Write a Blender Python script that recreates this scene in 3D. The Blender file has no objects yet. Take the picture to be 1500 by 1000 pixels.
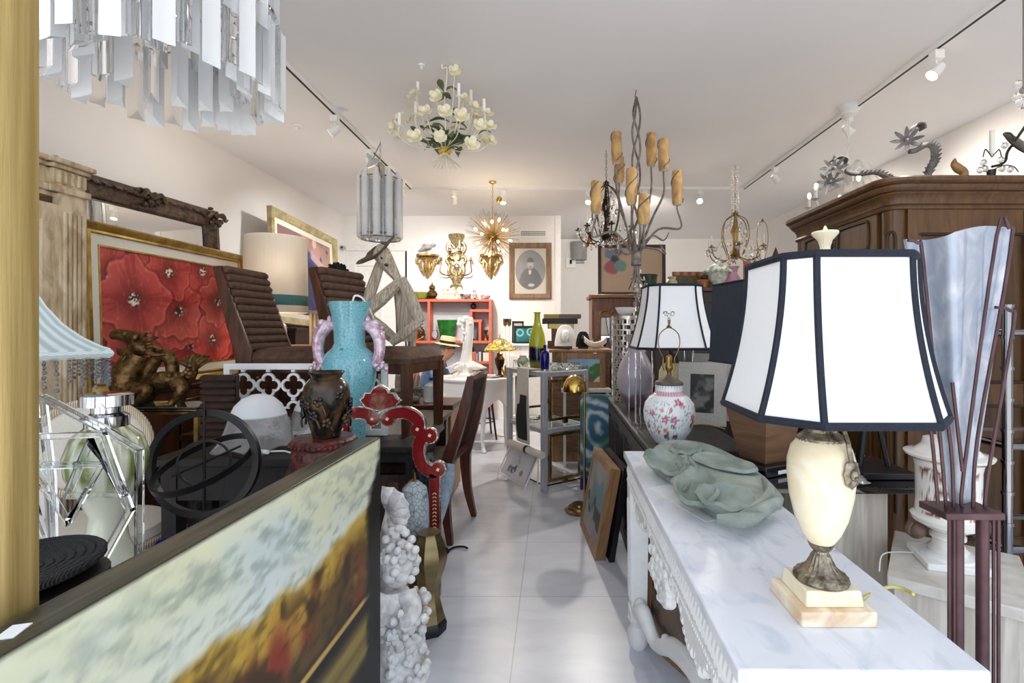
import bpy, bmesh, math, random
import numpy as np
from mathutils import Vector as V, Matrix, Euler
from math import sin, cos, pi, radians as R
random.seed(7)
SC = bpy.context.scene
COL = SC.collection
F, CX, CY, EYE = 720.0, 810.0, 480.0, 1.3      # focal length and principal point of the photograph in pixels; eye height in metres

def P(px, py, d):
    return V(((px - CX) / F * d, d, EYE - (py - CY) / F * d))
def PL(px, py, d, o):
    return P(px, py, d) - V(o)

# ------------------------------------------------------------------ materials
def lin(c):
    if isinstance(c, str):
        c = [int(c[i:i + 2], 16) / 255 for i in (0, 2, 4)]
    return tuple(x / 12.92 if x <= .04045 else ((x + .055) / 1.055) ** 2.4 for x in c[:3])

def mat(name, c1, c2=None, sc=8, st=(1, 1, 1), rough=.5, metal=0, bump=0, bsc=None, con=(.35, .65), trans=0, ior=1.45,
        emit=None, es=0, coat=0, kind='noise', dist=0, attr=False, alpha=1, sheen=0, c3=None):
    m = bpy.data.materials.new(name); m.use_nodes = True
    nt = m.node_tree; N = nt.nodes; Lk = nt.links
    b = N['Principled BSDF']
    b.inputs['Base Color'].default_value = (*lin(c1), 1)
    b.inputs['Roughness'].default_value = rough
    b.inputs['Metallic'].default_value = metal
    b.inputs['Transmission Weight'].default_value = trans
    b.inputs['IOR'].default_value = ior
    b.inputs['Coat Weight'].default_value = coat
    b.inputs['Alpha'].default_value = alpha
    b.inputs['Sheen Weight'].default_value = sheen
    if emit:
        b.inputs['Emission Color'].default_value = (*lin(emit), 1); b.inputs['Emission Strength'].default_value = es
    tc = N.new('ShaderNodeTexCoord'); mp = N.new('ShaderNodeMapping'); mp.inputs['Scale'].default_value = st
    Lk.new(tc.outputs['Object'], mp.inputs['Vector'])
    def tex(k, s):
        if k == 'wave':
            t = N.new('ShaderNodeTexWave'); t.inputs['Scale'].default_value = s; t.inputs['Distortion'].default_value = dist; t.inputs['Detail'].default_value = 3
            o = t.outputs['Fac']
        elif k == 'vor':
            t = N.new('ShaderNodeTexVoronoi'); t.inputs['Scale'].default_value = s; t.feature = 'DISTANCE_TO_EDGE'; o = t.outputs['Distance']
        elif k == 'cell':
            t = N.new('ShaderNodeTexVoronoi'); t.inputs['Scale'].default_value = s; o = t.outputs['Color']
        else:
            t = N.new('ShaderNodeTexNoise'); t.inputs['Scale'].default_value = s; t.inputs['Detail'].default_value = 6; t.inputs['Distortion'].default_value = dist
            o = t.outputs['Fac']
        Lk.new(mp.outputs['Vector'], t.inputs['Vector']); return o
    if attr:
        a = N.new('ShaderNodeAttribute'); a.attribute_name = 'paint'
        Lk.new(a.outputs['Color'], b.inputs['Base Color'])
    elif c2:
        r = N.new('ShaderNodeValToRGB'); e = r.color_ramp.elements
        e[0].position, e[1].position = con; e[0].color = (*lin(c1), 1); e[1].color = (*lin(c2), 1)
        if c3:
            x = e.new((con[0] + con[1]) / 2); x.color = (*lin(c3), 1)
        Lk.new(tex(kind, sc), r.inputs['Fac']); Lk.new(r.outputs['Color'], b.inputs['Base Color'])
    if bump:
        bp = N.new('ShaderNodeBump'); bp.inputs['Strength'].default_value = bump; bp.inputs['Distance'].default_value = .01
        Lk.new(tex('noise' if kind == 'cell' else kind, bsc or sc), bp.inputs['Height']); Lk.new(bp.outputs['Normal'], b.inputs['Normal'])
    return m

# ------------------------------------------------------------------ mesh builder
def cat(pts, n=6, closed=False):
    pts = [V(p) for p in pts]; k = len(pts); out = []
    for i in range(k if closed else k - 1):
        g = (lambda j: pts[j % k]) if closed else (lambda j: pts[max(0, min(k - 1, j))])
        a, b, c, d = g(i - 1), g(i), g(i + 1), g(i + 2)
        for s in range(n):
            t = s / n
            out.append(.5 * ((2 * b) + (c - a) * t + (2 * a - 5 * b + 4 * c - d) * t * t + (3 * b - a - 3 * c + d) * t ** 3))
    if not closed: out.append(pts[-1])
    return out
def circ(c, r, n=32, ax='z', a0=0, a1=2 * pi):
    o = []
    full = abs(a1 - a0 - 2 * pi) < 1e-6
    for i in range(n if full else n + 1):
        t = a0 + (a1 - a0) * i / n
        x, y = r * cos(t), r * sin(t)
        o.append(V(c) + (V((x, y, 0)) if ax == 'z' else V((x, 0, y)) if ax == 'y' else V((0, x, y))))
    return o
def rz(a): return Matrix.Rotation(a, 3, 'Z')
def eu(x, y, z): return Euler((x, y, z)).to_matrix()

class MB:
    def __init__(s): s.v = []; s.f = []
    def add(s, vs, fs):
        o = len(s.v); s.v += [tuple(p) for p in vs]; s.f += [tuple(i + o for i in q) for q in fs]; return s
    def box(s, c, d, rot=None, taper=1):
        x, y, z = d[0] / 2, d[1] / 2, d[2] / 2
        vs = [V((a * x * (taper if e > 0 else 1), b * y * (taper if e > 0 else 1), e * z)) for e in (-1, 1) for b in (-1, 1) for a in (-1, 1)]
        if rot is not None: vs = [rot @ p for p in vs]
        return s.add([p + V(c) for p in vs], [(0, 2, 3, 1), (4, 5, 7, 6), (0, 1, 5, 4), (2, 6, 7, 3), (0, 4, 6, 2), (1, 3, 7, 5)])
    def bx(s, x0, x1, y0, y1, z0, z1):
        return s.box(((x0 + x1) / 2, (y0 + y1) / 2, (z0 + z1) / 2), (abs(x1 - x0), abs(y1 - y0), abs(z1 - z0)))
    def lathe(s, prof, seg=28, c=(0, 0, 0), fn=None, rot=None, el=(1, 1), cap=True):
        vs = []; fs = []; n = len(prof)
        for i in range(seg):
            t = 2 * pi * i / seg
            for r, z in prof:
                if fn: r, z = fn(t, r, z)
                p = V((r * cos(t) * el[0], r * sin(t) * el[1], z))
                if rot is not None: p = rot @ p
                vs.append(p + V(c))
        for i in range(seg):
            j = (i + 1) % seg
            for k in range(n - 1):
                fs.append((i * n + k, j * n + k, j * n + k + 1, i * n + k + 1))
        if cap:
            if prof[0][0] > 1e-5: fs.append(tuple(i * n for i in range(seg))[::-1])
            if prof[-1][0] > 1e-5: fs.append(tuple(i * n + n - 1 for i in range(seg)))
        return s.add(vs, fs)
    def tube(s, pts, r, seg=8, closed=False, sub=0, sq=1):
        if sub: 
            k0 = len(pts)
            if isinstance(r, (list, tuple)):
                rr = [V((x, 0, 0)) for x in r]; r = [p.x for p in cat(rr, sub, closed)]
            pts = cat(pts, sub, closed)
        pts = [V(p) for p in pts]; n = len(pts)
        rad = r if isinstance(r, (list, tuple)) else [r] * n
        vs = []; fs = []; nrm = None
        for i in range(n):
            a = pts[i - 1] if (i > 0 or closed) else pts[i]; b = pts[(i + 1) % n] if (i < n - 1 or closed) else pts[i]
            t = (b - a)
            t = t.normalized() if t.length > 1e-9 else V((0, 0, 1))
            if nrm is None:
                u = V((0, 0, 1)) if abs(t.z) < .9 else V((1, 0, 0)); nrm = (u - t * u.dot(t)).normalized()
            else:
                q = nrm - t * nrm.dot(t)
                nrm = q.normalized() if q.length > 1e-6 else nrm
            bi = t.cross(nrm)
            for k in range(seg):
                th = 2 * pi * (k + .5) / seg
                vs.append(pts[i] + nrm * cos(th) * rad[i] + bi * sin(th) * rad[i] * sq)
        for i in range(n if closed else n - 1):
            j = (i + 1) % n
            for k in range(seg):
                l = (k + 1) % seg
                fs.append((i * seg + k, i * seg + l, j * seg + l, j * seg + k))
        if not closed:
            fs.append(tuple(range(seg))[::-1]); fs.append(tuple((n - 1) * seg + k for k in range(seg)))
        return s.add(vs, fs)
    def prism(s, poly, h, M=None, c=(0, 0, 0)):
        n = len(poly); vs = [V((x, y, z)) for z in (0, h) for x, y in poly]
        if M is not None: vs = [M @ p for p in vs]
        vs = [p + V(c) for p in vs]
        return s.add(vs, [tuple(range(n))[::-1], tuple(range(n, 2 * n))] + [(i, (i + 1) % n, n + (i + 1) % n, n + i) for i in range(n)])
    def ball(s, c, r, seg=14, rot=None):
        if not isinstance(r, (tuple, list)): r = (r, r, r)
        k = max(5, seg // 2 + 1)
        prof = [(sin(pi * i / k), -cos(pi * i / k)) for i in range(k + 1)]
        o = MB(); o.lathe(prof, seg, cap=False)
        vs = [V((p[0] * r[0], p[1] * r[1], p[2] * r[2])) for p in o.v]
        if rot is not None: vs = [rot @ p for p in vs]
        return s.add([p + V(c) for p in vs], o.f)
    def surf(s, fn, nu, nv, th=0):
        """a sheet fn(u,v) in 0..1, given a thickness along its normal"""
        g = [[V(fn(i / nu, j / nv)) for j in range(nv + 1)] for i in range(nu + 1)]
        W = nv + 1
        fs = [(i * W + j, (i + 1) * W + j, (i + 1) * W + j + 1, i * W + j + 1) for i in range(nu) for j in range(nv)]
        vs = [p for r in g for p in r]
        if not th: return s.add(vs, fs)
        ns = []
        for i in range(nu + 1):
            for j in range(nv + 1):
                du = g[min(nu, i + 1)][j] - g[max(0, i - 1)][j]; dv = g[i][min(nv, j + 1)] - g[i][max(0, j - 1)]
                q = du.cross(dv); ns.append(q.normalized() if q.length > 1e-12 else V((0, 0, 0)))
        K = len(vs); bk = [p - q * th for p, q in zip(vs, ns)]
        fs2 = [tuple(K + i for i in f[::-1]) for f in fs]
        edge = []
        rim = [i * W for i in range(nu + 1)] + [nu * W + j for j in range(1, W)] + [i * W + nv for i in range(nu - 1, -1, -1)] + [j for j in range(nv - 1, 0, -1)]
        for a, b in zip(rim, rim[1:] + rim[:1]): edge.append((b, a, K + a, K + b))
        return s.add(vs + bk, fs + fs2 + edge)
    def rect(s, w, h, prof, z0=0):
        """a mitred rectangular frame in the XZ plane, front towards -Y; prof = (inset, -y) points, closed"""
        vs = []; n = len(prof)
        for cxs, czs in ((-1, 0), (1, 0), (1, 1), (-1, 1)):
            for a, b in prof:
                vs.append(V((cxs * (w / 2 - a), -b, z0 + (h - a if czs else a))))
        fs = []
        for i in range(4):
            j = (i + 1) % 4
            for k in range(n):
                l = (k + 1) % n
                fs.append((i * n + k, j * n + k, j * n + l, i * n + l))
        return s.add(vs, fs)
    def oval(s, prof, a, b, seg=48, c=(0, 0, 0)):
        """an elliptical frame in the XZ plane, front to -Y"""
        n = len(prof); vs = []
        for i in range(seg):
            t = 2 * pi * i / seg
            for q, y in prof: vs.append(V(((a - q) * cos(t), -y, (b - q) * sin(t))) + V(c))
        fs = [(i * n + k, ((i + 1) % seg) * n + k, ((i + 1) % seg) * n + (k + 1) % n, i * n + (k + 1) % n) for i in range(seg) for k in range(n)]
        return s.add(vs, fs)
    def chain(s, a, b, r=.012, w=.0022):
        a, b = V(a), V(b); L = (b - a).length; n = max(2, int(L / (r * 2.3))); t = (b - a).normalized()
        q = t.to_track_quat('Z', 'Y').to_matrix()
        for i in range(n):
            c = a + (b - a) * ((i + .5) / n)
            pl = [q @ (V((cos(x) * r * .6, 0, sin(x) * r * 1.35)) if i % 2 else V((0, cos(x) * r * .6, sin(x) * r * 1.35))) + c for x in [2 * pi * k / 8 for k in range(8)]]
            s.tube(pl, w, 5, True)
        return s
    def mesh(s, name, m, sharp=.65, colf=None, fix=True):
        me = bpy.data.meshes.new(name); me.from_pydata(s.v, [], s.f)
        bm = bmesh.new(); bm.from_mesh(me)
        if fix: bmesh.ops.recalc_face_normals(bm, faces=bm.faces)
        for f in bm.faces: f.smooth = True
        for e in bm.edges:
            if len(e.link_faces) == 2 and e.calc_face_angle(0) > sharp: e.smooth = False
        bm.to_mesh(me); bm.free()
        if colf:
            a = me.color_attributes.new('paint', 'FLOAT_COLOR', 'POINT')
            co = np.array(s.v); rgb = colf(co[:, 0], co[:, 1], co[:, 2])
            rgba = np.ones((len(co), 4)); rgba[:, :3] = np.clip(rgb, 0, 1) ** 2.2
            a.data.foreach_set('color', rgba.ravel())
        me.materials.append(m); return me
    def build(s, name, m, parent=None, loc=(0, 0, 0), rot=(0, 0, 0), bev=0, sub=0, sharp=.65, colf=None, fix=True):
        o = bpy.data.objects.new(name, s.mesh(name, m, sharp, colf, fix)); COL.objects.link(o)
        o.parent = parent; o.location = loc; o.rotation_euler = rot
        if bev:
            q = o.modifiers.new('bevel', 'BEVEL'); q.width = bev; q.segments = 2; q.limit_method = 'ANGLE'; q.angle_limit = R(40)
        if sub:
            q = o.modifiers.new('sub', 'SUBSURF'); q.levels = sub; q.render_levels = sub
        return o

def tag(o, label, cat_, group=None):
    o['label'] = label; o['category'] = cat_
    if group: o['group'] = group
    return o
def thing(name, label, cat_, loc=(0, 0, 0), rot=0, group=None):
    o = bpy.data.objects.new(name, None); COL.objects.link(o); o.empty_display_size = .05
    o.location = loc; o.rotation_euler = (0, 0, rot) if not isinstance(rot, tuple) else rot
    return tag(o, label, cat_, group)
def one(m, name, mt, label, cat_, loc=(0, 0, 0), rot=0, group=None, **k):
    o = m.build(name, mt, None, loc, (0, 0, rot) if not isinstance(rot, tuple) else rot, **k)
    return tag(o, label, cat_, group)
def inst(name, me, parent, loc=(0, 0, 0), rot=(0, 0, 0), sc=1):
    o = bpy.data.objects.new(name, me); COL.objects.link(o); o.parent = parent; o.location = loc
    o.rotation_euler = rot; o.scale = (sc, sc, sc) if not isinstance(sc, tuple) else sc
    return o
def struct(m, name, mt, **k):
    o = m.build(name, mt, **k); o['kind'] = 'structure'; return o
def plabel(o, t): o['label'] = t; return o
def copy_tree(o, loc, rot, label, scale=1):
    """a copy of a thing with copies of its parts and sub-parts"""
    r = o.copy(); COL.objects.link(r); r.location = loc; r.rotation_euler = rot if isinstance(rot, tuple) else (0, 0, rot); r['label'] = label
    r.scale = (scale,) * 3
    for ch in list(o.children):
        c = ch.copy(); COL.objects.link(c); c.parent = r
        for g in list(ch.children):
            d = g.copy(); COL.objects.link(d); d.parent = c
    return r

# ------------------------------------------------------------------ painted surfaces
_lat = {}
def vn(x, y, seed=0):
    if seed not in _lat: _lat[seed] = np.random.RandomState(seed).rand(64, 64)
    g = _lat[seed]; xi = np.floor(x).astype(int); yi = np.floor(y).astype(int); fx = x - xi; fy = y - yi
    fx = fx * fx * (3 - 2 * fx); fy = fy * fy * (3 - 2 * fy)
    a = g[xi % 64, yi % 64]; b = g[(xi + 1) % 64, yi % 64]; c = g[xi % 64, (yi + 1) % 64]; d = g[(xi + 1) % 64, (yi + 1) % 64]
    return (a * (1 - fx) + b * fx) * (1 - fy) + (c * (1 - fx) + d * fx) * fy
def fbm(x, y, s=1, o=4, seed=0):
    t = 0; k = 0
    for i in range(o):
        t = t + vn(x * s * 2 ** i, y * s * 2 ** i, seed + i) / 2 ** i; k += 1 / 2 ** i
    return t / k
def hx(h): return np.array([int(h[i:i + 2], 16) / 255 for i in (0, 2, 4)])
def mixc(a, b, t):
    t = np.clip(t, 0, 1)[:, None]; return a * (1 - t) + b * t
def sst(a, b, x):
    t = np.clip((x - a) / (b - a), 0, 1); return t * t * (3 - 2 * t)
def full(c, n): return np.tile(hx(c), (n, 1))
def canvas(w, h, nx, ny, z0=0, y=0, th=.012, x0=None):
    """a painted sheet with its own thickness in the XZ plane, front to -Y"""
    m = MB(); x0 = -w / 2 if x0 is None else x0
    m.surf(lambda u, v: (x0 + u * w, y, z0 + v * h), nx, ny, 0)
    m.bx(x0, x0 + w, y + .0005, y + th, z0, z0 + h)
    return m
# ------------------------------------------------------------------ the materials of the shop
wall_m = mat('wall_paint', 'EDEAE6', 'EFECE9', sc=3, rough=.85)
ceil_m = mat('ceiling_paint', 'F0F0F1', 'F2F2F3', sc=2, rough=.9)
white_paint = mat('white_paint', 'ECEBE8', 'E4E3E0', sc=20, rough=.5)
white_gloss = mat('white_gloss', 'EFEEEB', rough=.25)
white_plastic = mat('white_plastic', 'F0F0EE', rough=.4)
plaster = mat('white_plaster', 'C9C7C4', 'EDECEA', sc=30, rough=.8, bump=.5, bsc=60)
plaster_s = mat('smooth_plaster', 'EDEBE6', 'F3F1EC', sc=12, rough=.55)
black = mat('black_paint', '101012', '17171A', sc=10, rough=.35)
black_matt = mat('black_matt', '0C0C0D', '141414', sc=30, rough=.8)
black_iron = mat('black_iron', '070606', '0E0C0B', sc=20, rough=.42)
lacquer = mat('black_lacquer', '0A0A0C', rough=.06, coat=.6)
navy = mat('navy_cloth', '1E2633', '252E3D', sc=200, st=(1, 1, .1), rough=.75)
trim_black = mat('black_trim', '121722', '1B2130', sc=150, rough=.8)
shade_white = mat('white_shade', 'EEEEEE', 'F1F1F0', sc=250, st=(1, 1, .05), rough=.85)
shade_cream = mat('cream_shade', 'F1E7D6', 'F5ECDD', sc=120, st=(1, 1, .03), rough=.9, trans=.2)
teal = mat('teal_band', '3F6A68', '54807D', sc=150, rough=.8)
gold = mat('gold_leaf', '8F7030', 'B89A52', sc=14, rough=.4, metal=.6, bump=.1, bsc=40)
gold_old = mat('old_gold', '7E6234', 'C7A565', sc=35, rough=.4, metal=.6, bump=.3, bsc=70)
gold_post = mat('gilded_wood', '8E7743', 'AF9760', sc=5, st=(14, 14, .5), rough=.45, metal=.4, bump=.12, bsc=12)
brass = mat('brass', 'B08D42', 'CBAA5E', sc=6, rough=.18, metal=1)
brass_old = mat('aged_brass', '6E5733', 'A98C55', sc=12, rough=.3, metal=.9)
bronze = mat('bronze', '42301C', '86663A', sc=34, rough=.4, metal=.7, bump=.5, bsc=60, con=(.36, .66))
pewter = mat('antique_pewter', '574D40', 'A89C88', sc=50, rough=.36, metal=.85, bump=.5, bsc=90)
chrome = mat('chrome', 'D8D8DA', rough=.06, metal=1)
steel = mat('brushed_steel', 'A9AAAE', 'C4C5C9', sc=5, st=(40, 40, 1), rough=.4, metal=.25)
silver = mat('silver_leaf', 'A9A296', 'D5CEC2', sc=25, rough=.25, metal=.9)
iron_grey = mat('grey_iron', '5E5B59', '7C7977', sc=22, rough=.85, metal=0, bump=.2)
twig = mat('twig_iron', '5B534C', '8A8078', sc=30, rough=.55, metal=.3, bump=.3)
rust = mat('rusty_iron', '4A2412', '7A4526', sc=15, rough=.75, metal=.2, bump=.2)
maroon = mat('maroon_steel', '4A3236', '5B4044', sc=20, rough=.38, metal=.4)
def wood(n, a, b, rough=.45, sc=4, st=(6, 6, .8), bump=.08): return mat(n, a, b, sc=sc, st=st, rough=rough, dist=1.5, bump=bump, bsc=sc, con=(.3, .7))
oak = wood('oak', '7C5837', 'A98058', .4)
oak_h = wood('oak_across', '5F4226', '8A6540', .38, st=(.8, 6, 6))
oak_y = wood('oak_deep', '5F4226', '86623E', .38, st=(6, .8, 6))
armoire_w = wood('armoire_wood', '48301A', '6C4A29', .36, st=(5, 5, .7))
armoire_d = wood('armoire_panel', '3E2814', '5C3E20', .35, st=(5, 5, .7))
walnut = wood('walnut', '3B2115', '5D3723', .35)
walnut_d = wood('dark_walnut', '21130D', '38221A', .35)
ebony = wood('carved_ebony', '100C0A', '211814', .6, bump=.3)
redwood = mat('carved_redwood', '2E1210', '6A3029', sc=30, rough=.4, bump=.8, bsc=55)
chest_w = wood('grey_black_wood', '1D1C1B', '3A3835', .5, bump=.25)
bleached = mat('bleached_wood', 'AC926F', 'D6C5A8', sc=9, st=(2.5, 2.5, .8), rough=.78, dist=.5, bump=.12, bsc=30, con=(.36, .6))
drift = mat('driftwood', '94856F', 'CDC0AD', sc=5, st=(9, 9, .9), rough=.85, dist=3, bump=.5, bsc=9)
mahog = wood('mahogany', '3A1B12', '5E3021', .32)
suede = mat('brown_suede', '4E392B', '65493A', sc=25, rough=.9)
suede_d = mat('dark_suede', '2A1B15', '3A261D', sc=25, rough=.85)
glass = mat('clear_glass', 'FFFFFF', rough=.02, trans=1, ior=1.45)
lucite = mat('lucite', 'F4F7F8', rough=.015, trans=1, ior=1.49)
crystal = mat('crystal', 'FFFFFF', rough=.0, trans=1, ior=1.6)
frost = mat('frosted_glass', 'F6F8FA', rough=.6, trans=.3, ior=1.3)
milk = mat('milk_glass', 'E8EBEE', 'F3F5F6', sc=6, rough=.3, trans=.15)
clear_pane = mat('pane_glass', 'FFFFFF', rough=.02, alpha=.07)
prism_c = mat('clear_prism', 'FFFFFF', rough=.03, trans=1, ior=1.22)
mirror = mat('mirror_glass', 'F0F2F2', rough=.015, metal=1)
candle = mat('candle_sleeve', 'F3F0E8', rough=.5)
bulb_w = mat('lit_bulb', 'FFE2B0', emit='FFD9A0', es=14)
bulb_s = mat('lit_spot_bulb', 'FFF0D8', emit='FFE8C8', es=7)
marble = mat('white_marble', 'E6E8EE', 'A9AFBD', sc=7, st=(1, 1.6, 1), rough=.2, dist=2.2, con=(.5, .85), c3='D3D8E2')
travertine = mat('travertine', 'B9B0A2', 'DAD3C7', sc=5, st=(9, 9, .7), rough=.35, dist=.5, bump=.05)
trav_top = mat('travertine_top', 'C6C0B5', 'DEDAD2', sc=9, rough=.2, dist=1)
onyx = mat('onyx', 'EBDCB8', 'F5ECD4', sc=7, rough=.2, dist=3, con=(.3, .7), c3='F0E2C2')
onyx_b = mat('onyx_base', 'DDBB96', 'F3E6CB', sc=13, rough=.3, dist=1.5, con=(.36, .6))
stone = mat('green_stone', '7A867D', 'A3ABA1', sc=11, rough=.85, bump=.35, bsc=30)
turq = mat('turquoise_crackle', '3C7884', '80BECA', sc=62, kind='vor', rough=.14, coat=.4, con=(.0, .05))
pink_l = mat('pink_lustre', 'B98FA6', 'E8D9E0', sc=40, rough=.12, metal=.25, coat=.5)
potdark = mat('dark_glazed_pot', '15110E', '5F4526', sc=11, rough=.22, dist=1, con=(.45, .68))
iri = mat('iridescent_glass', 'A9B7C9', 'EDECF3', sc=9, st=(1, 1, .8), rough=.1, trans=.4, dist=2.2, con=(.34, .7), c3='C6CDDB', coat=.6)
paintm = mat('painted_canvas', '808080', attr=True, rough=.45)
paintv = mat('varnished_canvas', '808080', attr=True, rough=.3)
glaze = mat('painted_porcelain', '808080', attr=True, rough=.12, coat=.5)
paper = mat('paper', 'EDEDEA', 'E4E4E2', sc=30, rough=.9)
cloth_w = mat('cream_cloth', 'D8D1C2', 'E2DCCF', sc=120, rough=.95)
rope = mat('striped_braid', 'A98F6C', 'E2D7C2', sc=42, kind='wave', rough=.8, con=(.4, .6))
blk_rope = mat('black_rope', '0E0E10', '2A2A2D', sc=90, kind='wave', rough=.7, bump=.6)
orange = mat('coral_paint', 'C9654C', 'D1745C', sc=20, rough=.45)
yellow_leaf = mat('pale_petal', 'E6DFBE', 'F1EBD2', sc=25, rough=.5)
leaf_g = mat('painted_leaf', '46543A', '76825A', sc=18, rough=.5)
ivory = mat('ivory_paint', 'E7DDC8', 'EFE7D6', sc=25, rough=.5)
parch = mat('parchment_shade', 'A07650', 'D2AC70', sc=9, st=(1, 1, .6), rough=.7, dist=2, con=(.34, .66))
cobalt = mat('cobalt_glass', '12168C', rough=.05, trans=.55, ior=1.5)
lime = mat('lime_glass', 'A6A81E', 'B8BA34', sc=6, rough=.08, coat=.5)
navy_g = mat('navy_glaze', '12163F', '1D2358', sc=8, rough=.08, coat=.5)
green_g = mat('green_glaze', '1F5A24', '2F7A32', sc=10, rough=.2, coat=.3)
olive_g = mat('olive_glaze', '6E7428', '8D9340', sc=9, rough=.25)
dkgreen = mat('dark_green_glaze', '20281F', '3E4A3A', sc=9, rough=.12, coat=.5)
lilac = mat('lilac_glass', 'A79DB0', 'B9B0C0', sc=4, rough=.2, coat=.3)
plum = mat('plum_glass', '6E566A', '8A7086', sc=7, rough=.2, coat=.3)
pinkish = mat('pink_glaze', 'C48FA4', 'D6A6B8', sc=9, rough=.3)
amber = mat('terracotta', '9C5E34', 'C07C4B', sc=9, rough=.6)
straw = mat('straw', 'C9AE82', 'DCC59C', sc=120, kind='wave', rough=.85, bump=.3)
skin = mat('skin', 'CB937C', 'D9A68E', sc=14, rough=.55)
shirt = mat('blue_shirt', '5E7090', '73859F', sc=30, rough=.85)
trouser = mat('dark_trousers', '2B2D33', '36383F', sc=40, rough=.9)
hair_g = mat('grey_hair', '8D8780', 'AEA89F', sc=80, rough=.8)
horn_m = mat('horn', '8E6A3F', 'C49A64', sc=9, rough=.3)
wrinkled = mat('stiff_basket', '3A2A1C', '6B4F33', sc=40, rough=.85, bump=.8)
fur = mat('black_fur', '0C0A09', '1E1916', sc=70, rough=.95, bump=1)
stripe_shade = mat('striped_shade', 'A9B6B8', 'C4CFD0', sc=40, st=(1, 0, 0), kind='wave', rough=.8, con=(.3, .7))
bead = mat('smoke_bead', '83858F', rough=.06, trans=.6)
wire_m = mat('wire', '8B8880', rough=.4, metal=.8)
red_glass = mat('red_mirror_glass', '6C1418', '7E1D1F', sc=4, rough=.1, coat=.4)
grey_mat = mat('grey_mat_board', 'A8A49C', 'B2AEA6', sc=60, rough=.9)
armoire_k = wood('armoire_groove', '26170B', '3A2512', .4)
chrome_d = mat('dark_chrome', '8C8C90', rough=.12, metal=1)
lattice_m = mat('silver_lattice', 'C9C5BC', 'E4E1DA', sc=25, rough=.22, metal=.55)
# ------------------------------------------------------------------ camera, sky and shell
cam = bpy.data.objects.new('camera', bpy.data.cameras.new('camera')); COL.objects.link(cam); SC.camera = cam
cam.location = (0, 0, EYE); cam.rotation_euler = (pi / 2, 0, 0)
cam.data.sensor_width = 36; cam.data.lens = 36 * F / 1500; cam.data.clip_start = .02
cam.data.shift_x = -60 / 1500; cam.data.shift_y = -20 / 1500
W = bpy.data.worlds.new('sky'); SC.world = W; W.use_nodes = True
_n = W.node_tree.nodes; _l = W.node_tree.links; _bg = _n['Background']
_tc = _n.new('ShaderNodeTexCoord'); _sp = _n.new('ShaderNodeSeparateXYZ'); _rp = _n.new('ShaderNodeValToRGB')
_mr = _n.new('ShaderNodeMapRange'); _mr.inputs['From Min'].default_value = -.3; _mr.inputs['From Max'].default_value = .3
_rp.color_ramp.elements[0].color = (1, .98, .95, 1); _rp.color_ramp.elements[1].color = (.60, .7, .85, 1)     # brighter lower half added to light the ceiling, open sky above
_l.new(_tc.outputs['Generated'], _sp.inputs[0]); _l.new(_sp.outputs['Z'], _mr.inputs['Value']); _l.new(_mr.outputs['Result'], _rp.inputs['Fac']); _l.new(_rp.outputs['Color'], _bg.inputs['Color'])
_bg.inputs['Strength'].default_value = 2.0
SC.view_settings.view_transform = 'Standard'; SC.view_settings.look = 'None'; SC.view_settings.exposure = .26; SC.view_settings.gamma = 1
SC.view_settings.use_curve_mapping = False
SC.cycles.max_bounces = 14; SC.cycles.diffuse_bounces = 6; SC.cycles.transmission_bounces = 14; SC.cycles.transparent_max_bounces = 12
SC.cycles.sample_clamp_indirect = 6; SC.cycles.caustics_reflective = False; SC.cycles.caustics_refractive = True

def tile_mat():
    m = mat('floor_tile', 'C4C8D2', 'D0D3DB', sc=3, st=(1, 3, 1), rough=.3, dist=1)
    nt = m.node_tree; N = nt.nodes; L = nt.links; b = N['Principled BSDF']
    src = b.inputs['Base Color'].links[0].from_socket
    tc = N.new('ShaderNodeTexCoord'); mp = N.new('ShaderNodeMapping'); mp.inputs['Location'].default_value = (.158, -2.38, 0)
    br = N.new('ShaderNodeTexBrick'); br.offset = 0; br.inputs['Scale'].default_value = 1
    br.inputs['Brick Width'].default_value = 1.2; br.inputs['Row Height'].default_value = .6; br.inputs['Mortar Size'].default_value = .0022
    br.inputs['Color1'].default_value = br.inputs['Color2'].default_value = (1, 1, 1, 1); br.inputs['Mortar'].default_value = (.62, .6, .58, 1)
    mx = N.new('ShaderNodeMix'); mx.data_type = 'RGBA'; mx.blend_type = 'MULTIPLY'; mx.inputs['Factor'].default_value = 1
    L.new(tc.outputs['Object'], mp.inputs['Vector']); L.new(mp.outputs['Vector'], br.inputs['Vector'])
    L.new(src, mx.inputs['A']); L.new(br.outputs['Color'], mx.inputs['B']); L.new(mx.outputs['Result'], b.inputs['Base Color'])
    return m
XL, XR, YB, YB2, XC, HC = -2.97, 3.25, 7.02, 8.86, .1, 2.9
Y0 = -.12
struct(MB().bx(XL - .1, XR + .1, Y0, YB2 + .1, -.1, 0), 'floor', tile_mat())
struct(MB().bx(XL - .1, XR + .1, Y0, YB2 + .1, HC, HC + .1), 'ceiling', ceil_m)
struct(MB().bx(XL - .1, XL, Y0, YB2 + .1, 0, HC), 'wall_left', wall_m)
struct(MB().bx(XR, XR + .1, Y0, YB2 + .1, 0, HC), 'wall_right', wall_m)
struct(MB().bx(XL, XC, YB, YB + .12, 0, HC), 'wall_back', wall_m)
struct(MB().bx(XC - .1, XC, YB + .12, YB2, 0, HC), 'wall_passage', wall_m)
struct(MB().bx(XC - .1, XR, YB2, YB2 + .1, 0, HC), 'wall_rear', wall_m)
struct(MB().bx(XC - .07, XC + .012, YB - .012, YB + .13, 0, HC), 'trim_1', white_paint)
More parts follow.
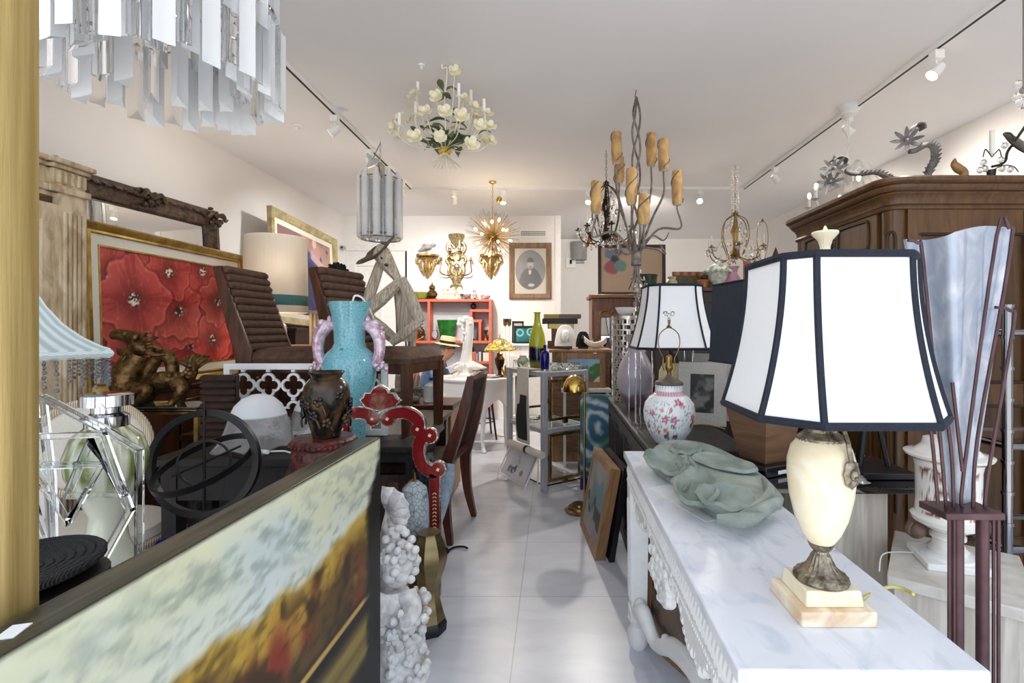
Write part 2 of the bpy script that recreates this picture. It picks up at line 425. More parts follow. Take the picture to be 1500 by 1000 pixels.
# the panelled door in the back wall
x0, x1, zt = P(507, 0, YB).x, P(594, 0, YB).x, P(0, 368, YB).z
m = MB().bx(x0, x1, YB - .03, YB, 0, zt)
for a, b, c, d in ((.12, .45, .3, 1.05), (.12, .45, 1.2, zt - .18), (.5, .78, .3, 1.05), (.5, .78, 1.2, zt - .18)):
    m.rect((b - a) * 1.0, d - c, [(0, 0), (0, .016), (.03, .016), (.045, 0)], 0)
    n = 4 * 4
    for i in range(len(m.v) - n, len(m.v)): p = m.v[i]; m.v[i] = (p[0] + x0 + (a + b) / 2, p[1] + YB - .03, p[2] + c)
dr = struct(m, 'door_1', white_paint)
m = MB(); 
for a, b, c, d in ((x0 - .09, x0, 0, zt + .09), (x1 + .03, x1 + .1, 0, zt + .09), (x0, x1 + .03, zt, zt + .09)): m.bx(a, b, YB - .045, YB, c, d)
struct(m, 'trim_2', white_paint, bev=.008)
struct(MB().bx(x1, x1 + .03, YB - .012, YB - .002, 0, zt), 'door_gap_dark', black_matt)  # flat black strip standing in for the darkness of the door gap
# baseboards
for i, (a, b, c, d, nm) in enumerate(((XL, XL + .015, .5, YB, 'left'), (XR - .015, XR, .5, YB2, 'right'))):
    struct(MB().bx(a, b, c, d, 0, .1), 'baseboard_' + nm, white_paint)
# air grille
T = thing('air_grille', 'white slotted air grille high on the back wall above the oval portrait', 'vent', P(781, 348, YB))
w, h = 40 / F * YB, 12 / F * YB
MB().rect(w, h, [(0, 0), (0, .02), (.02, .02), (.02, 0)]).build('frame', white_plastic, T)
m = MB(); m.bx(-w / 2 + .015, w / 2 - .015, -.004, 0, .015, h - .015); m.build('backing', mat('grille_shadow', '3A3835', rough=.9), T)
m = MB()
for i in range(1, 5): m.bx(-w / 2 + .01, w / 2 - .01, -.016, -.008, i * h / 5 - .004, i * h / 5 + .004)
for i in range(1, 28): m.bx(-w / 2 + i * w / 28 - .002, -w / 2 + i * w / 28 + .002, -.014, -.006, .01, h - .01)
m.build('slats', white_plastic, T)

# ------------------------------------------------------------------ ceiling tracks and their spotlights
def track(name, a, b, label, slot=True):
    a, b = V(a), V(b); d = (b - a).normalized(); q = V((-d.y, d.x, 0)); L = (b - a).length
    T = thing(name, label, 'light track', a)
    ang = math.atan2(d.y, d.x)
    m = MB()
    for s in (-1, 1): m.box((L / 2, s * .013, -.013), (L, .008, .026))
    m.box((L / 2, 0, -.003), (L, .03, .006))
    m.build('rail', white_plastic, T, rot=(0, 0, ang))
    if slot: MB().box((L / 2, 0, -.0245), (L, .017, .004)).build('slot', mat('track_slot', '1A1A1A', rough=.6), T, rot=(0, 0, ang))
    return T
TX, TR, TB = -1.613, 2.17, 5.58
track('ceiling_track', (TX, .3, HC), (TX, TB, HC), 'white ceiling light track with dark slot along the left side of the ceiling')
track('ceiling_track', (TX - .04, TB + .02, HC), (TR, TB + .02, HC), 'white ceiling light track running crosswise at the back of the ceiling', False)
track('ceiling_track', (TR, .3, HC), (TR, TB, HC), 'white ceiling light track with dark slot along the right side of the ceiling')
def spot_head(loc, aim, label, power=26, col=(1, .98, .95), lit=False):
    T = thing('track_spotlight', label, 'spotlight', loc, 0, 'white spotlights on the ceiling tracks')
    MB().box((0, 0, -.035), (.055, .055, .05)).build('adapter', white_plastic, T, bev=.004)
    c = V((0, 0, -.12)); d = (V(aim) - V(loc) - c).normalized(); q = d.to_track_quat('Z', 'Y').to_matrix()
    m = MB().tube([(0, 0, -.055), (0, .0, -.075), (.025, .01, -.09), (.028, .01, -.12)], .005, 6, sub=3)
    m.build('arm', white_plastic, T)
    m = MB().lathe([(.012, -.045), (.022, -.04), (.026, -.02), (.03, .02), (.036, .04), (.033, .04), (.028, .02)], 18, c, rot=q, cap=False)
    m.build('lamp_head', white_plastic, T)
    MB().lathe([(0, .012), (.027, .018), (.027, .024), (0, .03)], 14, c, rot=q).build('bulb', bulb_s, T)
    ld = bpy.data.lights.new('spot', 'SPOT'); ld.energy = power; ld.color = col; ld.spot_size = R(112); ld.spot_blend = .9; ld.shadow_soft_size = .04; ld.specular_factor = .03
    o = bpy.data.objects.new('spot', ld); COL.objects.link(o); o.parent = T; o.location = c + d * .06; o.rotation_euler = (-d).to_track_quat('Z', 'Y').to_euler()
for y, aim, lb in ((3.63, (-2.9, 3.4, 1.7), 'white track spotlight on the left track, first beyond the crystal prism chandelier'),
                   (4.32, (-.8, 5.2, .5), 'white track spotlight on the left track just before the grey glass tube lantern chain'),
                   (4.78, (-2.4, 5.2, 1.8), 'white track spotlight on the left track just behind the tube lantern chain'),
                   (5.25, (-2.0, 6.9, 1.6), 'white track spotlight at the far end of the left track')):
    spot_head((TX, y, HC - .026), aim, lb, 15 if y < 4 else 110 if y < 4.5 else 62)
for px, aim, lb in ((665, (-1.3, 6.9, 1.2), 'white track spotlight on the back track left of the spiky starburst pendant'),
                    (737, (-.5, 4.9, .6), 'white track spotlight on the back track right above the spiky starburst pendant'),
                    (862, (.1, 4.2, .6), 'white track spotlight on the back track left of the tan shaded branch chandelier'),
                    (945, (1.2, 8.8, 1.6), 'white track spotlight on the back track behind the tan shaded branch chandelier'),
                    (1025, (.9, 3.0, 1.0), 'lit white track spotlight glaring towards the viewer on the back track')):
    spot_head(((px - CX) / F * 5.6, 5.6, HC - .026), aim, lb, 22 if px == 1025 else 104, (1, .93, .84))
for px, y, aim, lb in ((1370, 2.78, (.7, 2.9, 1.2), 'white track spotlight on the right track nearest the front of the shop'),
                       (1240, 3.62, (3.1, 3.6, 1.9), 'white track spotlight on the right track where the white feather chandelier hangs'),
                       (1137, 4.8, (3.2, 4.9, 1.8), 'white track spotlight on the right track nearest the back track')):
    spot_head((TR, y, HC - .026), aim, lb, 45 if y < 3 else 72, (1, .98, .95) if y < 3 else (1, .92, .82))
m = MB().lathe([(.035, 0), (.035, -.006), (.012, -.012), (.012, -.03), (.02, -.034), (.02, -.038), (0, -.04)], 16)
one(m, 'sprinkler_head', white_plastic, 'small white sprinkler head on the ceiling left of the left track', 'sprinkler', (-2.03, 3.89, HC))
m = MB().lathe([(.075, 0), (.078, -.006), (.06, -.01), (.055, -.004)], 24, cap=False)
one(m, 'recessed_downlight', white_plastic, 'small round recessed ring in the ceiling behind the back track', 'downlight', (1.47, 5.36 + .4, HC))
m = MB().lathe([(.02, 0), (.02, -.008), (.006, -.012), (.006, -.03), (0, -.031)], 12)
one(m, 'ceiling_hook', white_plastic, 'tiny white hook in the ceiling left of the flower chandelier', 'hook', (-.8, 2.99, HC))
# ------------------------------------------------------------------ hanging lights
def hang(T, z0, z1, mt, r=.012, name='chain'):
    MB().chain((0, 0, z0), (0, 0, z1), r).build(name, mt, T)

# 1 waterfall chandelier of clear and frosted prisms
T = thing('prism_chandelier', 'large tiered chandelier of clear and frosted glass prisms at upper left', 'chandelier', (-1.15, 1.47, HC))
def prism_me(L, mt, nm):
    k = .5; s = .027
    tri = [(cos(a) * s, sin(a) * s) for a in (pi / 2, pi / 2 + 2.094, pi / 2 + 4.189)]
    poly = []
    for i in range(3):
        a, b = V((*tri[i], 0)), V((*tri[(i + 1) % 3], 0)); c = V((0, 0, 0)); md = (a + b) / 2 * .62
        for t in (0, .3, .7):
            p = a.lerp(b, t); p = p.lerp(md, .45 if t else 0); poly.append((p.x, p.y))
    m = MB().prism(poly, L - .012)
    for i in range(len(poly)):                                   # bevelled, tongue shaped lower end
        p = m.v[i]; m.v[i] = (p[0], p[1], .026 * (.5 + p[1] / .044))
    return m.mesh(nm, mt, .3)
pc = {(f, L): prism_me(L, frost if f else prism_c, 'prism') for f in (0, 1) for L in (.2, .26)}
random.seed(3); cnt = 0
for r, zb, L, n in ((.29, -.9, .26, 38), (.275, -.72, .26, 32), (.20, -.86, .26, 18), (.285, -.54, .26, 12)):
    for i in range(n):
        t = 2 * pi * i / n + r * 7
        if zb == -.54: t = pi + .2 + 1.9 * i / n
        f = 1 if (i % 2 == 0) else (random.random() < .3)
        inst('prism', pc[(int(f), L)], T, (r * cos(t), r * sin(t), zb + random.uniform(-.018, .018)), (0, 0, t + pi / 2 + random.uniform(-.3, .3)))
m = MB()
for r, z in ((.285, -.62), (.27, -.44), (.2, -.56), (.28, -.28)): m.tube(circ((0, 0, z), r, 40), .006, 6, True)
for a in range(6):
    t = a * pi / 3; m.tube([(.05 * cos(t), .05 * sin(t), -.1), (.285 * cos(t), .285 * sin(t), -.28), (.285 * cos(t), .285 * sin(t), -.62), (.2 * cos(t), .2 * sin(t), -.56)], .005, 6)
m.lathe([(.1, 0), (.1, -.02), (.03, -.04), (.015, -.05), (.015, -.3), (.05, -.32), (0, -.36)], 20)
m.build('frame', chrome, T)
for i in range(4):
    t = i * pi / 2 + .4; MB().ball((.1 * cos(t), .1 * sin(t), -.5), (.018, .018, .03)).build('bulb', milk, T)

# 2 painted flower bouquet chandelier
O = V((-.672, 2.985, HC)); D = 2.985
T = thing('flower_chandelier', 'ivory metal bouquet chandelier with cream flowers and green leaves', 'chandelier', O)
def fl(px, py, dy=0): return PL(px, py, D + dy, O)
base = fl(652, 221); top = fl(655, 103)
m = MB()
m.tube([(0, 0, 0), (0, 0, top.z + .01), top, fl(650, 160), fl(651, 200), base], .005, 6, sub=4)
random.seed(11)
for i in range(22):
    t = 2 * pi * i / 22; r = random.uniform(.06, .11)
    m.tube([base + V((.012 * cos(t), .012 * sin(t), .02)), base + V((.02 * cos(t), .02 * sin(t), -.03)), base + V((r * cos(t), r * sin(t), -.085))], .0028, 5, sub=3)
cand = [(609, 168, .05), (612, 138, .12), (672, 142, -.1), (709, 164, 0), (585, 185, -.1), (690, 150, .2)]
flo = [(666, 106, 0), (640, 143, -.1), (624, 166, -.14), (652, 166, -.2), (676, 172, -.14), (694, 160, .05), (702, 185, -.1), (717, 187, 0), (690, 213, -.15), (645, 202, -.22), (609, 203, -.15),
       (580, 188, 0), (587, 200, .1), (609, 141, .1), (679, 146, .15), (713, 168, .05), (718, 208, .1), (706, 205, .16), (605, 175, .16), (697, 175, .2), (606, 156, .2), (588, 175, .05), (630, 180, .2), (665, 190, .22)]
for px, py, dy in cand:
    p = fl(px, py, dy); m.tube([base + V((0, 0, .02)), base.lerp(p, .5) + V((p.x, p.y, 0)) * .15 + V((0, 0, -.06)), p + V((0, 0, -.06)), p], .0045, 6, sub=4)
for px, py, dy in flo:
    p = fl(px, py, dy); m.tube([base + V((0, 0, .02)), base.lerp(p, .55) + V((p.x, p.y, 0)) * .12 + V((0, 0, -.03)), p], .003, 5, sub=4)
m.build('stems', ivory, T)
MB().lathe([(.034, -.015), (.042, -.005), (.036, .015), (.03, .02)], 18, base).build('collar', mat('yellow_collar', 'E2C24E', rough=.5), T)
fm = MB()
for k in range(5):
    a = k * 2 * pi / 5
    fm.surf(lambda u, v: V((cos(a + (u - .5) * 1.35 * sin(.5 + v * 2.1)) * (.005 + .037 * v), sin(a + (u - .5) * 1.35 * sin(.5 + v * 2.1)) * (.005 + .037 * v), .004 + .024 * v * v - .012 * (2 * u - 1) ** 2 * v + .002 * k)), 6, 6, .002)
for k in range(5):
    a = k * 2 * pi / 5 + .6
    fm.surf(lambda u, v: V((cos(a + (u - .5) * 1.3 * sin(.5 + v * 2.1)) * (.004 + .02 * v), sin(a + (u - .5) * 1.3 * sin(.5 + v * 2.1)) * (.004 + .02 * v), .01 + .022 * v)), 5, 4, .002)
fm.ball((0, 0, .016), (.007, .007, .008), 8)
fme = fm.mesh('flower', yellow_leaf)
for px, py, dy in flo:
    p = fl(px, py, dy); d = (V((p.x * .8, p.y - .35, .12)) + V((random.uniform(-.1, .1), 0, random.uniform(-.1, .1))))
    o = inst('flower', fme, T, p, d.to_track_quat('Z', 'Y').to_euler(), random.uniform(.85, 1.12))
lm = MB().surf(lambda u, v: V(((u - .5) * .044 * sin(min(1, v * 1.08) * pi) ** .8, .105 * v, .022 * sin(v * pi) - .01 * v - .14 * abs(u - .5) * .1)), 4, 8, .0015)
lme = lm.mesh('leaf', leaf_g)
for i in range(44):
    t = 2.399 * i; k = random.uniform(.2, .85); px, py, dy = flo[i % len(flo)]
    if i in (0, 5, 9): p = fl(650 + (i - 4) * 2, 115 + i * 3.2)
    else: p = base.lerp(fl(px, py, dy), k)
    inst('leaf', lme, T, p, (random.uniform(-.3, .5), random.uniform(-.4, .4), t), random.uniform(.7, 1.15))
for i in range(12):
    t = i * pi / 6; inst('leaf', lme, T, base + V((.02 * cos(t), .02 * sin(t), .02)), (.5, 0, t - pi / 2), 1)
cm = MB().lathe([(.014, 0), (.02, .006), (.01, .01), (.01, .078), (.004, .08)], 12).mesh('candle', candle)
for px, py, dy in cand: inst('candle', cm, T, fl(px, py, dy))

# 3 deco lantern of pale glass tubes
O = V(((557 - CX) / F * 4.19, 4.19, HC)); D = 4.19
T = thing('tube_lantern', 'deco hanging lantern of pale grey glass tubes and metal rings', 'lantern', O)
zt, zb = PL(0, 264, D, O).z, PL(0, 350, D, O).z; r = .167
hang(T, -.01, zt + .14, steel)
m = MB()
for z in (zt, zb, zb + .03): m.tube(circ((0, 0, z), r, 40), .007, 6, True)
for i in range(6): t = i * pi / 3; m.tube([(r * cos(t), r * sin(t), zt), (0, 0, zt + .02)], .005, 6)
for i in range(10): t = i * 2 * pi / 10 + .15; m.tube([(r * 1.03 * cos(t), r * 1.03 * sin(t), zt + .012), (r * 1.03 * cos(t), r * 1.03 * sin(t), zb - .005)], .0035, 5)
m.lathe([(.02, zt + .15), (.035, zt + .12), (.04, zt + .03), (.055, zt + .01), (0, zt)], 16)
m.build('frame', silver, T)
tme = MB().lathe([(.026, zb + .005), (.031, zb + .02), (.031, zt - .0), (.022, zt + .02), (.016, zt + .035), (.016, zt + .06), (0, zt + .065)], 14).mesh('tube', milk)
for i in range(10): t = i * 2 * pi / 10 + .47; inst('glass_tube', tme, T, (r * .94 * cos(t), r * .94 * sin(t), 0))
pm = MB().box((0, 0, (zt + zb) / 2), (.055, .004, zt - zb - .04)).mesh('panel', mat('hammered_glass', 'AEB2B8', 'D2D5DA', sc=90, rough=.3, bump=1))
for i in range(10): t = i * 2 * pi / 10 + .155; inst('glass_panel', pm, T, (r * .78 * cos(t), r * .78 * sin(t), 0), (0, 0, t + pi / 2))
q = eu(.6, -.5, 0)
MB().lathe([(.005, .07), (.012, .06), (.016, .02), (.06, -.012), (.063, -.02), (.045, -.02), (0, -.012)], 20, PL(545, 236, D - .12, O), rot=q).build('canopy', steel, T)
MB().tube([(0, 0, -.03), PL(551, 222, D - .1, O), PL(547, 232, D - .12, O)], .004, 6, sub=4).build('cord', wire_m, T)

# 4 starburst pendant
O = V(((721.5 - CX) / F * 5.38, 5.38, HC)); D = 5.38; cz = PL(0, 347, D, O).z
T = thing('starburst_pendant', 'round spiky brass starburst pendant with small glowing bulbs', 'pendant lamp', O)
hang(T, -.01, cz + .06, brass)
MB().ball((0, 0, cz), .05, 16).build('hub', brass, T)
MB().lathe([(.04, 0), (.04, -.012), (.01, -.03), (0, -.03)], 16).build('ceiling_cup', brass, T)
MB().lathe([(.008, 0), (.025, -.01), (.03, -.05), (.012, -.075), (0, -.08)], 12, (.09, -.02, -.17), rot=eu(.3, .5, 0)).build('spare_cup', brass, T)
def fib(n):
    for i in range(n):
        z = 1 - 2 * (i + .5) / n; t = i * 2.39996; k = math.sqrt(1 - z * z); yield V((k * cos(t), k * sin(t), z))
sp = MB().tube([(0, 0, .04), (0, 0, .33)], [.0028, .0012], 5).mesh('spike', brass_old)
for i, d in enumerate(fib(97)): inst('spike', sp, T, (0, 0, cz), d.to_track_quat('Z', 'Y').to_euler(), (1, 1, .82 + .2 * ((i * 7) % 10) / 10))
m = MB()
for i, d in enumerate(fib(143)):
    k = .8 + .22 * ((i * 3) % 7) / 7; m.tube([d * .04 + V((0, 0, cz)), d * .33 * k + V((0, 0, cz))], [.0025, .0012], 5)
o = m.build('spikes', brass_old, T); o['kind'] = 'stuff'
bl = MB().ball((0, 0, .2), (.013, .013, .022), 10).mesh('bulb', bulb_w)
for d in fib(15): inst('bulb', bl, T, (0, 0, cz), d.to_track_quat('Z', 'Y').to_euler())
ld = bpy.data.lights.new('pendant_glow', 'POINT'); ld.energy = 13; ld.color = (1, .8, .55); ld.shadow_soft_size = .25
o = bpy.data.objects.new('pendant_glow', ld); COL.objects.link(o); o.parent = T; o.location = (0, 0, cz)

# 5 branch chandelier with tan cylinder shades
O = V(((932 - CX) / F * 3.29, 3.29, HC)); D = 3.29
T = thing('branch_chandelier', 'grey twig branch chandelier carrying tan parchment cylinder shades', 'chandelier', O)
def br(px, py, dy=0): return PL(px, py, D + dy, O)
m = MB()
for s, o_ in ((1, 0), (-1, 1), (1, 2.1)):
    pts = [br(932, 142) + V((0, 0, 0))]
    for k in range(1, 9): pts.append(br(932 + s * 6 * sin(k * 1.25 + o_), 142 + k * 25, .03 * cos(k * 1.1 + o_)))
    pts.append(br(932 + s * 2, 392)); m.tube(pts, .0075, 6, sub=4)
m.tube([(0, 0, -.01), br(932, 132), br(930, 142)], .004, 6)
shades = [(903, 192, 240, .12), (907, 227, 268, .25), (925, 250, 300, -.2), (873, 266, 313, -.05), (954, 193, 243, .15), (972, 205, 250, -.05), (992, 250, 300, 0), (943, 288, 329, -.25)]
for px, a, b, dy in shades:
    sgn = 1 if px > 932 else -1; e = br(px, b + 2, dy); k = abs(px - 932)
    st = br(932 + sgn * 3, 372 + (k % 5)); md = br(932 + sgn * (k * .45 + 5), 345 - (330 - b) * .3, dy * .6); m2 = br(px + sgn * 5 * (k > 45), b + 34, dy)
    m.tube([st, md, m2, e + V((0, 0, -.02)), e + V((0, 0, .02))], [.009, .0085, .0075, .006, .006], 6, sub=5)
for pts in ([(936, 365), (955, 345), (972, 352), (980, 340)], [(938, 362), (962, 365), (975, 372), (966, 357)], [(928, 362), (910, 358), (905, 372), (898, 375)], [(930, 368), (915, 372), (905, 352), (895, 345)]):
    m.tube([br(px, py, -.03) for px, py in pts], [.007, .007, .006, .003], 6, sub=5)
for i in range(8):
    t = i * pi / 4 + .2; m.tube([br(932, 386) + V((.012 * cos(t), .012 * sin(t), 0)), br(932, 405) + V((.02 * cos(t), .02 * sin(t), 0)), br(932, 424) + V((.055 * cos(t), .055 * sin(t), 0))], [.006, .005, .003], 6, sub=4)
m.build('branches', twig, T)
MB().lathe([(.03, -.06), (.036, -.055), (.034, 0), (.036, .055), (.03, .06)], 16, br(932, 376)).build('collar', twig, T)
for px, a, b, dy in shades:
    h = (b - a) / F * D; c = br(px, b, dy)
    s = MB().lathe([(.026, 0), (.034, .02), (.037, h * .5), (.034, h - .01), (.03, h), (.028, h), (.033, h * .5), (.022, .004)], 18, c, cap=False).build('lamp_shade', parch, T)
    w = MB(); w.tube([c + V((.039 * cos(q * .55 + px), .039 * sin(q * .55 + px), h * (.05 + q * .09))) for q in range(11)], .0035, 5, sub=2); w.build('twig_wrap', twig, s)
    MB().lathe([(0, -.004), (.022, -.002), (.022, .012), (0, .012)], 14, c).build('bulb_end', milk, s)

# 6 and 7 crystal chandeliers
drop = MB().lathe([(0, -.034), (.006, -.03), (.0095, -.02), (.008, -.008), (.003, 0), (0, .002)], 6).mesh('crystal_drop', crystal, .2)
plq = MB().lathe([(0, -.05), (.012, -.04), (.018, -.024), (.012, -.008), (0, 0)], 6, el=(1, .4)).mesh('crystal_drop', crystal, .2)
def crystal_chandelier(label, O, D, rr, zt, zb, mt, n, seed, amber_n=0):
    """zt / zb: z of the top of the body and of the lowest drop, local"""
    T = thing('crystal_chandelier', label, 'chandelier', O); random.seed(seed); H = zt - zb
    hang(T, -.01, zt + .02, mt)
    za = zb + H * .26
    m = MB().lathe([(0, zt + .03), (.03, zt), (.012, zt - .04), (.02, zt - H * .2), (.045, zt - H * .32), (.015, zt - H * .5), (.03, za + .03), (.05, za), (.02, za - .04), (0, zb + .08)], 14)
    for i in range(n):
        t = 2 * pi * i / n + .3; c, s = cos(t), sin(t)
        m.tube([(.02 * c, .02 * s, za), (rr * .45 * c, rr * .45 * s, za - .06), (rr * .85 * c, rr * .85 * s, za - .03), (rr * c, rr * s, za + .06)], .006, 6, sub=5)
        m.tube([(.02 * c, .02 * s, zt - .02), (rr * .42 * c, rr * .42 * s, zt - H * .16), (rr * .5 * c, rr * .5 * s, zt - H * .45), (rr * .3 * c, rr * .3 * s, za)], .005, 6, sub=5)
        m.lathe([(.012, 0), (.032, .008), (.028, .012), (.01, .012), (.01, .03)], 10, (rr * c, rr * s, za + .055))
    m.build('frame', mt, T)
    cm_ = MB().lathe([(.0085, 0), (.0085, .085), (.003, .09)], 8).mesh('candle', candle)
    for i in range(n):
        t = 2 * pi * i / n + .3; inst('candle', cm_, T, (rr * cos(t), rr * sin(t), za + .08))
    k = 0
    for i in range(90):
        t = random.uniform(0, 2 * pi); u = random.random()
        if i % 3 == 0: r, z = rr * (.95 + .12 * random.random()), za + .055
        elif i % 3 == 1: r, z = rr * random.uniform(.3, .9), za - .02 - .05 * random.random()
        else: r, z = rr * (.2 + .35 * u), zt - H * (.1 + .5 * u)
        inst('crystal_drop', drop if i % 2 else plq, T, (r * cos(t), r * sin(t), z), (0, 0, t), random.uniform(.8, 1.3))
    m = MB()
    for i in range(n):
        for a, b, sag in (((.03, zt - .01), (rr * .52, zt - H * .42), .02), ((rr * .52, zt - H * .45), (rr, za + .07), .05)):
            t = 2 * pi * i / n + .3
            for q in range(11):
                w = q / 10; r = a[0] + (b[0] - a[0]) * w; z = a[1] + (b[1] - a[1]) * w - sag * sin(pi * w); m.ball((r * cos(t), r * sin(t), z), .0065, 6)
    m.build('bead_chains', crystal, T)
    if amber_n:
        for i in range(amber_n):
            t = 2 * pi * i / amber_n; o = MB().lathe([(0, -.06), (.016, -.045), (.02, -.025), (.008, 0)], 8, (rr * .8 * cos(t), rr * .8 * sin(t), za - .02)).build('amber_drop', mat('amber_glass', 'B36A1C', rough=.05, trans=.6), T)
    return T
O = V(((888 - CX) / F * 4.4, 4.4, HC))
crystal_chandelier('dark bronze crystal chandelier with candles hanging left of the branch chandelier', O, 4.4, .25, PL(0, 268, 4.4, O).z, PL(0, 374, 4.4, O).z, mat('dark_bronze', '2A2018', '4A3A28', sc=20, rough=.4, metal=.8), 7, 5, 5)
O = V(((1077 - CX) / F * 4.8, 4.8, HC))
T = crystal_chandelier('gilt crystal chandelier with bead wrapped stem hanging near the navy shade', O, 4.8, .27, PL(0, 312, 4.8, O).z, PL(0, 395, 4.8, O).z, brass_old, 6, 9)
m = MB(); random.seed(2)
for i in range(90):
    t = i * 1.3; m.ball((.03 * cos(t), .03 * sin(t), PL(0, 246, 4.8, O).z + (PL(0, 314, 4.8, O).z - PL(0, 246, 4.8, O).z) * i / 90), .012, 6)
m.build('beaded_stem', crystal, T)

# 8 white feather glass chandelier above the armoire
O = V(((1243 - CX) / F * 3.56, 3.56, HC)); D = 3.56
T = thing('feather_chandelier', 'white glass feather chandelier on a pale chain behind the armoire cornice', 'chandelier', O)
z0 = PL(0, 262, D, O).z
MB().lathe([(.075, 0), (.085, -.02), (.05, -.045), (.055, -.06), (.02, -.075), (0, -.08)], 18, fn=lambda t, r, z: (r * (1 + .06 * cos(10 * t)), z)).build('ceiling_rose', milk, T)
MB().chain((0, 0, -.07), (0, 0, z0 + .08), .016, .003).build('chain', white_gloss, T)
MB().lathe([(0, .1), (.015, .08), (.012, .04), (.035, .0), (.02, -.05), (.04, -.1), (.02, -.16), (.045, -.2), (0, -.25)], 14, (0, 0, z0)).build('stem', milk, T)
fe = MB().surf(lambda u, v: V(((u - .5) * .035 * (1 - v * .7), .02 + .17 * v, .1 * sin(v * 2.6) - .09 * v * v)), 3, 8, .003).mesh('feather', milk)
for i in range(16): inst('feather', fe, T, (0, 0, z0 + .02 - .05 * (i % 2)), (0, 0, i * 2 * pi / 16), .9 + .2 * (i % 3) / 2)
for i in range(6):
    t = i * pi / 3 + .2; e = V((.27 * cos(t), .27 * sin(t), z0 - .17))
    a = MB().tube([(0, 0, z0 - .16), (.12 * cos(t), .12 * sin(t), z0 - .26), (.22 * cos(t), .22 * sin(t), z0 - .25), e], .008, 8, sub=5).lathe([(.012, 0), (.035, .012), (.03, .012), (.01, .01)], 12, e).build('arm', milk, T)
    MB().lathe([(.01, .01), (.01, .075), (.004, .08)], 8, e).build('candle', candle, a)
    MB().ball(e + V((0, 0, .1)), (.013, .013, .024), 8).build('bulb', bulb_w, a)
# ------------------------------------------------------------------ left side: foreground
# landscape painting standing at the front: plane facing +x
def land(x, y, z):
    u = x; v = z; n = len(x)                     # u metres along (0 = near end), v height
    hor = .735 + .03 * fbm(u * 2, u * 0, 3, 3, 4) + .035 * np.sin(u * 5.2 + 1) - .02 + .12 * sst(1.08, 1.2, u)
    d = fbm(u, v, 5, 5, 10); g = fbm(u * 3, v * 9 + u * 4, 5, 4, 20); fine = fbm(u * 9 + v * 8 + 3, v * 22 - u * 6 + 9, 3, 4, 33)
    sky = mixc(full('CFD2B4', n), full('C3CFCB', n), sst(.35, .62, d)); sky = mixc(sky, full('8F9C93', n), sst(.52, .75, g) * .55)
    sky = mixc(sky, full('DDE2DC', n), sst(.14, .0, v - hor) * .5); sky = mixc(sky, full('7E8A80', n), sst(.5, .75, fine) * .5)
    sky = mixc(sky, full('DEDDB6', n), sst(.86, .93, v) * .6)
    w = fbm(u, v, 9, 4, 50); r = fbm(u * 1.2, v * .6, 6, 3, 61)
    tree = mixc(full('5C4624', n), full('B8963E', n), sst(.36, .54, w) * sst(.48, .62, v))
    tree = mixc(tree, full('823424', n), sst(.46, .66, r) * sst(.72, .58, v)); tree = mixc(tree, full('3E2F1A', n), sst(.46, .34, fbm(u, v, 12, 3, 71)) * .9)
    tree = mixc(tree, full('2F2516', n), sst(.5, .8, fine) * .5); tree = mixc(tree, full('C2A04A', n), sst(.5, .62, fbm(u, v, 7, 4, 81)) * sst(.62, .72, v) * .9)
    e = sst(-.012, .02, v - hor - .05 * (fbm(u, v, 14, 3, 90) - .5)); c = mixc(tree, sky, e)
    gr = mixc(full('1C1712', n), full('A08A44', n), sst(.25, .3, v) * sst(.43, .38, v) * (.65 + .5 * (fbm(u * .6, v * 8, 6, 3, 95) - .3)))
    gr = mixc(gr, full('C4A158', n), sst(.443, .45, v) * sst(.468, .46, v)); c = mixc(gr, c, sst(.455, .485, v + .02 * (w - .5)))
    b = sst(1.015, 1.06, u + .04 * (fine - .5) - .1 * sst(.70, .93, v)); c = mixc(c, full('15130F', n), b * .96)
    k = sst(.0, .012, u) * sst(0, .006, .933 - v); return mixc(full('3A372C', n), c, k)
e0, e1 = P(0, 962, .548), P(557, 640, 1.65)
ang = math.atan2(e1.y - e0.y, e1.x - e0.x); L = 1.32; H_ = .933
st = V((e1.x - L * cos(ang), e1.y - L * sin(ang), 0))
T = thing('landscape_painting', 'big landscape painting of pale sky and autumn trees in dark box frame', 'painting', st, ang)
o = canvas(L, H_, 170, 120, x0=0, th=.004).build('canvas', paintm, T, colf=lambda x, y, z: land(x * 1.13 / L - .0, y, z))
m = MB(); m.bx(0, L, .004, .066, .002, H_ + .001)
m.build('box_frame', mat('olive_black_edge', '24211A', '5A5542', sc=4, st=(.5, 10, 2), rough=.35, dist=1), T, bev=.003)
MB().box((.26, .035, H_ + .0015), (.03, .02, .0015), rz(.3)).build('paper_tag', paper, T)

# tall gilded frame standing at the very left edge
T = thing('gilded_frame', 'tall gilded wooden frame rail standing upright at the far left edge', 'frame', (-1.03, .66, 0))
m = MB(); m.rect(.68, 1.84, [(0, 0), (0, .03), (.008, .042), (.03, .044), (.052, .03), (.06, .012), (.06, 0)]); m.build('moulding', gold_post, T)
m = MB()
for z in (1.5, 1.34, 1.52): m.ball((.318, -.045, z), .0025, 6)
m.build('screw', black_iron, T)

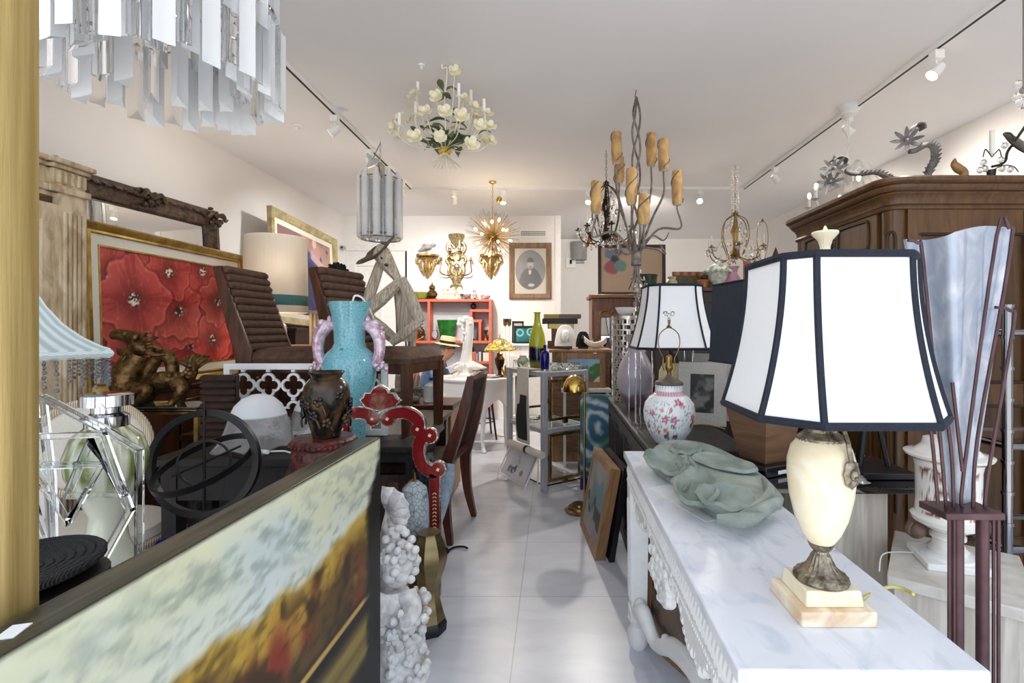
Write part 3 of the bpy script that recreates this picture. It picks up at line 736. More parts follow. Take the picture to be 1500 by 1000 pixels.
# black rope seat stool
T = thing('rope_stool', 'black stool with woven rope seat at lower left behind the landscape painting', 'stool', (-1.01, .93, 0), .3)
m = MB()
for k in range(7): m.tube([(x, y, .833 + .012 * (1 - k / 7)) for x, y in [((.098 - k * .0125) * cos(a) * (1.15), (.13 - k * .017) * sin(a)) for a in [2 * pi * i / 32 for i in range(32)]]], .0095, 8, True)
m.build('seat', blk_rope, T)
m = MB().lathe([(.10, .795), (.118, .803), (.118, .818), (.1, .824)], 28, el=(1.12, 1)); m.build('seat_frame', black_iron, T)
for a in range(4):
    t = a * pi / 2 + .6; MB().tube([(.095 * cos(t), .09 * sin(t), .80), (.125 * cos(t), .12 * sin(t), 0)], .011, 8).build('leg', black_iron, T)

# low black table carrying the acrylic sculpture, lamps and glass
T = thing('side_table', 'low black table beneath the bent acrylic sculpture', 'table', (-1.27, 1.29, 0))
MB().box((0, 0, .6), (.9, .38, .04)).build('tabletop', lacquer, T, bev=.004)
for x in (-.4, .4):
    for y in (-.16, .16): MB().box((x, y, .29), (.035, .035, .58)).build('leg', black_iron, T)
# bent acrylic sculpture
o = V((-1.16, 1.24, .62))
T = thing('acrylic_sculpture', 'clear acrylic sculpture of bent angular rods on the low black table', 'sculpture', o)
def A(px, py, dd=0): return PL(px, py, 1.24 + dd, o)
MB().box((0, 0, .012), (.26, .2, .024)).build('base', lucite, T, bev=.003)
rods = [[(226, 812, .03), (204, 815, .0), (204, 660, 0), (152, 628, 0), (64, 582, .05), (38, 586, .06)],
        [(38, 640, -.04), (150, 636, -.02), (190, 748, -.02), (140, 838, -.02)],
        [(48, 682, 0), (100, 765, -.03), (150, 680, .0), (48, 682, .0)],
        [(100, 722, .03), (132, 646, .0), (180, 724, -.02), (98, 726, .02)],
        [(38, 760, -.03), (40, 712, -.02), (80, 828, -.03), (75, 700, .04), (62, 590, .05)]]
for r in rods:
    pts = [A(*p) for p in r]; pts = [V((p.x, p.y, max(p.z, .03))) for p in pts]
    MB().tube(pts, .0115, 4).build('rod', lucite, T, bev=.001)
m = MB().tube([A(30, 600, -.02), A(36, 640, -.03), A(38, 700, -.02)], .012, 4); m.build('rod', lucite, T)
# striped glass lamp body with chrome cap
o = V((-1.27, 1.40, .62))
T = thing('striped_glass_lamp', 'green and white striped glass lamp body with chrome cap by the acrylic sculpture', 'lamp', o)
def stripe(x, y, z):
    t = np.arctan2(y, x); s = np.sin(t * 11 + np.sin(z * 16) * 3) * .5 + .5; n = len(x)
    return mixc(full('DADBC6', n), full('76803A', n), sst(.45, .6, s) * sst(.2, .24, z))
MB().lathe([(.05, 0), (.07, .02), (.05, .07), (.04, .15), (.06, .2), (.09, .27), (.095, .32), (.08, .37), (.05, .4)], 48).build('body', glaze, T, colf=stripe)
MB().lathe([(.05, .395), (.05, .43), (.035, .44), (.035, .455), (.06, .46), (.06, .49), (.05, .495), (.02, .495), (0, .495)], 24).build('cap', chrome, T)
m = MB().lathe([(.0, 0), (.05, .004), (.075, .04), (.085, .075), (.08, .075), (.07, .04), (0, .012)], 24, el=(1.2, .8))
one(m, 'glass_bowl', cobalt, 'small navy glass bowl behind the acrylic sculpture', 'bowl', (-1.02, 1.4, .62))
# lamp with striped bell shade and bead fringe
o = V((-1.475, 1.28, .62))
T = thing('fringed_lamp', 'white lamp with pale blue striped bell shade and smoky bead fringe', 'lamp', o)
MB().lathe([(.06, 0), (.065, .02), (.04, .03), (.03, .06), (.05, .12), (.06, .18), (.045, .26), (.025, .32), (.035, .36), (.045, .4), (.02, .45), (.012, .5), (.012, .6)], 24).build('body', white_gloss, T)
def bell(p):
    def f(t, r, z):
        q = max(abs(cos(t)), abs(sin(t))); k = 1 / q; k = 1 + (k - 1) * p; return (r * k, z)
    return f
sh = [(.236, .6), (.24, .605), (.238, .625), (.225, .63), (.188, .655), (.152, .69), (.122, .735), (.1, .78), (.085, .815), (.086, .825), (.086, .84), (.08, .84), (.082, .81), (.114, .74), (.147, .685), (.18, .65), (.228, .61)]
def strp(x, y, z):
    q = np.where(np.abs(x) > np.abs(y), y / np.abs(x), x / np.abs(y)); return mixc(full('A4B1B2', len(x)), full('CBD4D3', len(x)), np.sin(q * 40) * .8 + .5)
sq = MB().lathe(sh, 512, fn=bell(.62), cap=False)
sd = sq.build('lamp_shade', mat('striped_silk', '808080', attr=True, rough=.8), T, rot=(0, 0, -.61), loc=(.0, -.02, 0), sharp=.9, colf=strp)
tr = MB(); tr.tube([(bell(.62)(t, .238, 0)[0] * cos(t), bell(.62)(t, .238, 0)[0] * sin(t), .612) for t in [2 * pi * i / 64 for i in range(64)]], .009, 6, True)
tr.tube([(bell(.62)(t, .087, 0)[0] * cos(t), bell(.62)(t, .087, 0)[0] * sin(t), .835) for t in [2 * pi * i / 48 for i in range(48)]], .007, 6, True)
tr.build('braid', mat('braid_trim', 'B4C0C0', 'CBD4D3', sc=120, kind='wave', rough=.8), sd)
bm_ = MB(); z = -.008
for s in (.0035, .0035, .005, .0035, .0035, .0055): bm_.ball((0, 0, z), s, 6); z -= .0125
bme = bm_.mesh('bead_strand', bead)
for i in range(72):
    t = 2 * pi * i / 72; r = bell(.62)(t, .236, 0)[0]; inst('bead_strand', bme, sd, (r * cos(t), r * sin(t), .602), (0, 0, 0), (1, 1, .8 + .3 * (i % 3) / 2))
# oval back chair
T = thing('oval_chair', 'cream oval back chair edged with striped braid behind the acrylic sculpture', 'chair', (-1.935, 2.0, 0), .62)
m = MB().lathe([(.0, .40), (.27, .4), (.3, .42), (.31, .45), (.29, .48), (.2, .505), (0, .515)], 36, el=(1, .95)); m.build('seat', cloth_w, T)
MB().tube(circ((0, 0, .43), .305, 48), .014, 8, True).build('braid', rope, T)
MB().lathe([(.28, .35), (.305, .355), (.305, .41), (.28, .41)], 36, el=(1, .95)).build('seat_rail', white_paint, T)
for x, y in ((-.22, -.18), (.22, -.18), (-.2, .2), (.2, .2)):
    MB().lathe([(.012, 0), (.014, .02), (.011, .03), (.022, .28), (.028, .31), (.028, .38)], 12, (x, y, 0)).build('leg', white_paint, T)
MB().ball((0, 0, 0), (.205, .028, .2), 28).build('backrest', cloth_w, T, (0, .3, .755), (-.16, 0, 0))
MB().oval([(0, -.03), (0, .02), (.012, .03), (.03, .02), (.03, -.03)], .225, .222, 56).build('back_frame', rope, T, (0, .3, .755), (-.16, 0, 0))
for s in (-1, 1): MB().tube([(s * .14, .25, .42), (s * .15, .275, .56), (s * .16, .285, .62)], .016, 8).build('back_support', white_paint, T)
# black armillary
o = V((-1.135, 1.6, 0))
T = thing('armillary_sphere', 'black metal armillary sphere with crossed rings and an arrow rod', 'armillary', (o.x, o.y, .57))
c = V((0, 0, .29))
def ring(r, w, th, rot):
    m = MB(); n = 64
    pr = [(r - th, -w / 2), (r, -w / 2), (r, w / 2), (r - th, w / 2)]
    vs = []
    for i in range(n):
        a = 2 * pi * i / n; vs += [rot @ V((q * cos(a), q * sin(a), h)) + c for q, h in pr]
    return m.add(vs, [(i * 4 + k, ((i + 1) % n) * 4 + k, ((i + 1) % n) * 4 + (k + 1) % 4, i * 4 + (k + 1) % 4) for i in range(n) for k in range(4)])
ring(.172, .022, .02, eu(pi / 2 - .1, 0, .1)).build('meridian_ring', black_iron, T)
ring(.150, .02, .006, eu(.38, -.2, .0)).build('horizon_ring', black_iron, T)
ring(.075, .012, .006, eu(pi / 2, .2, .5)).build('inner_ring', black_iron, T)
MB().tube([c + V((-.12, .02, -.05)), c + V((.13, -.02, .06))], .004, 6).tube([c + V((0, 0, -.17)), c + V((0, 0, .205))], [.005, .003], 6).build('rod', black_iron, T)
MB().lathe([(.07, 0), (.07, .012), (.03, .025), (.014, .05), (.018, .08), (.01, .118)], 20).build('stand', black_iron, T)
T = thing('pedestal_table', 'small round black pedestal table under the armillary sphere', 'table', (o.x, o.y, 0))
MB().lathe([(.0, .55), (.13, .55), (.135, .56), (.13, .57), (0, .57)], 24).build('tabletop', walnut_d, T)
MB().lathe([(.12, 0), (.12, .02), (.03, .05), (.025, .3), (.04, .36), (.02, .52), (.05, .55)], 18).build('column', walnut_d, T)

# carved redwood stand with dark glazed pot
T = thing('carved_stand', 'carved dark red wooden drum stand under the dark relief pot', 'stand', (-.825, 1.77, 0))
MB().lathe([(.0, .875), (.105, .875), (.11, .885), (.11, .9), (.1, .908), (0, .908)], 32).build('top', redwood, T)
MB().lathe([(.1, 0), (.12, .03), (.11, .08), (.15, .35), (.15, .62), (.125, .78), (.105, .83), (.11, .85), (.1, .876)], 40, fn=lambda t, r, z: (r + .005 * sin(9 * t) * sin(z * 22), z)).build('body', redwood, T)
m = MB()
for i in range(40): t = 2 * pi * i / 40; m.ball((.111 * cos(t), .111 * sin(t), .888), .006, 6)
m.build('beading', redwood, T)
T = thing('relief_pot', 'dark brown glazed pot with raised flower relief on the carved stand', 'pot', (-.815, 1.77, .908))
pp = [(.042, 0), (.048, .004), (.05, .02), (.062, .06), (.075, .11), (.08, .15), (.074, .185), (.058, .205), (.05, .212), (.052, .222), (.062, .232), (.06, .236), (.048, .226), (.044, .21), (.0, .2)]
MB().lathe(pp, 40).build('body', potdark, T)
random.seed(21); m = MB()
for i in range(17):
    t = i * 2.4; z = .06 + .12 * random.random(); r = .072 + .008 * sin((z - .03) * 20)
    for k in range(5):
        a = k * 1.256 + i; m.ball((r * cos(t + .12 * cos(a)), r * sin(t + .12 * cos(a)), z + .011 * sin(a)), (.0085, .0085, .009), 8)
    m.tube([(r * cos(t), r * sin(t), z), (r * 1.03 * cos(t + .2), r * 1.03 * sin(t + .2), z - .02), (r * cos(t + .3), r * sin(t + .3), z - .045)], .004, 6, sub=3)
m.build('relief', potdark, T)

# dark table A with the two melted glass shades
def plain_table(name, label, x0, x1, y0, y1, h, mt, leg=.05, apron=.08, mt2=None, drop=None):
    T = thing(name, label, 'table', ((x0 + x1) / 2, (y0 + y1) / 2, 0)); a, b = (x1 - x0) / 2, (y1 - y0) / 2
    MB().bx(-a, a, -b, b, h - .035, h).build('tabletop', mt, T, bev=.006)
    MB().bx(-a + .03, a - .03, -b + .03, b - .03, h - .035 - apron, h - .034).build('apron', mt2 or mt, T)
    for sx in (-1, 1):
        for sy in (-1, 1):
            MB().box((sx * (a - .03 - leg / 2), sy * (b - .03 - leg / 2), (h - .035) / 2), (leg, leg, h - .036), taper=1.25).build('leg', mt, T)
    return T
plain_table('dark_table', 'dark carved table under the two clear melted glass shades', -1.60, -.99, 1.95, 2.40, .78, ebony, apron=.14)
def melted(label, loc, r, h, rot, seed):
    T = thing('glass_dome', label, 'lampshade', loc, rot); random.seed(seed)
    def f(t, q, z):
        k = max(0, 1 - z / (h * .4)); return (q * (1 + k * (.09 * cos(5 * t) + .05 * cos(8 * t + 1))), z + k * .012 * (1 + cos(5 * t + 2)))
    pr = [(r * 1.02, 0), (r * .93, h * .1), (r * .86, h * .25), (r * .8, h * .45), (r * .72, h * .62)]
    MB().lathe(pr + [(a - .006, b + .003) for a, b in pr[::-1]], 48, fn=f, cap=False).build('skirt', mat('rippled_glass', 'FFFFFF', rough=.03, trans=.88, bump=.7, bsc=16, ior=1.35), T)
    pr = [(r * .725, h * .62), (r * .6, h * .8), (r * .4, h * .93), (r * .18, h * .99), (0, h)]
    MB().lathe(pr + [(max(0, a - .006), b - .006) for a, b in pr[::-1]], 40, cap=False).build('frosted_dome', frost, T)
    return T
melted('clear glass dome shade with frosted top and wavy skirt, nearest of the pair', (-1.27, 2.12, .78), .15, .235, 0, 1)
T = melted('clear glass dome shade half hidden behind the dark relief pot', (-1.15, 2.375, .78), .125, .21, (0, 0, 1), 2)
m = MB().tube([(0, 0, .012), (.04, .03, .006), (.09, .0, .006), (.12, .05, .006)], .004, 6, sub=4).tube([(-.05, 0, .014), (.0, -.02, .014)], .009, 8)
one(m, 'lamp_cord', white_plastic, 'short white lamp cord with socket beside the near glass dome', 'cord', (-1.16, 2.02, .78))

# table with carved legs under the turquoise vase and the lattice panel
T = plain_table('carved_table', 'dark table with carved apron behind the red mirror frame', -1.80, -.63, 2.44, 2.73, .71, ebony, .055, .05)
for sx in (-1, 1):
    m = MB().tube([(sx * .56, -.11, .66), (sx * .585, -.125, .56), (sx * .57, -.115, .42), (sx * .565, -.11, .2), (sx * .59, -.13, .03), (sx * .6, -.14, .0)], [.05, .06, .032, .026, .03, .02], 10, sub=5)
    random.seed(5)
    for i in range(26): m.ball((sx * (.565 + random.uniform(-.045, .045)), -.135 + random.uniform(-.03, .0), random.uniform(.48, .66)), random.uniform(.008, .016), 6)
    m.build('carved_leg', mat('carved_black', '0D0C0C', '3A3C42', sc=40, rough=.25, bump=.5), T)
# lattice panel
T = thing('lattice_screen', 'white quatrefoil lattice panel in a square frame behind the glass shades', 'panel', (-1.355, 2.70, .71), .0)
w, h = .895, .395
MB().rect(w, h, [(0, -.012), (0, .014), (.034, .014), (.034, -.012)]).build('frame', white_gloss, T, bev=.003)
m = MB(); nq = 6; s = (w - .068) / nq
for i in range(nq):
    cx_ = -w / 2 + .034 + s * (i + .5)
    for rr_, th in ((s * .40, .0115),):
        for cz in (h - .034 - s * .62, h - .034 - s * 1.72, ):
            pts = []
            for k in range(4):
                a0 = k * pi / 2; ctr = V((cos(a0), 0, sin(a0))) * s * .22
                for j in range(9):
                    a = a0 - 1.5 + 3.0 * j / 8; pts.append(V((cx_, 0, cz)) + ctr + V((cos(a), 0, sin(a))) * s * .225)
                q = a0 + pi / 4; pts.append(V((cx_, 0, cz)) + V((cos(q), 0, sin(q))) * s * .27)
            m.tube(pts, th * .8, 4, True)
    m.box((cx_, 0, h - .034 - s * .03), (.02, .018, s * .12)); m.box((cx_, 0, h - .034 - s * 1.17), (.022, .018, s * .1)); m.box((cx_, 0, .05), (.02, .018, s * .5))
    if i: 
        for cz in (h - .034 - s * .62, h - .034 - s * 1.72): m.box((cx_ - s / 2, 0, cz), (s * .08, .018, .022))
m.build('lattice', white_gloss, T)
# turquoise vase with dragon handles
o = V((-1.065, 2.575, .71))
T = thing('turquoise_vase', 'tall turquoise crackle vase with two pink lustre dragon handles', 'vase', o)
pr = [(.075, 0), (.08, .01), (.085, .06), (.11, .2), (.132, .33), (.135, .40), (.118, .455), (.085, .485), (.076, .51), (.078, .58), (.09, .66), (.104, .715), (.106, .725), (.1, .725), (.086, .66), (.07, .56), (0, .5)]
MB().lathe(pr, 48).build('body', turq, T)
for s in (-1, 1):
    pts = [(s * .075, 0, .60), (s * .11, -.005, .60), (s * .15, -.01, .555), (s * .16, -.01, .5), (s * .155, -.01, .44), (s * .135, -.01, .405), (s * .15, -.015, .385)]
    m = MB().tube(pts, [.026, .034, .034, .03, .028, .026, .018], 10, sub=5)
    m.ball((s * .115, -.01, .605), (.036, .03, .026), 12); m.ball((s * .14, -.012, .615), (.024, .02, .02), 10); m.ball((s * .1, -.012, .63), (.014, .012, .024), 8)
    for i in range(9):
        p = V((s * .165, -.012, .59 - i * .026)); m.ball(p + V((s * .012 * (1 if i % 2 else .6), 0, 0)), (.012, .012, .011), 8)
    for k in range(4): m.ball((s * (.135 + .02 * k), -.015, .39 - .012 * (k % 2)), (.013, .013, .016), 8)
    m.build('handle', pink_l, T)
# beaded necklace draped in the vase mouth
m = MB()
pts = cat([PL(516, 450, 2.50, o), PL(519, 434, 2.5, o), PL(530, 436, 2.52, o), PL(541, 452, 2.6, o), PL(548, 470, 2.66, o), PL(556, 490, 2.66, o), PL(558, 505, 2.66, o), PL(552, 480, 2.68, o)], 7)
for i, p in enumerate(pts): m.ball(p, .0055, 6)
one(m, 'bead_necklace', white_gloss, 'string of beads hung over the rim of the turquoise vase', 'necklace', o)

# bronze dragon on a brass and glass console
T = thing('glass_console', 'narrow brass console with glass shelf under the bronze dragon', 'table', (-2.115, 2.61, 0))
MB().box((0, 0, .89), (.60, .22, .012)).build('glass_top', mat('smoked_glass', '9AA39A', rough=.03, trans=.8), T)
m = MB().rect(.60, .03, [(0, -.11), (0, .11), (.012, .11), (.012, -.11)], .86); m.build('rail', brass_old, T)
for x in (-.29, .29):
    for y in (-.09, .09): MB().box((x, y, .432), (.02, .02, .864)).build('leg', brass_old, T)
o = V((-2.07, 2.61, .897))
T = thing('bronze_dragon', 'bronze dragon statue with open jaws in front of the poppy painting', 'statue', o)
def Dg(px, py, dy=0): 
    p = PL(px, py, 2.61 + dy, o); return V((p.x, p.y, p.z))
m = MB()
body = [(205, 520, 0), (197, 533, -.01), (186, 548, -.02), (184, 563, -.02), (196, 574, 0), (215, 569, .01), (235, 558, 0), (255, 556, 0), (272, 556, .01), (282, 548, .02), (285, 540, .02)]
m.tube([Dg(*p) for p in body], [.045, .052, .062, .07, .07, .06, .05, .045, .035, .022, .018], 14, sub=6)
m.tube([Dg(*p) for p in [(214, 562, .02), (220, 540, .02), (232, 523, .02), (245, 520, .02), (252, 535, .02), (253, 552, .02)]], [.03, .032, .03, .032, .032, .03], 10, sub=5)
m.ball(Dg(207, 508), (.075, .05, .04), 16, eu(0, .35, 0)); m.tube([Dg(205, 500), Dg(185, 492), Dg(170, 490), Dg(166, 496)], [.045, .035, .028, .014], 10, sub=5)
m.tube([Dg(205, 518), Dg(190, 514), Dg(178, 517), Dg(174, 510)], [.03, .024, .018, .01], 10, sub=5)
for p in ((212, 497, -.04), (198, 494, -.045), (183, 489, -.03)): m.ball(Dg(*p), .014, 8)
for pts in ([(212, 500), (224, 496), (234, 493)], [(214, 508), (226, 507), (238, 512)], [(208, 495), (214, 486), (222, 488)], [(216, 516), (230, 520), (242, 518)]):
    for s in (-.03, .03): m.tube([Dg(x, y, s) for x, y in pts], [.013, .01, .004], 8, sub=4)
m.build('body', bronze, T)
m = MB()
for i in range(17):
    w = i / 16; p = cat([Dg(*q) for q in body[:6]], 8)[int(w * 38)]; m.tube(circ(p + V((-.012, -.012, 0)), .058, 12, 'y', 2.2, 4.6), .006, 6)
for i in range(22):
    p = cat([Dg(*q) for q in body[4:]], 8)[min(48, int(i * 2.2))]; m.ball(p + V((0, -.03, .025 * (1 if i % 2 else -.4))), .017, 8)
m.build('scales', bronze, T)
for pts in ([(196, 568, -.06), (214, 572, -.09), (206, 584, -.1), (200, 592, -.1)], [(205, 570, .06), (222, 574, .07), (216, 588, .08), (210, 593, .08)], [(258, 558, -.05), (266, 572, -.07), (256, 584, -.07), (250, 593, -.08)], [(262, 558, .05), (268, 572, .06), (266, 584, .06), (260, 593, .06)]):
    q = MB().tube([Dg(*p) for p in pts], [.04, .03, .02, .018], 10, sub=4); e = Dg(*pts[-1])
    for k in (-1, 0, 1): q.tube([e, e + V((-.03, k * .022 - .01, .004)), e + V((-.045, k * .03 - .012, -.0))], [.012, .009, .003], 6)
    q.build('leg', bronze, T)
m = MB()
for k in range(11):
    a = -1.0 + k * .2; m.tube([Dg(284, 541), Dg(284, 541) + V((.06 * sin(a), .012 * (k % 3 - 1), .05 * cos(a) + .01)), Dg(286, 538) + V((.095 * sin(a + .15), .015 * (k % 3 - 1), .07 * cos(a)))], [.012, .013, .004], 6, sub=3)
m.build('tail_tuft', bronze, T)
# ------------------------------------------------------------------ left side: along the wall
# bleached carved cabinet
T = thing('carved_cabinet', 'tall bleached carved cabinet with wire mesh door at the left wall', 'cabinet', (-2.72, 2.03, 0), pi / 2)
# local: x along the wall (+x = deeper), front -y at y=-.26
w, d = 1.1, .25
m = MB(); 
m.bx(-w / 2, w / 2, d - .02, d, 0, 2.0); m.bx(-w / 2, -w / 2 + .03, -d, d, 0, 2.0); m.bx(w / 2 - .03, w / 2, -d, d, 0, 2.0)
m.bx(-w / 2, w / 2, -d + .002, d, 0, .12); m.bx(-w / 2, w / 2, -d, d, 1.95, 2.0)
m.build('carcass', bleached, T)
m = MB()
for z, h, o_ in ((1.97, .035, .02), (2.005, .085, .0), (2.09, .02, .02), (2.11, .025, .04)):
    m.bx(-w / 2 - o_, w / 2 + o_ * .4, -d - o_, d, z, z + h)
    m.bx(w / 2 - .17 - o_, w / 2 + o_ * .5, -d - .02 - o_, -d + .05, z, z + h)
m.build('cornice', bleached, T, bev=.006)
m = MB()
for i in range(13): 
    x = -w / 2 + .05 + i * .068; m.tube([(x, -d - .002, 2.02), (x, -d - .004, 2.075)], .012, 8); m.tube(circ((x + .034, -d, 2.06), .02, 10, 'y', 0, pi), .005, 6)
for i in range(5): m.tube([(w / 2 - .145 + i * .033, -d - .022, 2.02), (w / 2 - .145 + i * .033, -d - .024, 2.08)], .009, 8)
m.build('frieze_carving', bleached, T)
m = MB(); m.bx(w / 2 - .135, w / 2, -d - .022, -d + .02, 0, 1.97)
for i in range(5): m.tube([(w / 2 - .115 + i * .024, -d - .022, .2), (w / 2 - .115 + i * .024, -d - .022, 1.88)], .0095, 8)
m.build('pilaster', bleached, T)
dr = MB(); dr.rect(.90, 1.78, [(0, -.02), (0, .012), (.08, .012), (.09, 0), (.09, -.02)], .13); o = dr.build('door', bleached, T, (-.035, -d - .001, 0))
m = MB(); ww = .74
for i in range(26):
    x = -.035 - ww / 2 + i * ww / 25
    m.tube([(x + .006 * (1 if k % 2 else -1), 0, .24 + k * .025) for k in range(62)], .0011, 3)
mesh_o = m.build('wire_mesh', wire_m, T, (0, -d + .012, 0)); plabel(mesh_o, 'hexagonal wire mesh of the cabinet door')
MB().bx(-w / 2 + .03, w / 2 - .03, -d + .05, d - .02, 1.36, 1.38).build('shelf', bleached, T)
m = MB().lathe([(.05, 0), (.06, .01), (.085, .07), (.09, .11), (.06, .16), (.03, .18), (.028, .22), (.035, .24)], 24)
one(m, 'navy_jar', navy_g, 'navy glazed jar on the shelf inside the mesh door cabinet', 'jar', (-2.66, 2.33, 1.38))
T = thing('small_figurine', 'small dark figurine with pale head inside the mesh door cabinet', 'figurine', (-2.6, 2.14, 1.38))
MB().lathe([(.04, 0), (.045, .01), (.03, .04), (.04, .12), (.045, .2), (.02, .25)], 16).build('body', black_iron, T)
MB().ball((0, 0, .28), (.022, .024, .03), 12).build('head', ivory, T)

# credenza under poppy painting
T = thing('credenza', 'long brown credenza along the left wall under the red poppy painting', 'credenza', (-2.66, 3.36, 0), pi / 2)
MB().bx(-.69, .69, -.27, .3, .02, .9).build('body', walnut, T, bev=.004)
MB().bx(-.7, .7, -.28, .3, .9, .93).build('top', walnut_d, T, bev=.004)
for i in range(3): 
    dd = MB().bx(-.66 + i * .45, -.24 + i * .45, -.285, -.27, .1, .84).build('door', walnut, T, bev=.004)
    MB().ball((-.27 + i * .45, -.295, .5), .012, 8).build('knob', brass_old, dd)
# red poppies
FLW = [(2.62, 1.62, .2), (3.45, 1.75, .2), (3.0, 1.78, .18), (3.65, 1.2, .2), (2.78, 1.05, .2), (3.3, 1.12, .2), (3.54, 1.167, .2), (3.62, 1.5, .19), (2.79, 1.24, .24), (3.14, 1.28, .18), (3.18, 1.40, .21), (3.097, 1.70, .19), (2.787, 1.47, .26)]
def poppy(x, y, z):
    n = len(x); Y = x; Z = z
    c = mixc(full('7E1A1C', n), full('AE3C38', n), sst(.35, .65, fbm(Y, Z, 6, 4, 3)))
    br = fbm(Y * 8, Z * 3, 8, 4, 8)
    for i, (fy, fz, r) in enumerate(FLW):
        dy, dz = (Y - fy) * 1.0, Z - fz; t = np.arctan2(dz, dy); rr = np.hypot(dy, dz)
        lob = r * 1.12 * (1.0 + .08 * np.cos(4 * t + i) + .07 * np.cos(9 * t + i * 2) + .12 * (fbm(Y, Z, 9, 3, 30 + i) - .5)); q = rr / lob
        fold = .5 + .5 * np.cos(t * 4 + i); vein = fbm(t * 3 + 9, rr * 2, 5, 3, 40 + i)
        col = mixc(full('74161A', n), full('B8443E', n), sst(.1, .8, q)); col = mixc(col, full('DA6A62', n), sst(.86, .99, q) * .8 * (.4 + br))
        col = mixc(col, full('8E1C1E', n), sst(.55, .9, fold * vein * 1.6) * .6); col = mixc(col, full('E08078', n), sst(.62, .75, br) * .35)
        col = mixc(col, full('250B0C', n), sst(.22, .1, q) * .85); st_ = fbm(Y, Z, 70, 2, 50 + i)
        col = mixc(col, full('E9D9C4', n), sst(.55, .62, st_) * sst(.2, .14, q)); c = mixc(c, col, sst(1.0, .965, q)); c = mixc(c, full('5E1012', n), sst(1.0, 1.02, q) * sst(1.12, 1.02, q) * .55)
    return c
w, h = 1.38, .95
T = thing('poppy_painting', 'large painting of red poppies in gold frame with white liner', 'painting', (-2.5, 3.29, .932), (-.03, 0, pi / 2))
MB().rect(w, h, [(0, -.01), (0, .03), (.012, .045), (.03, .035), (.045, .02), (.058, .026), (.064, .01), (.064, -.01)]).build('frame', gold, T)
MB().rect(w - .128, h - .128, [(0, -.008), (0, .012), (.055, .006), (.055, -.008)], .064).build('liner', cloth_w, T)
MB().rect(w - .238, h - .238, [(0, -.008), (0, .009), (.01, .009), (.01, -.008)], .119).build('gilt_slip', gold, T)
cw, ch = w - .256, h - .256
canvas(cw, ch, 170, 110, .128).build('canvas', paintm, T, colf=lambda x, y, z: poppy((x + cw / 2) / cw * 1.27 + 2.53, y, (z - .128) / ch * .83 + .98))
# carved brown mirror
w, h = 1.38, 1.27
T = thing('carved_mirror', 'brown carved gesso mirror leaning behind the red poppy painting', 'mirror', (-2.72, 3.36, .955), (-.04, -.03, pi / 2))
car = mat('carved_brown', '21150D', '5C4430', sc=25, rough=.4, bump=.8, bsc=45)
MB().rect(w, h, [(0, -.02), (0, .03), (.02, .05), (.05, .055), (.07, .035), (.09, .03), (.12, .022), (.135, .005), (.135, -.02)]).build('frame', car, T)
MB().rect(w - .25, h - .25, [(0, -.01), (0, .0), (.02, .006), (.02, -.01)], .125).build('inner_slip', walnut_d, T)
MB().bx(-w / 2 + .13, w / 2 - .13, -.002, .004, .13, h - .13).build('glass', mirror, T)
random.seed(8)
for cx_, cz, k in ((-w / 2 + .06, h - .06, 26), (w / 2 - .06, h - .06, 26), (.0, h - .05, 22), (-w / 2 + .06, .06, 14), (w / 2 - .06, .06, 14)):
    m = MB()
    for i in range(k):
        a = random.uniform(0, 2 * pi); r = random.uniform(.0, .085 if cx_ else .14); m.ball((cx_ + r * cos(a), -.04 - .02 * random.random(), cz + (r if cx_ else r * .4) * sin(a)), (random.uniform(.012, .024), .02, random.uniform(.01, .02)), 7)
    for s in (-1, 1):
        m.tube([(cx_, -.06, cz), (cx_ + s * .06, -.075, cz + .03), (cx_ + s * .1, -.065, cz - .01), (cx_ + s * .16, -.05, cz + .012)], [.014, .018, .014, .005], 6, sub=4)
    m.build('carving', car, T)
m = MB()
for i in range(30): m.ball((-w / 2 + .15 + i * (w - .3) / 29, -.052, h - .05 + .008 * (i % 2)), (.02, .012, .009), 6)
m.build('bead_moulding', car, T)

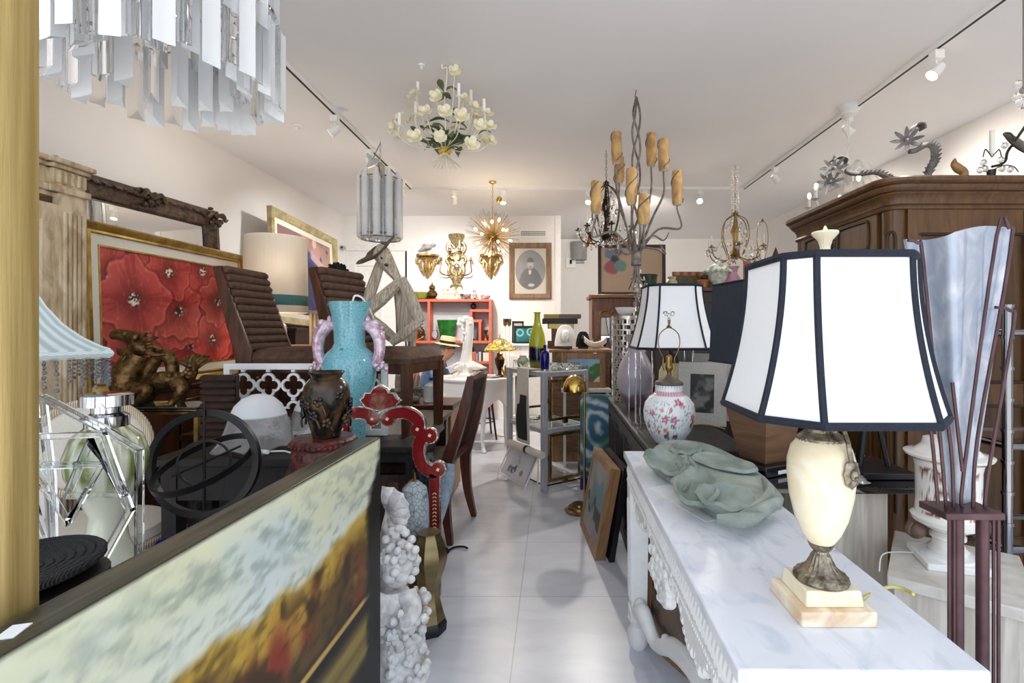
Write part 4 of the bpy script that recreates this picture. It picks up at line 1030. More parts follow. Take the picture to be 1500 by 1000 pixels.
# table of stacked chairs
T = plain_table('long_table', 'long dark table bearing the two brown suede chairs', -2.1, -.74, 2.76, 3.6, .70, walnut_d, .06, .08)
def tufted_chair(label, loc, rot, fabric=suede):
    T = thing('tufted_chair', label, 'chair', loc, rot, 'brown channel tufted chairs'); w = .42
    S0, S1 = V((0, .2, .46)), V((0, .345, .945)); up = (S1 - S0); L = up.length; u = up.normalized(); nrm = V((0, -u.z, u.y))
    m = MB(); n = 11
    for i in range(n):
        c = S0 + u * (L * (i + .5) / n) + nrm * .022; r = L / n * .53
        pts = [c + V((x, 0, 0)) for x in (-w / 2 + .01, -w / 2 + .03, -.1, .1, w / 2 - .03, w / 2 - .01)]
        m.tube(pts, [r * .75, r, r, r, r, r * .75], 10)
    m.box(S0 + u * (L / 2), (w - .01, .035, L), Matrix.Rotation(-math.atan2(u.y, u.z), 3, 'X')); m.build('backrest', fabric, T)
    for s in (-1, 1):
        q = MB()
        pl = [S0 + u * t * L + nrm * o for t, o in ((-.14, .03), (0, .045), (.5, .03), (1.0, .015), (1.01, -.025), (.5, -.04), (0, -.05), (-.14, -.06))]
        q.prism([(p.y, p.z) for p in pl], .022, Matrix(((0, 0, 1), (1, 0, 0), (0, 1, 0))), (s * (w / 2 + .001) - .011, 0, 0)); q.build('side_rail', walnut, T, bev=.004)
    m = MB()
    def st_(u_, v): 
        a, b = (u_ - .5) * 2, (v - .5) * 2; k = (1 - abs(a) ** 4) * (1 - abs(b) ** 4); return V((a * .215, -.02 + b * .24, .43 + .06 * k ** .6))
    m.surf(st_, 18, 18, 0); m.surf(lambda a, b: V(((a - .5) * .41, -.02 + (b - .5) * .465, .40)), 18, 18)
    W = 19
    o1 = W * W
    rim = [i * W for i in range(W)] + [(W - 1) * W + j for j in range(1, W)] + [i * W + W - 1 for i in range(W - 2, -1, -1)] + [j for j in range(W - 2, 0, -1)]
    m.f += [(a, b, o1 + b, o1 + a) for a, b in zip(rim, rim[1:] + rim[:1])]
    m.build('seat', fabric, T, bev=0)
    MB().bx(-.2, .2, -.25, .21, .345, .401).build('seat_rail', walnut, T, bev=.004)
    for sx in (-1, 1):
        MB().box((sx * .185, -.235, .2), (.042, .042, .4), taper=1.2).build('leg', walnut, T)
        MB().tube([(sx * .185, .2, .42), (sx * .185, .22, .2), (sx * .185, .28, .0)], [.024, .022, .016], 6).build('leg', walnut, T)
    return T
ch = tufted_chair('brown suede tufted chair on the long table beside the poppy painting', (-1.535, 2.97, .70), R(90))
copy_tree(ch, (-.985, 2.93, .70), R(76.3), 'brown suede tufted chair on the long table beneath the driftwood figure')
T = thing('upholstered_cushion', 'dark brown tufted chair back panel standing between the dragon and the lattice panel', 'cushion', (-1.70, 2.50, .71))
m = MB()
for i in range(10):
    z = .018 + i * .035; m.tube([(-.085, 0, z), (-.07, -.006, z), (.07, -.006, z), (.085, 0, z)], [.013, .0185, .0185, .013], 8)
m.build('upholstery', suede_d, T)
MB().bx(-.088, .088, .008, .03, 0, .35).build('frame', walnut_d, T, bev=.004)

# chest with drum lamp, carved panel and dark oddments
T = thing('tall_chest', 'tall brown chest at the left wall under the cream drum lamp', 'chest', (-1.885, 3.9, 0))
MB().bx(-.46, .46, -.24, .24, .0, 1.13).build('carcass', walnut, T, bev=.004)
MB().bx(-.475, .475, -.255, .245, 1.13, 1.16).build('top', oak, T, bev=.005)
for i in range(3):
    dd = MB().bx(-.43, .43, -.252, -.24, .1 + i * .34, .4 + i * .34).build('drawer', walnut, T, bev=.004)
    for s in (-1, 1): MB().ball((s * .3, -.265, .25 + i * .34), .014, 8).build('knob', brass_old, dd)
o = V((-2.14, 3.8, 1.16))
T = thing('drum_lamp', 'cream drum shade table lamp with teal band behind the suede chair', 'lamp', o)
MB().lathe([(.085, 0), (.09, .015), (.06, .03), (.075, .09), (.07, .16), (.03, .2), (.012, .22), (.012, .27)], 24).build('body', white_gloss, T)
sd = MB().lathe([(.222, .256), (.224, .26), (.216, .832), (.212, .836), (.21, .832), (.218, .26)], 56, cap=False).build('lamp_shade', shade_cream, T)
MB().lathe([(.2245, .31), (.2255, .312), (.2235, .385), (.2225, .387), (.220, .385), (.2225, .312)], 56, cap=False).build('band', teal, sd)
MB().ball((0, 0, .5), (.03, .03, .045), 12).build('bulb', milk, T)
ld = bpy.data.lights.new('drum_lamp_light', 'POINT'); ld.energy = 7; ld.color = (1, .88, .7); ld.shadow_soft_size = .05
lo = bpy.data.objects.new('drum_lamp_light', ld); COL.objects.link(lo); lo.parent = T; lo.location = (0, 0, .62)
o = V((-1.80, 3.93, 1.16))
T = thing('carved_plaque', 'pale carved wooden panel with white figure on top of the tall chest', 'panel', o)
MB().bx(-.15, .15, 0, .03, 0, .27).build('board', bleached, T, bev=.004)
m = MB()
for x in (-.13, -.1, .1, .13): m.tube([(x, -.003, .01), (x, -.003, .26)], .009, 8)
m.bx(-.16, .16, -.015, .03, .255, .28); m.build('mouldings', bleached, T)
m = MB().tube([(-.02, -.012, .05), (-.015, -.014, .11), (0, -.014, .16), (.02, -.012, .19)], [.02, .032, .024, .012], 10, sub=4)
m.ball((-.0, -.014, .205), .017, 10); m.tube([(.0, -.014, .17), (.04, -.014, .2), (.052, -.012, .225)], [.012, .014, .004], 8, sub=3); m.tube([(-.02, -.012, .06), (-.03, -.012, .03)], [.02, .02], 8)
m.build('figure', plaster_s, T)
m = MB().ball((0, 0, 0), (.085, .07, .08), 18)
random.seed(4)
for i in range(120):
    d = V((random.gauss(0, 1), random.gauss(0, 1), random.gauss(0, 1))).normalized(); q = V((d.x * .08, d.y * .066, d.z * .076))
    m.tube([q, q + d * .008 + V((0, 0, .003)), q + d * .013 + V((random.uniform(-.014, .014), 0, random.uniform(-.014, .006)))], [.008, .006, .002], 4)
one(m, 'fur_hat', wrinkled, 'shaggy brown fur hat above the carved pale panel', 'hat', (-1.80, 3.945, 1.16 + .28 + .075))
one(m, 'fur_hat', fur, 'shaggy black fur hat peeking over the second suede chair back', 'hat', P(494, 400, 3.95) , 1, None)
T = thing('hat_stand', 'slim dark stand holding the black fur hat on the tall chest', 'stand', (P(494, 400, 3.95).x, 3.95, 1.16))
MB().lathe([(.06, 0), (.06, .01), (.012, .02), (.012, .50)], 14).build('pole', black_iron, T)
# blue robe painting
w, h = 1.42, 1.14
def robe(x, y, z):
    n = len(x); u = x / .62; v = (z - .57) / .48
    c = mixc(full('7C5F5C', n), full('A98579', n), sst(.3, .7, fbm(x + 3, z, 4, 4, 3))); c = mixc(c, full('55485A', n), sst(.55, .7, fbm(x + 3, z, 3, 3, 9)))
    body = sst(.02, -.02, np.abs(u - .42 + .25 * (v + .2)) - .32 - .32 * np.clip(.45 - v, 0, 1.4)) ; c = mixc(c, full('1F2450', n), body * sst(.62, .5, v))
    c = mixc(c, full('34407E', n), body * sst(.62, .5, v) * sst(.5, .7, fbm(x * 3 + z * 2, z, 5, 3, 5)))
    c = mixc(c, full('B98E8C', n), sst(.03, -.02, np.hypot((u - .36), (v - .6) * .8) - .16)); c = mixc(c, full('D5B7AE', n), sst(.02, -.02, np.hypot((u - .30) * 1.4, (v - .82)) - .11))
    c = mixc(c, full('C4A3A4', n), sst(.03, -.02, np.abs(v - .42 + .5 * (u - .4)) - .1) * sst(.1, .2, u) * sst(.85, .6, u)); return mixc(c, full('3A2F30', n), sst(.93, .97, np.hypot((u - .8) * 1.2, v - .75) * -1 + 1.0) * .8)
T = thing('robed_figure_painting', 'painting of a figure in a deep blue robe leaning high at the left wall', 'painting', (-2.66, 5.36, 1.3), (-.06, .05, pi / 2))
MB().rect(w, h, [(0, -.015), (0, .03), (.015, .045), (.05, .03), (.07, .02), (.085, .01), (.085, -.015)]).build('frame', silver if False else mat('pale_gilt', '9A8A60', 'C2B68C', sc=12, rough=.4, metal=.4), T)
MB().rect(w - .17, h - .17, [(0, -.01), (0, .008), (.05, .003), (.05, -.01)], .085).build('liner', cloth_w, T)
canvas(w - .27, h - .27, 90, 80, .135).build('canvas', paintm, T, colf=robe)
T = thing('low_wall_cabinet', 'dark cabinet at the left wall supporting the robed figure painting', 'cabinet', (-2.68, 5.35, 0))
MB().bx(-.27, .27, -.75, .75, 0, 1.27).build('body', walnut_d, T, bev=.004); MB().bx(-.28, .29, -.77, .77, 1.27, 1.3).build('top', walnut_d, T, bev=.004)
# door-corner camera
T = thing('wall_camera', 'small round white security camera at the back left corner of the wall', 'camera', P(503, 363, 6.9))
MB().lathe([(.035, 0), (.035, .02), (.03, .04), (0, .05)], 16, rot=eu(pi / 2, 0, 0)).build('body', steel, T)
MB().ball((0, -.05, 0), .017, 10).build('lens', black, T)
MB().tube([(0, 0, 0), (-.0, .06, .0), (0, .12, 0)], .01, 8).build('bracket', white_plastic, T)

# driftwood figure sitting on the chair
o = V((-.93, 3.03, 1.155)); D = 3.03
T = thing('driftwood_man', 'driftwood figure of a seated man with hat on the suede chair', 'sculpture', o)
def W_(px, py, dy=0): return PL(px, py, D + dy, o)
def plank(pts, r, sq=.7): return MB().tube([W_(*p) for p in pts], r, 7, sub=2, sq=sq)
plank([(592, 500, 0), (591, 455, 0), (584, 410, 0)], [.05, .05, .04]).build('torso', drift, T)
plank([(583, 408, -.04), (572, 392, -.05), (560, 372, -.05), (552, 366, -.05)], [.026, .042, .055, .045], .8).build('head', drift, T)
m = MB().ball(W_(559, 378, -.1), (.006, .012, .006), 8).ball(W_(566, 388, -.11), (.012, .02, .01), 8); m.build('face', walnut_d, T)
q = eu(.35, -.62, 0)
MB().lathe([(0, .0), (.085, .002), (.135, .012), (.145, .02), (.135, .024), (.08, .018), (.055, .03), (0, .035)], 22, W_(555, 371, 0), rot=q, fn=lambda t, r, z: (r * (1 + .06 * cos(3 * t + 1)), z + .012 * cos(2 * t))).build('hat', mat('weathered_hat', '4A3D33', '6D5D4F', sc=12, rough=.8, bump=.4), T)
plank([(586, 412, -.05), (558, 438, -.065), (529, 464, -.08)], [.03, .042, .032]).build('arm', drift, T)
plank([(532, 460, -.04), (544, 424, -.03), (557, 386, -.02)], [.03, .036, .03]).build('arm', drift, T)
plank([(588, 408, -.05), (602, 440, -.07), (615, 472, -.08)], [.03, .044, .036]).build('arm', drift, T)
plank([(617, 470, -.1), (595, 486, -.12), (573, 502, -.12)], [.024, .034, .024]).build('forearm', drift, T)
plank([(540, 466, -.02), (560, 482, -.06), (580, 499, -.09)], [.036, .04, .03]).build('leg', drift, T)
plank([(606, 484, .02), (604, 495, .02), (603, 508, .02)], [.016, .024, .026]).build('leg', drift, T)
# ------------------------------------------------------------------ left of the aisle
# red venetian mirror frame, plane facing the camera
o = V((0, 0, 0)); D = 2.34; XM = (557 - CX) / F * D
T = thing('red_mirror_frame', 'red glass frame with silver scalloped edging and scrolled crest standing on the floor', 'frame', (XM, D, 0))
def G(px, py): 
    p = P(px, py, D); return V((p.x - XM, p.z))
def band(path, w0, w1, name, extra=()):
    """flat scrolled band: red glass on a slightly larger silver backing, round ends"""
    pts = cat([V((*G(*p), 0)) for p in path], 6); n = len(pts)
    for off, y, th, mt, nm in ((.006, .0, .02, silver_edge, 'silver_edge'), (0, -.006, .012, red_glass, name)):
        L, Rr = [], []
        for i, p in enumerate(pts):
            t = (pts[min(n - 1, i + 1)] - pts[max(0, i - 1)]).normalized(); q = V((-t.y, t.x, 0)); w = (w0 + (w1 - w0) * i / (n - 1)) / 2 + off
            L.append(p + q * w); Rr.append(p - q * w)
        m = MB()
        vs = [V((p.x, y, p.y)) for p in L] + [V((p.x, y, p.y)) for p in Rr]; vs += [v + V((0, th, 0)) for v in vs]; K = 2 * n
        fs = []
        for i in range(n - 1): fs += [(i, i + 1, n + i + 1, n + i), (K + i, K + n + i, K + n + i + 1, K + i + 1), (i, K + i, K + i + 1, i + 1), (n + i, n + i + 1, K + n + i + 1, K + n + i)]
        fs += [(0, n, K + n, K), (n - 1, K + n - 1, K + 2 * n - 1, 2 * n - 1)]
        m.add(vs, fs)
        for px, py, r in extra:
            c = G(px, py); m.lathe([(r + off, 0), (r + off, th + .003)], 24, (c.x, y + th + .0015, c.y), rot=eu(pi / 2, 0, 0))
        yield m, mt, nm
silver_edge = mat('mirror_edging', 'AFA79C', 'DDD8CF', sc=60, rough=.15, metal=1, bump=.3)
def put(gen): 
    par = None
    for m, mt, nm in gen:
        q = m.build(nm, mt, par or T); par = par or q
    return par
def mir(p): return (2 * 557 - p[0], *p[1:])
for f in ((lambda p: p), mir):
    put(band([f(p) for p in ((569, 613), (574, 607), (590, 604), (605, 609), (614, 619), (613, 629))], .05, .05, 'scroll', [f((568, 613, .031)), f((612, 629, .031))]))
    put(band([f(p) for p in ((628, 634), (616, 645), (613, 662), (618, 680), (630, 690), (640, 691))], .052, .052, 'scroll', [f((630, 638, .033)), f((642, 687, .033))]))
    put(band([f(p) for p in ((637, 694), (637, 740), (637, 800), (637, 872))], .045, .045, 'side_rail'))
    m = MB()
    for px, py in ((568, 613), (612, 628), (630, 637), (642, 687)):
        c = G(*f((px, py))); m.box((c.x, -.0085, c.y), (.013, .006, .013), Matrix.Rotation(.5, 3, 'Y'))
    for i in range(11):
        c = G(*f((637, 722 + i * 5.5)))
        for s in (-1, 1): m.box((c.x + s * .005, -.0075, c.y), (.011, .004, .0028), Matrix.Rotation(s * .7, 3, 'Y'))
    m.build('etched_flowers', mat('etched_gold', 'E6D2A0', rough=.4), T)
m = MB(); fan = [(557, 604), (538, 598), (531, 589), (535, 586), (538, 580), (545, 580), (548, 574), (557, 569), (566, 574), (569, 580), (576, 580), (579, 586), (584, 590), (576, 598)]
for k, (y, th, mt, nm) in enumerate(((-.008, .02, silver_edge, 'crest_edge'), (-.014, .012, red_glass, 'crest'))):
    c0 = G(557, 590); pl = []
    for p in fan: q = G(*p); q = c0 + (q - c0) * (1.16 if k == 0 else 1.04) + V((0, .012)); pl.append((q.x, q.y))
    ob = MB().prism(pl, th, Matrix(((1, 0, 0), (0, 0, 1), (0, 1, 0))), (0, y, 0)).build(nm, mt, T if k == 0 else ob)
m = MB()
for a in (-.9, -.5, -.15, .15, .5, .9): m.tube([V((*G(557, 598), 0)).xzy + V((0, -.015, 0)), V((*G(557 + 15 * sin(a), 598 - 22 * cos(a) * .9), 0)).xzy + V((0, -.015, 0))], .0016, 4)
m.build('crest_etching', gold, T)
m = MB(); c0, c1 = G(473, 872), G(641, 884); m.bx(c0.x, c1.x, -.006, .014, 0, .045); m.build('bottom_rail', silver_edge, T)

# white plaster cherub statue
o = V((-.575, 1.81, 0)); D = 1.81
T = thing('cherub_statue', 'white plaster cherub statue with thick curls beside the landscape painting', 'statue', o)
def K(px, py, dy=0): 
    p = PL(px, py, D + dy, o); return V((p.x, p.y, p.z))
m = MB()
m.tube([K(588, 1012), K(586, 985), K(584, 950), K(582, 925), K(582, 900), K(581, 880), K(580, 862)], [.085, .082, .075, .062, .07, .066, .04], 20, sub=4)
m.ball(K(583, 830), (.062, .062, .072), 20); m.ball(K(578, 838, -.06), (.02, .02, .016), 10); m.ball(K(588, 845, -.05), (.026, .02, .022), 10); m.ball(K(570, 845, -.05), (.026, .02, .022), 10)
m.tube([K(596, 872, -.02), K(604, 890, -.05), (K(600, 905, -.08)), K(588, 912, -.09)], [.036, .034, .028, .02], 12, sub=4)
m.tube([K(565, 872, -.02), K(556, 895, -.05), K(560, 915, -.06)], [.036, .032, .026], 12, sub=4)
m.build('body', plaster, T)
random.seed(12); m = MB()
for i in range(130):
    t = random.uniform(0, 2 * pi); f = random.uniform(-.2, 1); r = math.sqrt(max(0, 1 - f * f)); p = K(583, 828) + V((.066 * r * cos(t), .07 * r * sin(t), .076 * f))
    if sin(t) < -.3 and f < .45: continue
    m.ball(p, random.uniform(.009, .017), 8)
for i, (px, py) in enumerate(((565, 790), (574, 778), (584, 774), (594, 780), (603, 790), (608, 805), (611, 820), (608, 836), (602, 848), (590, 776), (579, 783), (598, 800), (588, 795), (604, 815))): m.ball(K(px, py, -.02 * (i % 3)), (.016, .016, .015), 10)
m.build('curls', plaster, T)
m = MB(); random.seed(13)
for i in range(150):
    t = random.uniform(0, 2 * pi); z = random.uniform(.06, .3); r = .08 + .015 * sin(z * 30); m.ball((.02 + r * cos(t), r * sin(t), z), random.uniform(.01, .021), 7)
m.build('drapery', plaster, T); m = MB().ball(K(600, 915, -.04), (.03, .03, .035), 10)
for i in range(8): m.ball(K(600, 915, -.04) + V((.026 * cos(i * .8), .02 * sin(i * .8), .02)), .012, 8)
m.build('tassel', plaster, T)
MB().lathe([(.115, 0), (.12, .02), (.1, .05), (0, .05)], 24).build('base', plaster, T)
# second white statue: shell-like wing behind
o2 = V((-.70, 2.09, 0))
T = thing('shell_statue', 'white plaster shell standing behind the cherub statue', 'statue', o2)
m = MB()
cz = .53
m.surf(lambda u, v: V(((v * .095) * cos(-1.7 + 3.4 * u) * 1.0 + .0, -.05 * sin(v * 2.5) + .006 * cos(u * 44) * v, cz + (v * .10) * sin(-1.7 + 3.4 * u) + .012 * sin(v * 20) * v * .4)), 60, 14, .012)
m.build('shell', plaster, T)
MB().lathe([(.08, 0), (.085, .03), (.04, .06), (.035, .3), (.05, .4), (.02, .46), (.012, .54)], 20).build('column', plaster, T)

# wavy brass pedestal
T = thing('wavy_pedestal', 'wavy brass clad pedestal with octagonal outline behind the cherub statue', 'pedestal', (-.535, 2.12, 0))
pr = [(.062, .0), (.064, .03), (.05, .05)]
z = .05
pr += [(p.x, p.y) for p in cat([V((.07, .05, 0)), V((.06, .09, 0)), V((.046, .15, 0)), V((.05, .21, 0)), V((.07, .27, 0)), V((.079, .32, 0)), V((.068, .37, 0)), V((.05, .41, 0))], 4)]
MB().lathe([(a, b) for a, b in pr[2:]] + [(.05, .42), (0, .42)], 8).build('body', mat('antiqued_brass_sheet', '6C5D40', '978660', sc=3, st=(1, 1, 5), rough=.3, metal=.85), T, sharp=.6)
MB().lathe([(.075, 0), (.078, .035), (.068, .05), (0, .05)], 8).build('plinth', black, T)
# crackle glass lamp
T = thing('crackle_lamp', 'grey crackle glass lamp with brass socket behind the red frame', 'lamp', (-.632, 2.245, 0))
MB().lathe([(.06, 0), (.065, .03), (.03, .05), (.025, .15), (.04, .17), (0, .17)], 20).build('base', brass_old, T)
MB().lathe([(.03, .3), (.055, .33), (.065, .4), (.064, .5), (.055, .57), (.02, .6)], 24).build('body', mat('crackle_glass', '6E7A80', 'B9C4C8', sc=48, kind='vor', rough=.2, con=(0, .1), trans=.2), T)
MB().lathe([(.018, .17), (.018, .22), (.026, .225), (.026, .29), (.015, .3)], 16).build('socket', brass, T)
MB().tube([(0, 0, .6), (0, 0, .64)], [.008, .003], 8).build('finial', brass, T)
m = MB().tube([(-.022, 0, .25), (-.07, 0, .34), (-.08, 0, .45), (-.05, 0, .57), (0, 0, .615)], .003, 6, sub=4); m.build('harp', brass_old, T)

# dining chair seen from behind
T = thing('dining_chair', 'mahogany dining chair with dark back panel seen from behind in the aisle', 'chair', (-.66, 3.17, 0), R(-90))
# local front -y = world -x
def q_(wx, wy, z): return V((-(wy - 3.17), (wx + .66), z))
for wy, fx, mx, tx in ((2.95, -.615, -.655, -.498), (3.4, -.545, -.60, -.47)):
    k = 1 if wy < 3.1 else -1
    MB().tube([q_(fx, wy, 0), q_(mx + .012, wy + .01 * k, .2), q_(mx, wy + .02 * k, .42), q_(mx + .02, wy + .025 * k, .5), q_((mx + tx) / 2 + .02, wy + .035 * k, .74), q_(tx, wy + .05 * k, 1.0)], [.028, .042, .056, .056, .048, .036], 4, sub=4, sq=.85).build('rear_leg', mahog, T)
MB().tube([q_(-.498, 3.0, .985), q_(-.47, 3.17, 1.0), q_(-.47, 3.35, .985)], .024, 6, sub=4).build('top_rail', mahog, T)
MB().tube([q_(-.628, 2.97, .5), q_(-.59, 3.38, .5)], .03, 6).build('lower_rail', mahog, T)
m = MB().surf(lambda u, v: q_(-.625 + .15 * v + .02 * u, 3.0 + .34 * u, .52 + .45 * v), 4, 4, .018); m.build('back_panel', suede_d, T)
m = MB(); m.box((0, -.21, .455), (.44, .4, .07)); m.build('seat', suede_d, T, bev=.02)
MB().box((0, -.2, .395), (.43, .4, .05)).build('seat_rail', mahog, T, bev=.004)
for s in (-1, 1): MB().box((s * .19, -.37, .187), (.036, .036, .37), taper=1.3).build('front_leg', mahog, T)
m = MB().tube([(-.50, 2.87, .012), (-.53, 2.9, .008), (-.58, 2.89, .008), (-.62, 2.84, .008), (-.70, 2.82, .008), (-.72, 2.82, .01), (-.66, 2.78, .01), (-.6, 2.83, .01), (-.66, 2.87, .03), (-.72, 2.85, .012)], .006, 6, sub=5)
one(m, 'lamp_cord', black_matt, 'black cord curled on the floor at the foot of the mahogany chair', 'cord', (-.0, .0, .002))

# things under and behind the suede chairs
T = thing('water_jug', 'clear plastic water jug with blue cap on the small wooden chest', 'jug', (-.955, 3.9, .72))
MB().lathe([(.07, 0), (.075, .01), (.075, .09), (.065, .125), (.025, .15), (.02, .165)], 20).build('body', mat('cloudy_plastic', 'D5DCE2', rough=.3, trans=.6), T)
MB().lathe([(.024, .163), (.026, .166), (.026, .19), (0, .192)], 16).build('cap', mat('blue_cap', '2446C4', rough=.4), T)
T = thing('wooden_chest', 'small brown wooden chest beyond the long table holding the water jug', 'chest', (-1.05, 3.9, 0))
MB().bx(-.28, .28, -.19, .2, .02, .70).build('body', oak, T, bev=.006)
MB().bx(-.3, .3, -.21, .21, .68, .72).build('lid', walnut, T, bev=.006)
dd = MB().bx(-.24, .24, -.2, -.19, .3, .62).build('drawer', oak, T, bev=.004); MB().ball((0, -.21, .46), .014, 8).build('knob', brass_old, dd)
T = thing('grey_rock', 'rough grey rock ornament beside the water jug', 'rock', (-1.16, 3.84, .72)); random.seed(31)
m = MB()
for i in range(22): m.ball((random.uniform(-.09, .09), random.uniform(-.05, .05), random.uniform(.03, .09)), (random.uniform(.02, .045), .035, random.uniform(.02, .04)), 7)
m.build('rock', mat('rough_rock', '4D4C46', '8D8A7F', sc=14, rough=.95, bump=1), T)
m = MB()
for i in range(9): m.tube([(-.09 + i * .02, .06, 0), (-.1 + i * .022 + .01 * sin(i * 5), .07, .12 + .03 * (i % 3)), (-.1 + i * .023, .06, .2 + .05 * ((i * 7) % 4) / 4)], [.012, .014, .006], 6)
one(m, 'wood_offcuts', drift, 'bundle of pale driftwood offcuts behind the grey rock', 'wood', (-1.18, 3.95, .72))

m = MB().tube([(0, 0, .0), (.0, .0, .02), (.09, .03, .36), (.12, .04, .5)], [.006, .012, .045, .03], 12, sub=3)
one(m, 'folded_parasol', mat('pale_blue_cloth', '8FA3B5', 'B9C7D2', sc=30, rough=.85), 'pale blue folded parasol leaning beside the mahogany dining chair', 'parasol', (-.70, 2.80, .0), .4)
# ------------------------------------------------------------------ back wall: brackets, sconce, portrait
def bracket(label, px):
    o = P(px, 376, YB); T = thing('gilt_bracket', label, 'wall bracket', o, 0, 'gilt wall brackets')
    MB().prism([(-.16, 0), (.16, 0), (.14, -.1), (.08, -.15), (-.08, -.15), (-.14, -.1)], .025, None, (0, 0, 0)).build('shelf', gold_old, T)
    m = MB(); m.lathe([(.0, -.32), (.02, -.3), (.03, -.27), (.025, -.24), (.05, -.2), (.06, -.15), (.045, -.1), (.09, -.04), (.13, -.005)], 18, (0, -.02, 0), el=(1, .5))
    for s in (-1, 1):
        m.tube([(s * .13, -.05, -.02), (s * .15, -.05, -.06), (s * .12, -.05, -.09), (s * .09, -.05, -.07), (s * .1, -.05, -.13), (s * .07, -.05, -.2), (s * .045, -.05, -.24), (s * .06, -.05, -.27)], [.018, .02, .016, .014, .02, .018, .014, .006], 8, sub=4)
    m.tube([(0, -.07, -.02), (0, -.09, -.1), (0, -.07, -.2), (0, -.05, -.3)], [.02, .03, .02, .012], 8, sub=4)
    m.build('carving', gold_old, T); return T
bracket('carved gilt wall bracket left of the candelabra sconce', 627)
bracket('carved gilt wall bracket right of the candelabra sconce', 719)
def bird(px, label, s, mt):
    o = P(px, 374, YB - .06); T = thing('bird_figurine', label, 'figurine', (o.x, o.y, P(0, 376, YB).z + .025))
    m = MB().tube([(-.12 * s, 0, .05), (-.06 * s, 0, .075), (0, 0, .1), (.06 * s, 0, .115)], [.008, .022, .04, .028], 10, sub=5).ball((.09 * s, 0, .135), (.028, .024, .024), 12)
    m.build('body', mt, T)
    MB().tube([(-.07 * s, -.02, .12), (-.02 * s, -.03, .13), (.05 * s, -.03, .115)], [.004, .018, .012], 8, sub=4).build('wing', mat('pink_wing', 'B8766E', 'D8B6AC', sc=30, rough=.4), T)
    MB().tube([(.115 * s, 0, .135), (.14 * s, 0, .128)], [.008, .002], 6).build('beak', black, T)
    MB().lathe([(.035, 0), (.035, .008), (.006, .02), (.006, .08)], 12).build('foot', glass, T)
bird(625, 'small grey and pink bird figurine on the left gilt bracket', 1, mat('grey_bird', '7E878C', 'C4C2BE', sc=20, rough=.35))
bird(722, 'small bird figurine on the right gilt bracket half behind the starburst', -1, mat('grey_bird_dark', '6A6A66', 'B0A89C', sc=20, rough=.35))
o = P(669, 382, YB)
T = thing('candelabra_sconce', 'gilt mirror backed candelabra sconce on the back wall over the coral shelf', 'sconce', o)
def Q(px, py, y=-.03): p = PL(px, py, YB, o); return V((p.x, y, p.z))
def leafy(pts, r, m): m.tube([Q(*p) for p in pts], r, 8, sub=4)
m = MB()
m.lathe([(0, -.3), (.05, -.28), (.1, -.15), (.13, 0), (.12, .1), (.09, .16), (.0, .2)], 24, (0, -.008, -.06), el=(1, .22))
for k in range(9):
    a = -1.1 + k * .275; m.tube([Q(669, 362), Q(669 + 9 * sin(a), 352 - 3 * cos(a)), Q(669 + 12 * sin(a), 342 + 3 * (1 - cos(a)))], [.014, .022, .01], 6, sub=3)
for s in (-1, 1):
    leafy([(669 + s * 2, 364), (669 + s * 9, 356), (669 + s * 13, 364), (669 + s * 9, 372), (669 + s * 12, 376)], [.02, .024, .024, .02, .01], m)
    leafy([(669 + s * 3, 380), (669 + s * 11, 376), (669 + s * 14, 382), (669 + s * 10, 388), (669 + s * 11, 398), (669 + s * 6, 408)], [.02, .024, .022, .02, .026, .014], m)
    leafy([(669, 405), (669 + s * 6, 398), (669 + s * 4, 390)], [.02, .022, .01], m); leafy([(669, 416), (669 + s * 7, 418), (669 + s * 9, 424)], [.016, .014, .006], m)
leafy([(669, 398), (669, 410), (669, 424)], [.04, .03, .014], m)
m.build('backplate', silver if False else mat('antique_gilt', '7C6A48', 'CDBB90', sc=45, rough=.35, metal=.65, bump=.4), T)
MB().ball(Q(670, 391, -.06), (.045, .03, .045), 16).build('mirror_boss', mirror, T)
cm = MB().lathe([(.012, 0), (.012, .1), (.006, .105)], 10).mesh('candle', candle)
for px, py, b in ((661, 371, 372), (675, 371, 372), (648, 384, 388), (691, 384, 388)):
    e = Q(px, py, -.1); s = -1 if px < 669 else 1
    a = MB().tube([Q(669 + s * 4, 400), Q(669 + s * 12, 404, -.06), Q(px + s * .5, 400, -.1), Q(px, 390, -.1), e] if abs(px - 669) > 15 else [Q(669 + s * 2, 382), Q(px, 380, -.08), e], .009, 7, sub=5).lathe([(.01, 0), (.035, .01), (.018, .02), (.018, .06), (.014, .06)], 12, e)
    ab = a.build('arm', brass_old, T)
    if abs(px - 669) < 15: inst('candle', cm, ab, e + V((0, 0, .03)), (0, 0, 0), (1, 1, 1.3))
